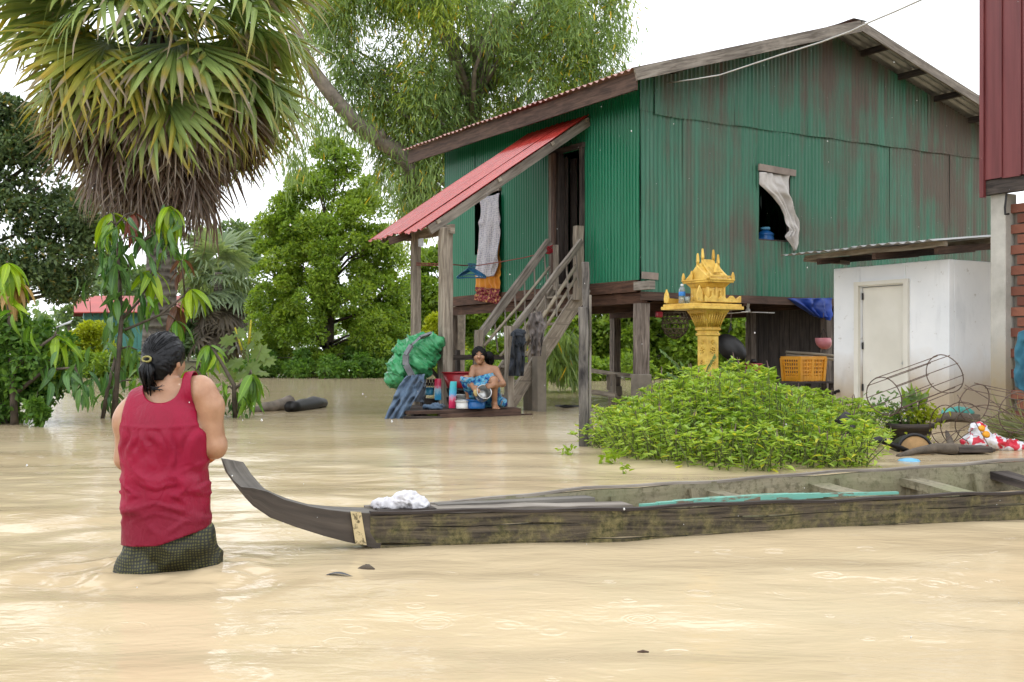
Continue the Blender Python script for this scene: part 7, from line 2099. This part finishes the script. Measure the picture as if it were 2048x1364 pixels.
    t = thing('plastic_sack', c, 'crumpled red and white printed plastic sack with orange marks by the brick wall', 'sack')
    crumple('sheet', c, [q(1958, 866, 16, 18), q(1950, 885, 22, 14, .14), q(1980, 885, 30, 14, .15), q(2015, 892, 32, 9, .14), q(1965, 875, 16, 16, .12)], MT['sack'], None, None, .011, .020, 13, 8, parent=t, squash=-.02)
    for px, py, w, h, dz in ((1964, 856, 7, 6, .12), (1973, 868, 8, 5, .135)):
        p = P(px, py, D - dz); m = MB(); m.lathe([(0, .012), (w * s * .8, .006), (w * s, -.01)], p, 14, Vector((1, 0, 0)), Vector((0, .5, .85)), Vector((0, -.85, .5))); m.build('print_mark', MT['sack_print'], t, True)
    c = PW(1915, 852); s = 13.2 / F; q = lambda px, py, rx, ry: (((px - 1915) * s, 0, (852 - py) * s), (rx * s, .09, ry * s))
    crumple('turquoise_rag', c, [q(1915, 822, 24, 7), q(1895, 826, 10, 6), q(1935, 824, 10, 6), q(1917, 836, 11, 14), q(1919, 848, 8, 10)], MT['turq_cloth'], 'turquoise cloth draped over a stake before the washroom', 'cloth', .012, .014, 14, 5)
    m = MB(); m.tube([P(1870, 840, 12.9), P(1900, 833, 12.9), P(1960, 838, 12.8)], [.05, .06, .05], 7); o = m.build('rotten_log', MT['bark'], None, True); props(o, 'brown rotten log behind the turquoise cloth', 'log')
    # long grass bundle
    t = thing('grass_bundle', PW(2030, 886), 'bundle of long grey green grass lying behind the printed sack', 'grass bundle')
    n = 260; C = np.array([P(2060 + rng.normal() * 28, 872 + rng.normal() * 12, 10.5 + rng.normal() * .15)[:] for _ in range(n)]); Dd = np.stack([-1 + rng.normal(size=n) * .35, rng.normal(size=n) * .2, .35 + rng.normal(size=n) * .28], -1)
    leaf_mesh('blades', C, Dd, rng.normal(size=(n, 3)), .36 * rng.uniform(.6, 1.2, n), .014 * rng.uniform(.6, 1.2, n), MT['straw_leaf'], t, 'strip', rng.uniform(0, .3, n))
    MB().tube([P(2040, 890, 10.5) - Z * .05, P(2090, 875, 10.5)], [.03, .05], 7).build('stalks', MT['straw'], t, True)
    # teal cloth on the brick wall
    strip_cloth('teal_sheet', [P(2040, 665, 12.4), P(2033, 700, 12.4), P(2030, 740, 12.4), P(2032, 772, 12.4)], [P(2085, 640, 12.0), P(2085, 700, 12.0), P(2075, 750, 12.1), P(2070, 800, 12.1)], MT['teal_cloth'], (-.9, -.4, 0), 'teal blue cloth hanging against the brick wall', 'cloth', .018, 2, 3)
MT['wood_face'] = m_plain('sawn_log_face', (.44, .27, .12), .8, .3, 9, .2)
MT['straw_leaf'] = m_leaf('grey_green_grass_blade', (.16, .19, .09), (.36, .38, .20))
build_clutter()

# ------------------------------------------------------------------ people
def hand(f, w, d, side, palm, s=1.0, curl=.6, thumb=1):
    """hand from wrist w: d points along the fingers, side across the palm towards the thumb, palm out of the palm"""
    w, d, side, palm = (np.array(q, float) for q in (w, d, side, palm))
    d /= np.linalg.norm(d); side = side - d * (side @ d); side /= np.linalg.norm(side); palm = palm - d * (palm @ d) - side * (palm @ side); palm /= np.linalg.norm(palm)
    for k in range(4):
        o = (1.5 - k) * .019 * s; b = w + d * (.078 - .004 * abs(k - 1)) * s + side * o
        f.cone(w + side * o * .55, b, .017 * s, .0125 * s, .012)
        l1, l2, l3 = [(.036, .024, .018), (.042, .028, .02), (.038, .026, .019), (.03, .019, .016)][k]
        a = curl; p = b
        for j, l in enumerate((l1, l2, l3)):
            q = p + (d * math.cos(a) + palm * math.sin(a)) * l * s
            f.cone(p, q, (.0102 - .001 * j) * s, (.0094 - .001 * j) * s, .004); p = q; a += curl * (.9 - .1 * k)
    t0 = w + d * .022 * s + side * .024 * s * thumb; t1 = t0 + (d * .55 + side * .62 * thumb + palm * .35) * .042 * s; t2 = t1 + (d * .85 + side * .12 * thumb + palm * .5) * .03 * s
    f.cone(w + d * .01 * s, t0, .016 * s, .015 * s, .01); f.cone(t0, t1, .0135 * s, .011 * s, .006); f.cone(t1, t2, .011 * s, .0085 * s, .004)

def foot(f, a, d, s=1.0):
    a, d = np.array(a, float), np.array(d, float); d /= np.linalg.norm(d); sd = np.cross(d, [0, 0, 1])
    f.cone(a + [0, 0, .0], a - d * .03 * s + np.array([0, 0, -.035 * s]), .036 * s, .03 * s, .02)
    for k in range(5):
        o = (k - 2) * .016 * s; L = (.155 - .012 * abs(k - 1) - .006 * k) * s
        m = a + d * .09 * s + sd * o + np.array([0, 0, -.045 * s]); e = a + d * L + sd * o * 1.25 + np.array([0, 0, -.056 * s])
        f.cone(a + np.array([0, 0, -.02 * s]), m, .032 * s, .017 * s, .015); f.cone(m, e, .014 * s, .0095 * s, .006)

def face_parts(c, fd, s, parent, Wp, skin_lips=(.30, .09, .08)):
    """eyes, brows and lips as small parts on a head centred at c, facing fd (local), placed in the world by Wp"""
    fd = Vector(fd).normalized(); sx = Vector((0, 0, 1)).cross(fd).normalized(); up = fd.cross(sx)
    W = lambda x, y, z: Wp(Vector(c) + sx * x * s + fd * y * s + up * z * s)
    for sg in (-1, 1):
        MB().lathe([(0, .008), (.009, .005), (.013, 0), (.009, -.005), (0, -.006)], W(sg * .032, .083, .012), 10, sx, up * .62, fd).build('eye', MT['eye'], parent, True)
        m = MB(); m.tube([W(sg * .014, .092, .032), W(sg * .032, .091, .038), W(sg * .05, .078, .033)], [.003, .0045, .002], 5); m.build('eyebrow', MT['hair'], parent, True)
    m = MB(); m.tube([W(-.024, .080, -.048), W(-.01, .091, -.045), W(0, .092, -.046), W(.01, .091, -.045), W(.024, .080, -.048)], [.002, .0055, .005, .0055, .002], 6); m.tube([W(-.02, .081, -.053), W(0, .090, -.056), W(.02, .081, -.053)], [.002, .006, .002], 6); m.build('lips', MT['lips'], parent, True)

g_ = G('eye_white_and_iris'); g_.set(Base_Color=(.05, .04, .035), Roughness=.15); MT['eye'] = g_.m
MT['lips'] = m_plain('lips', (.30, .10, .085), .4, .1, 20)

def build_wading_woman():
    o0 = WOMAN.copy(); OW = np.array(o0[:])
    t = thing('person', o0, 'person wading away in a crimson sleeveless top and olive patterned trousers', 'person')
    f = Field((-.34, -.30, -.80), (.34, .50, .98), .007)
    f.ell((-.005, .02, .09), (.145, .108, .12), .03)
    f.cone((-.008, .01, .18), (-.012, .0, .44), .135, .14, .05, (1, .72, 1))
    f.ell((-.012, .005, .50), (.155, .105, .16), .05)
    f.cone((-.13, .01, .61), (.125, .01, .675), .055, .056, .04)
    f.cone((-.02, .0, .64), (-.022, .015, .76), .052, .045, .03)
    f.cone((-.02, .0, .67), (-.11, .01, .635), .04, .042, .03); f.cone((-.018, .0, .675), (.125, .01, .692), .036, .04, .03)
    hs = .88; hc = np.array((-.024, .026, .805)); fd = np.array((.27, .95, -.12)); fd /= np.linalg.norm(fd); sx = np.array((fd[1], -fd[0], 0)); sx /= np.linalg.norm(sx)
    up = np.cross(sx, fd)
    hd = lambda x, y, z: hc + (sx * x + fd * y + up * z) * hs
    he = lambda *r: tuple(q * hs for q in r)
    Rm = np.stack([sx, fd, up], 1)
    f.ell(hc, he(.074, .092, .098), .02, Rm); f.ell(hd(0, .035, -.05), he(.058, .058, .062), .03, Rm); f.ell(hd(0, .07, -.092), he(.026, .024, .02), .03, Rm)
    f.ell(hd(.03, .062, -.03), he(.028, .028, .026), .03, Rm); f.ell(hd(-.03, .062, -.03), he(.028, .028, .026), .03, Rm)
    f.cone(hd(0, .088, .012), hd(0, .108, -.022), .009, .014, .012)
    for sg in (-1, 1):
        f.ell(hd(sg * .074, -.004, -.015), he(.010, .019, .030), .008, Rm); f.ell(hd(sg * .076, .002, -.04), he(.008, .011, .011), .006, Rm)
        f.ell(hd(sg * .081, .004, -.012), he(.006, .009, .016), .004, Rm, cut=True)
    # arms: upper arms hang, forearms fold forward round a bundle
    f.cone((.145, .01, .655), (.166, .02, .62), .050, .052, .03); f.cone((.158, .01, .62), (.178, .03, .465), .050, .045, .03); f.cone((.178, .03, .465), (.155, .13, .47), .045, .041, .02); f.cone((.155, .13, .47), (.085, .255, .50), .042, .027, .02)
    f.cone((-.15, .01, .59), (-.165, .0, .56), .054, .054, .03); f.cone((-.163, .0, .575), (-.180, .03, .42), .05, .044, .03); f.cone((-.180, .03, .42), (-.155, .11, .405), .044, .041, .02); f.cone((-.155, .11, .405), (-.06, .26, .44), .04, .026, .02)
    hand(f, (.085, .255, .50), (-.75, .35, -.05), (0, -.1, 1), (-.2, -1, 0), .95, .5); hand(f, (-.06, .26, .44), (.8, .3, .1), (0, -.1, 1), (-.2, -1, .1), .95, .55)
    # legs under water
    f.cone((-.08, .02, .04), (-.10, .0, -.30), .068, .05, .02); f.cone((-.10, .0, -.30), (-.10, -.05, -.62), .058, .036, .03); foot(f, (-.10, -.05, -.64), (-.05, 1, 0))
    f.cone((.08, .06, .04), (.135, .22, -.28), .066, .05, .02); f.cone((.135, .22, -.28), (.12, .19, -.62), .058, .036, .03); foot(f, (.12, .19, -.64), (.1, 1, 0))
    v, q = f.skin(); v = smooth_verts(v, q, 1, .5)
    v[:, 0] *= .945
    np_mesh('body', v + OW, q, MT['skin'], t, True)
    face_parts(hc, fd, hs, t, lambda p: o0 + p)
    # top
    f = Field((-.30, -.26, .02), (.28, .30, .80), .007)
    f.cone((-.010, .016, .06), (-.014, .01, .32), .176, .160, .05, (1, .80, 1)); f.cone((-.014, .01, .32), (-.02, .005, .50), .155, .150, .05, (1, .78, 1))
    f.ell((-.018, .008, .51), (.168, .122, .17), .05)
    f.cone((-.135, .01, .608), (.115, .01, .682), .062, .062, .04); f.cone((-.02, 0, .66), (-.12, .01, .628), .052, .05, .04); f.cone((-.018, 0, .675), (.112, .01, .690), .050, .048, .04)
    v, q = f.skin(); v = smooth_verts(v, q, 1, .5)
    arR = lambda z: np.interp(z, [.46, .485, .50, .55, .644, .70, .8], [.40, .20, .158, .131, .110, .104, .10])
    arL = lambda z: np.interp(z, [.44, .465, .49, .534, .60, .644, .70, .8], [.40, .23, .183, .172, .160, .150, .14, .135])
    def keep(p):
        x, y, z = p[:, 0], p[:, 1], p[:, 2]
        hem = z - (.112 + .34 * np.maximum(0, x) - .06 * np.maximum(0, -x) + .03 * np.maximum(0, y))
        nk = (np.sqrt(((x + .012) / .083) ** 2 + ((z - .722) / (.092 + np.where(y > 0.02, .05, 0))) ** 2) - 1) * .08
        return np.minimum(np.minimum(hem, nk), np.minimum(arR(z) - x, arL(z) + x))
    v, q = cut_by(v, q, keep, snap=.006)
    n = f.grad(v)
    x, y, z = v[:, 0], v[:, 1], v[:, 2]
    back = np.clip(-n[:, 1], 0, 1)
    wob = fbm(v * 9, 3, 2)
    yk = .545 + .35 * (x + .02) ** 2
    below = np.clip((yk - z) / .05, 0, 1) * np.clip((z - .16) / .2, 0, 1)
    d = .0050 * np.sin(x * 120 + wob * 6 + z * 6) * below * np.exp(-((z - yk) / .11) ** 2)                       # gathers under the yoke
    d += .013 * (np.maximum(0, 1 - np.abs(vnoise(v * np.array([13, 5, 4.0]) + wob[:, None] * .5, 6)) * 3.2)) * below * .55   # long hanging folds
    dia = v[:, 2] + .55 * np.abs(x + .01) ** 1.2 * np.sign(.3 - z)
    lowm = np.exp(-((z - .30) / .09) ** 2)
    d += .009 * lowm * (np.maximum(0, 1 - np.abs(vnoise(np.stack([x * 5, y * 4, dia * 24], -1), 14)) * 2.8) - .3)      # sagging cross folds
    d += .006 * np.exp(-((z - .20) / .07) ** 2) * np.maximum(0, 1 - np.abs(vnoise(np.stack([x * 9 - z * 11, y * 6, z * 9 + x * 6], -1), 23)) * 3)
    d += .004 * fbm(v * np.array([14, 12, 9.0]), 31, 2)
    d += .005 * np.clip((z - yk) / .006, -1, 0) * 0 + .0035 * np.exp(-((z - yk) / .005) ** 2)                         # yoke seam
    d += .012 * np.exp(-((z - .245) / .03) ** 2) * np.exp(-((x + .13) / .09) ** 2)
    v = v + n * d[:, None]
    v[:, 0] *= .945
    top = np_mesh('sleeveless_top', v + OW, q, MT['shirt'], t, True)
    md = top.modifiers.new('thickness', 'SOLIDIFY'); md.thickness = .005; md.offset = 1
    # trousers
    f = Field((-.34, -.28, -.42), (.38, .55, .26), .007)
    f.ell((-.005, .02, .10), (.150, .122, .12), .03)
    f.cone((-.078, .0, .12), (-.098, -.03, -.34), .092, .106, .010); f.cone((.076, .02, .12), (.150, .20, -.34), .094, .110, .010)
    f.cone((-.12, -.02, .0), (-.17, -.06, -.08), .07, .05, .05)
    v, q = f.skin(); v = smooth_verts(v, q, 1, .5)
    v, q = cut_by(v, q, lambda p: np.minimum(.21 - p[:, 2], p[:, 2] + .36), snap=.006)
    n = f.grad(v); wob = fbm(v * 7, 41, 2)
    d = .010 * np.maximum(0, 1 - np.abs(vnoise(v * np.array([14, 9, 5.0]) + wob[:, None] * .6, 44)) * 2) + .004 * fbm(v * 22, 45, 2)
    v[:, 0] *= .97
    np_mesh('trousers', v + n * d[:, None] + OW, q, MT['olive'], t, True)
    # hair drawn back into a tail
    f = Field((-.18, -.16, .62), (.14, .18, .95), .005)
    f.ell(hd(0, -.004, .012), he(.0835, .1005, .100), .02, Rm); f.ell(hd(0, -.055, -.03), he(.060, .048, .055), .03, Rm); f.ell(hd(0, -.045, -.078), he(.055, .042, .05), .03, Rm)
    v, q = f.skin()
    def keep(p):
        L = (p - hc) @ Rm / hs
        front = np.maximum(.0 - L[:, 1] - .3 * np.maximum(0, -L[:, 2] - .02), (np.sqrt((L[:, 0] / .060) ** 2 + ((L[:, 2] + .035) / .105) ** 2) - 1) * .06)
        return np.minimum(front, L[:, 2] + .108 - 8 * np.maximum(0, np.abs(L[:, 0]) - .035) ** 1.5 - .0 * L[:, 1])
    v, q = cut_by(v, q, keep, snap=.004); n = f.grad(v)
    tie = hd(-.012, -.104, -.025); r_ = v - tie; ang = np.arctan2(r_ @ sx, r_ @ up); rad_ = np.linalg.norm(r_, axis=1)
    v = v + n * (.0009 * np.sin(ang * 30 + fbm(v * 26, 2, 2) * 7) * np.clip(rad_ / .05, 0, 1))[:, None] + n * (.0025 * fbm(v * 30, 9, 2))[:, None]
    hr = np_mesh('hair', v + OW, q, MT['hair'], t, True)
    md = hr.modifiers.new('thickness', 'SOLIDIFY'); md.thickness = .01; md.offset = -1
    m = MB(); r = random.Random(9); eR = np.array((.0835, .1005, .100)) * hs
    eC = hd(0, -.004, .012); tl = ((tie - eC) @ Rm) / eR; tl = tl / np.linalg.norm(tl)
    for k in range(110):                                     # combed-back strands lying on the head
        d = np.array((r.gauss(0, 1), r.gauss(0, 1), r.gauss(.2, 1))); d /= np.linalg.norm(d)
        if d[1] > .12 and d[2] < .55 or d[2] < -.45: continue
        pts = []
        for j in range(6):
            u = j / 5; q = d * (1 - u) + tl * u; q = q / max(np.linalg.norm(q), 1e-6) * (1.012 + .02 * math.sin(u * 3.1) + r.uniform(-.006, .012))
            pts.append(o0 + Vector(eC + Rm @ (q * eR)))
        m.tube(pts, [.0006, .0016, .0019, .0019, .0017, .0012], 4)
    for k in range(14):                                      # loose wisps
        d = np.array((r.uniform(-1, 1), r.uniform(-.9, .1), r.uniform(-.2, 1))); d /= np.linalg.norm(d)
        a = Vector(eC + Rm @ (d * eR * 1.0)); n_ = Vector(Rm @ d)
        m.tube([o0 + a, o0 + a + n_ * .010 + Vector((r.uniform(-.01, .01), 0, .004)), o0 + a + n_ * .016 + Vector((r.uniform(-.025, .025), r.uniform(-.01, .01), r.uniform(-.012, .01)))], [.0011, .0009, .0005], 3)
    s = m.build('hair_strands', MT['hair'], t, True)
    m = MB()
    r = random.Random(5)
    for k in range(46):
        a, b = r.uniform(0, 6.283), r.uniform(.2, 1)
        off = Vector(sx) * math.cos(a) * .022 * b + Vector(fd) * math.sin(a) * .018 * b
        p0 = Vector(tie) + off * .35; p1 = p0 + off * 1.0 + Vector((0, -.022, -.035)); L = r.uniform(.75, 1.15)
        p2 = Vector(tie) + off * 1.0 + Vector((r.uniform(-.006, .006), -.012, -.075 * L)); p3 = Vector(tie) + off * r.uniform(.4, 1.3) + Vector((r.uniform(-.012, .02), .012, -.118 * L))
        m.tube([o0 + p0, o0 + p1, o0 + p2, o0 + p3], [.004, .006, .0055, .0012], 5)
    for k in range(5):                                       # stray wet strands on the neck
        a = Vector(tie) + Vector((.012 * r.uniform(0, 1), -.012, -.085 - .006 * k)); m.tube([o0 + a, o0 + a + Vector((.02 + .006 * k, -.006, -.016 + .004 * k)), o0 + a + Vector((.045 + r.uniform(0, .02), .0, -.012 + .009 * (k % 3)))], [.0035, .0026, .001], 4)
    s = m.build('ponytail', MT['hair'], t, True)
    m = MB(); m.tube([o0 + Vector(tie) + Vector(sx) * math.cos(a) * .018 + Vector((0, -.012 + .004 * math.sin(a), .010 * math.sin(a) + .004)) for a in np.linspace(0, 6.283, 15)[:-1]], .0042, 6, closed=True); m.build('hair_band', MT['band_olive'], t, True)
    # what she carries
    crumple('carried_bundle', o0 + Vector((.0, .33, .46)), [((0, 0, 0), (.12, .05, .08)), ((-.13, -.12, -.03), (.06, .06, .04)), ((-.08, -.05, -.02), (.08, .05, .06))], MT['orange_bag'], 'orange cloth bundle held in front of the wading person in crimson', 'bundle', .01, .014, 14, 4)
MT['band_olive'] = m_plain('olive_hair_band', (.30, .27, .08), .6, .1, 30)
build_wading_woman()

MT['matt_hair'] = m_plain('dull_black_hair', (.007, .006, .006), .62, .3, 60, .3, spec=.2)
def build_washing_woman():
    o0 = Vector((P(965, 0, 15.5).x, 15.5, .105)); OW = np.array(o0[:])
    t = thing('person', o0, 'person crouching on the platform in a blue floral wrap, scrubbing a silver pot', 'person')
    f = Field((-.42, -.52, -.03), (.46, .45, .95), .0075)
    f.cone((.04, .12, .17), (.035, .02, .44), .125, .118, .05, (1, .78, 1)); f.ell((.05, .17, .14), (.16, .14, .12), .05)
    f.cone((-.105, .0, .535), (.165, .02, .515), .05, .052, .04); f.ell((.03, .01, .47), (.135, .09, .10), .05)
    f.cone((.02, .0, .54), (-.02, -.04, .64), .052, .044, .03); f.cone((.0, .0, .56), (-.09, 0, .54), .04, .04, .03); f.cone((.03, .0, .56), (.15, .01, .53), .04, .04, .03)
    hc = np.array((-.045, -.055, .715)); fd = np.array((.06, -.99, -.04)); fd /= np.linalg.norm(fd); sx = np.array((-fd[1], fd[0], 0)); sx /= np.linalg.norm(sx); up = np.cross(sx, fd); up = up if up[2] > 0 else -up
    Rm = np.stack([sx, fd, up], 1); hd = lambda x, y, z: hc + sx * x + fd * y + up * z
    f.ell(hc, (.078, .094, .102), .02, Rm); f.ell(hd(0, .035, -.055), (.055, .058, .064), .03, Rm); f.ell(hd(0, .068, -.098), (.022, .022, .020), .03, Rm)
    for sg in (-1, 1):
        f.ell(hd(sg * .036, .062, -.025), (.03, .028, .028), .03, Rm); f.ell(hd(sg * .079, -.002, -.012), (.011, .019, .030), .008, Rm)
        f.ell(hd(sg * .032, .098, .012), (.017, .014, .011), .008, Rm, cut=True); f.cone(hd(sg * .016, .09, .03), hd(sg * .045, .08, .03), .010, .009, .012)
    f.cone(hd(0, .09, .015), hd(0, .112, -.022), .010, .016, .012); f.ell(hd(.012, .10, -.026), (.010, .011, .009), .008, Rm); f.ell(hd(-.012, .10, -.026), (.010, .011, .009), .008, Rm)
    # arms
    f.cone((-.118, .0, .53), (-.165, -.07, .36), .050, .040, .03); f.cone((-.165, -.07, .36), (-.115, -.275, .285), .039, .026, .02); hand(f, (-.115, -.275, .285), (.35, -.75, -.30), (.2, .2, 1), (1, .2, 0), .95, .35)
    f.cone((.175, .02, .51), (.275, -.05, .33), .051, .041, .03); f.cone((.275, -.05, .33), (.145, -.28, .315), .039, .027, .02); hand(f, (.145, -.28, .315), (-.8, -.35, -.1), (-.1, .2, 1), (-.2, -1, 0), .95, .6)
    # legs: deep squat
    f.cone((-.02, .12, .16), (-.21, -.13, .385), .095, .062, .04); f.cone((-.21, -.13, .385), (-.17, -.02, .08), .056, .035, .03); foot(f, (-.17, -.03, .062), (-.25, -1, 0))
    f.cone((.12, .12, .16), (.155, -.20, .375), .095, .062, .04); f.cone((.155, -.20, .375), (.165, -.09, .08), .056, .035, .03); foot(f, (.165, -.10, .062), (.2, -1, 0))
    v, q = f.skin(); v = smooth_verts(v, q, 1, .4)
    np_mesh('body', v + OW, q, MT['skin2'], t, True)
    face_parts(hc, fd, 1.05, t, lambda p: o0 + p)
    # wrap: round the chest and over the thighs, one knee bare
    f = Field((-.42, -.35, -.02), (.46, .45, .62), .0085)
    f.cone((.045, .12, .16), (.035, .015, .42), .145, .132, .05, (1, .84, 1)); f.ell((.05, .18, .14), (.18, .16, .13), .05); f.ell((.035, -.02, .40), (.125, .10, .07), .05)
    f.cone((-.02, .10, .16), (-.215, -.135, .385), .108, .073, .05); f.cone((.12, .12, .15), (.15, -.14, .335), .108, .075, .04)
    f.cone((-.18, -.10, .32), (-.12, .02, .08), .07, .05, .05); f.ell((.02, -.06, .28), (.15, .10, .08), .06); f.cone((.1, .22, .1), (.27, .1, .08), .09, .06, .05)
    v, q = f.skin(); v = smooth_verts(v, q, 1, .5)
    def keep(p):
        x, y, z = p[:, 0], p[:, 1], p[:, 2]
        bust = .445 + .03 * np.sin(x * 9) - z
        knee = np.sqrt((x - .155) ** 2 + (y + .235) ** 2 + (z - .36) ** 2) - .105
        return np.minimum(np.minimum(bust, knee), z - .015)
    v, q = cut_by(v, q, keep, snap=.007); n = f.grad(v)
    d = .010 * np.maximum(0, 1 - np.abs(vnoise(v * np.array([12, 9, 9.0]), 52)) * 2) + .004 * fbm(v * 24, 53, 2)
    w = np_mesh('wrap', v + n * d[:, None] + OW, q, MT['floral'], t, True)
    md = w.modifiers.new('thickness', 'SOLIDIFY'); md.thickness = .006; md.offset = 1
    # hair with a loose knot behind the ear
    f = Field((-.25, -.22, .55), (.22, .20, .90), .006)
    f.ell(hd(0, -.008, .016), (.098, .110, .108), .02, Rm); kn = np.array((.082, .03, .70)); f.ell(kn, (.068, .06, .07), .03); f.ell(kn + [.03, .02, -.06], (.045, .04, .055), .03)
    v, q = f.skin()
    def keep(p):
        L = (p - hc) @ Rm; k = np.linalg.norm(p - kn - [.01, .01, -.02], axis=1)
        front = np.maximum(-.01 - L[:, 1], (np.sqrt((L[:, 0] / .058) ** 2 + ((L[:, 2] + .035) / (.087 + .012 * np.exp(-(L[:, 0] / .02) ** 2))) ** 2) - 1) * .06)
        cap = np.minimum(front, L[:, 2] + .085)
        return np.maximum(cap, np.where(L[:, 1] < .02, .125 - k, -1))
    v, q = cut_by(v, q, keep, snap=.005); n = f.grad(v)
    v = v + n * (.004 * fbm(v * np.array([60, 60, 14.0]), 2, 2))[:, None]
    hr = np_mesh('hair', v + OW, q, MT['matt_hair'], t, True)
    md = hr.modifiers.new('thickness', 'SOLIDIFY'); md.thickness = .01; md.offset = -1
    m = MB(); r = random.Random(3)
    for k in range(26):                                      # loose hair over the ear and behind the shoulder
        a = Vector(kn) + Vector((r.gauss(0, .03), r.gauss(0, .02), r.gauss(0, .025))); m.tube([o0 + a, o0 + a + Vector((r.uniform(-.01, .03), .0, -.05)), o0 + a + Vector((r.uniform(-.03, .04), .01, -r.uniform(.09, .15)))], [.009, .008, .002], 5)
    for sg in (-1, 1):
        for k in range(5):
            a = Vector(hd(sg * (.066 + .004 * k), .045 - .02 * k, .05)); b = Vector(hd(sg * (.082 + .002 * k), .03 - .022 * k, -.03)); m.tube([o0 + Vector(hd(sg * .02, .06 - .02 * k, .102)), o0 + a, o0 + b], [.006, .010, .004], 5)
    m.build('loose_hair', MT['matt_hair'], t, True)
    # pot in her hands
    ax = Vector((.30, -.80, .42)).normalized(); x_ = ax.orthogonal().normalized(); y_ = ax.cross(x_); c = o0 + Vector((.015, -.30, .21))
    p = thing('silver_pot', c, 'silver aluminium pot held tilted in the crouching person\'s hands', 'pot')
    MB().lathe([(0, -.10), (.075, -.10), (.088, -.09), (.094, -.05), (.097, .05), (.104, .056), (.104, .062), (.094, .060), (.090, .05), (.087, -.05), (.08, -.082), (0, -.086)], c, 30, x_, y_, ax).build('body', MT['steel'], p, True)
    for sg in (-1, 1):
        m = MB(); b = c + x_ * sg * .1; m.tube([b + y_ * .02, b + x_ * sg * .02 + y_ * .015, b + x_ * sg * .02 - y_ * .015, b - y_ * .02], .005, 6); m.build('handle', MT['steel'], p, True)
    crumple('scouring_rag', o0 + Vector((-.075, -.34, .235)), [((0, 0, 0), (.035, .02, .035)), ((.0, 0, -.03), (.02, .015, .03))], MT['sponge'], 'small pale yellow scouring rag pressed on the silver pot', 'rag', .007, .006, 25, 4)
MT['sponge'] = m_plain('yellow_sponge', (.55, .42, .18), .9, .2, 30, .3)
build_washing_woman()
# ------------------------------------------------------------------ rain in the air
def build_rain():
    n = 1100
    D = rng.uniform(1.6, 12, n) ; px = rng.uniform(-1200, 3200, n); z = rng.uniform(.05, 4.2, n)
    C = np.stack([(px - 1024) / F * D, D, z], -1)
    r = rng.uniform(.0011, .0024, n); a = np.linspace(0, 6.283, 6)[:-1]
    ring = np.stack([np.cos(a), np.sin(a), 0 * a], -1)
    T = np.concatenate([[[0, 0, 1.5]], ring, [[0, 0, -1.1]]])
    tri = [(0, i + 1, (i + 1) % 5 + 1) for i in range(5)] + [(6, (i + 1) % 5 + 1, i + 1) for i in range(5)]
    Vv = C[:, None] + T[None] * r[:, None, None]
    Fc = (np.arange(n)[:, None, None] * 7 + np.array(tri)[None]).reshape(-1, 3)
    g = G('rain_drop'); g.set(Base_Color=(.95, .96, .97), Roughness=.15); g.p.inputs['Transmission Weight'].default_value = .35  # white base colour paints in the flash light caught by clear drops
    o = np_mesh('raindrops', Vv.reshape(-1, 3), Fc, g.m, None, True)
    props(o, 'small raindrops falling over the flooded yard', kind='stuff')
build_rain()

# ------------------------------------------------------------------ rain-laden air
def build_haze():
    m = bpy.data.materials.new('pale_air'); m.use_nodes = True; n = m.node_tree.nodes; n.clear()
    out = n.new('ShaderNodeOutputMaterial'); v = n.new('ShaderNodeVolumePrincipled')
    v.inputs['Color'].default_value = (.93, .95, .97, 1); v.inputs['Density'].default_value = HAZE; v.inputs['Anisotropy'].default_value = .1
    m.node_tree.links.new(v.outputs[0], out.inputs['Volume'])
    b = MB(); b.box((0, 0, 7.0), 830, 830, 18.2)
    o = b.build('haze', m, None); props(o, 'thin pale rain haze over the flood', kind='stuff')
HAZE = 0.0014
build_haze()
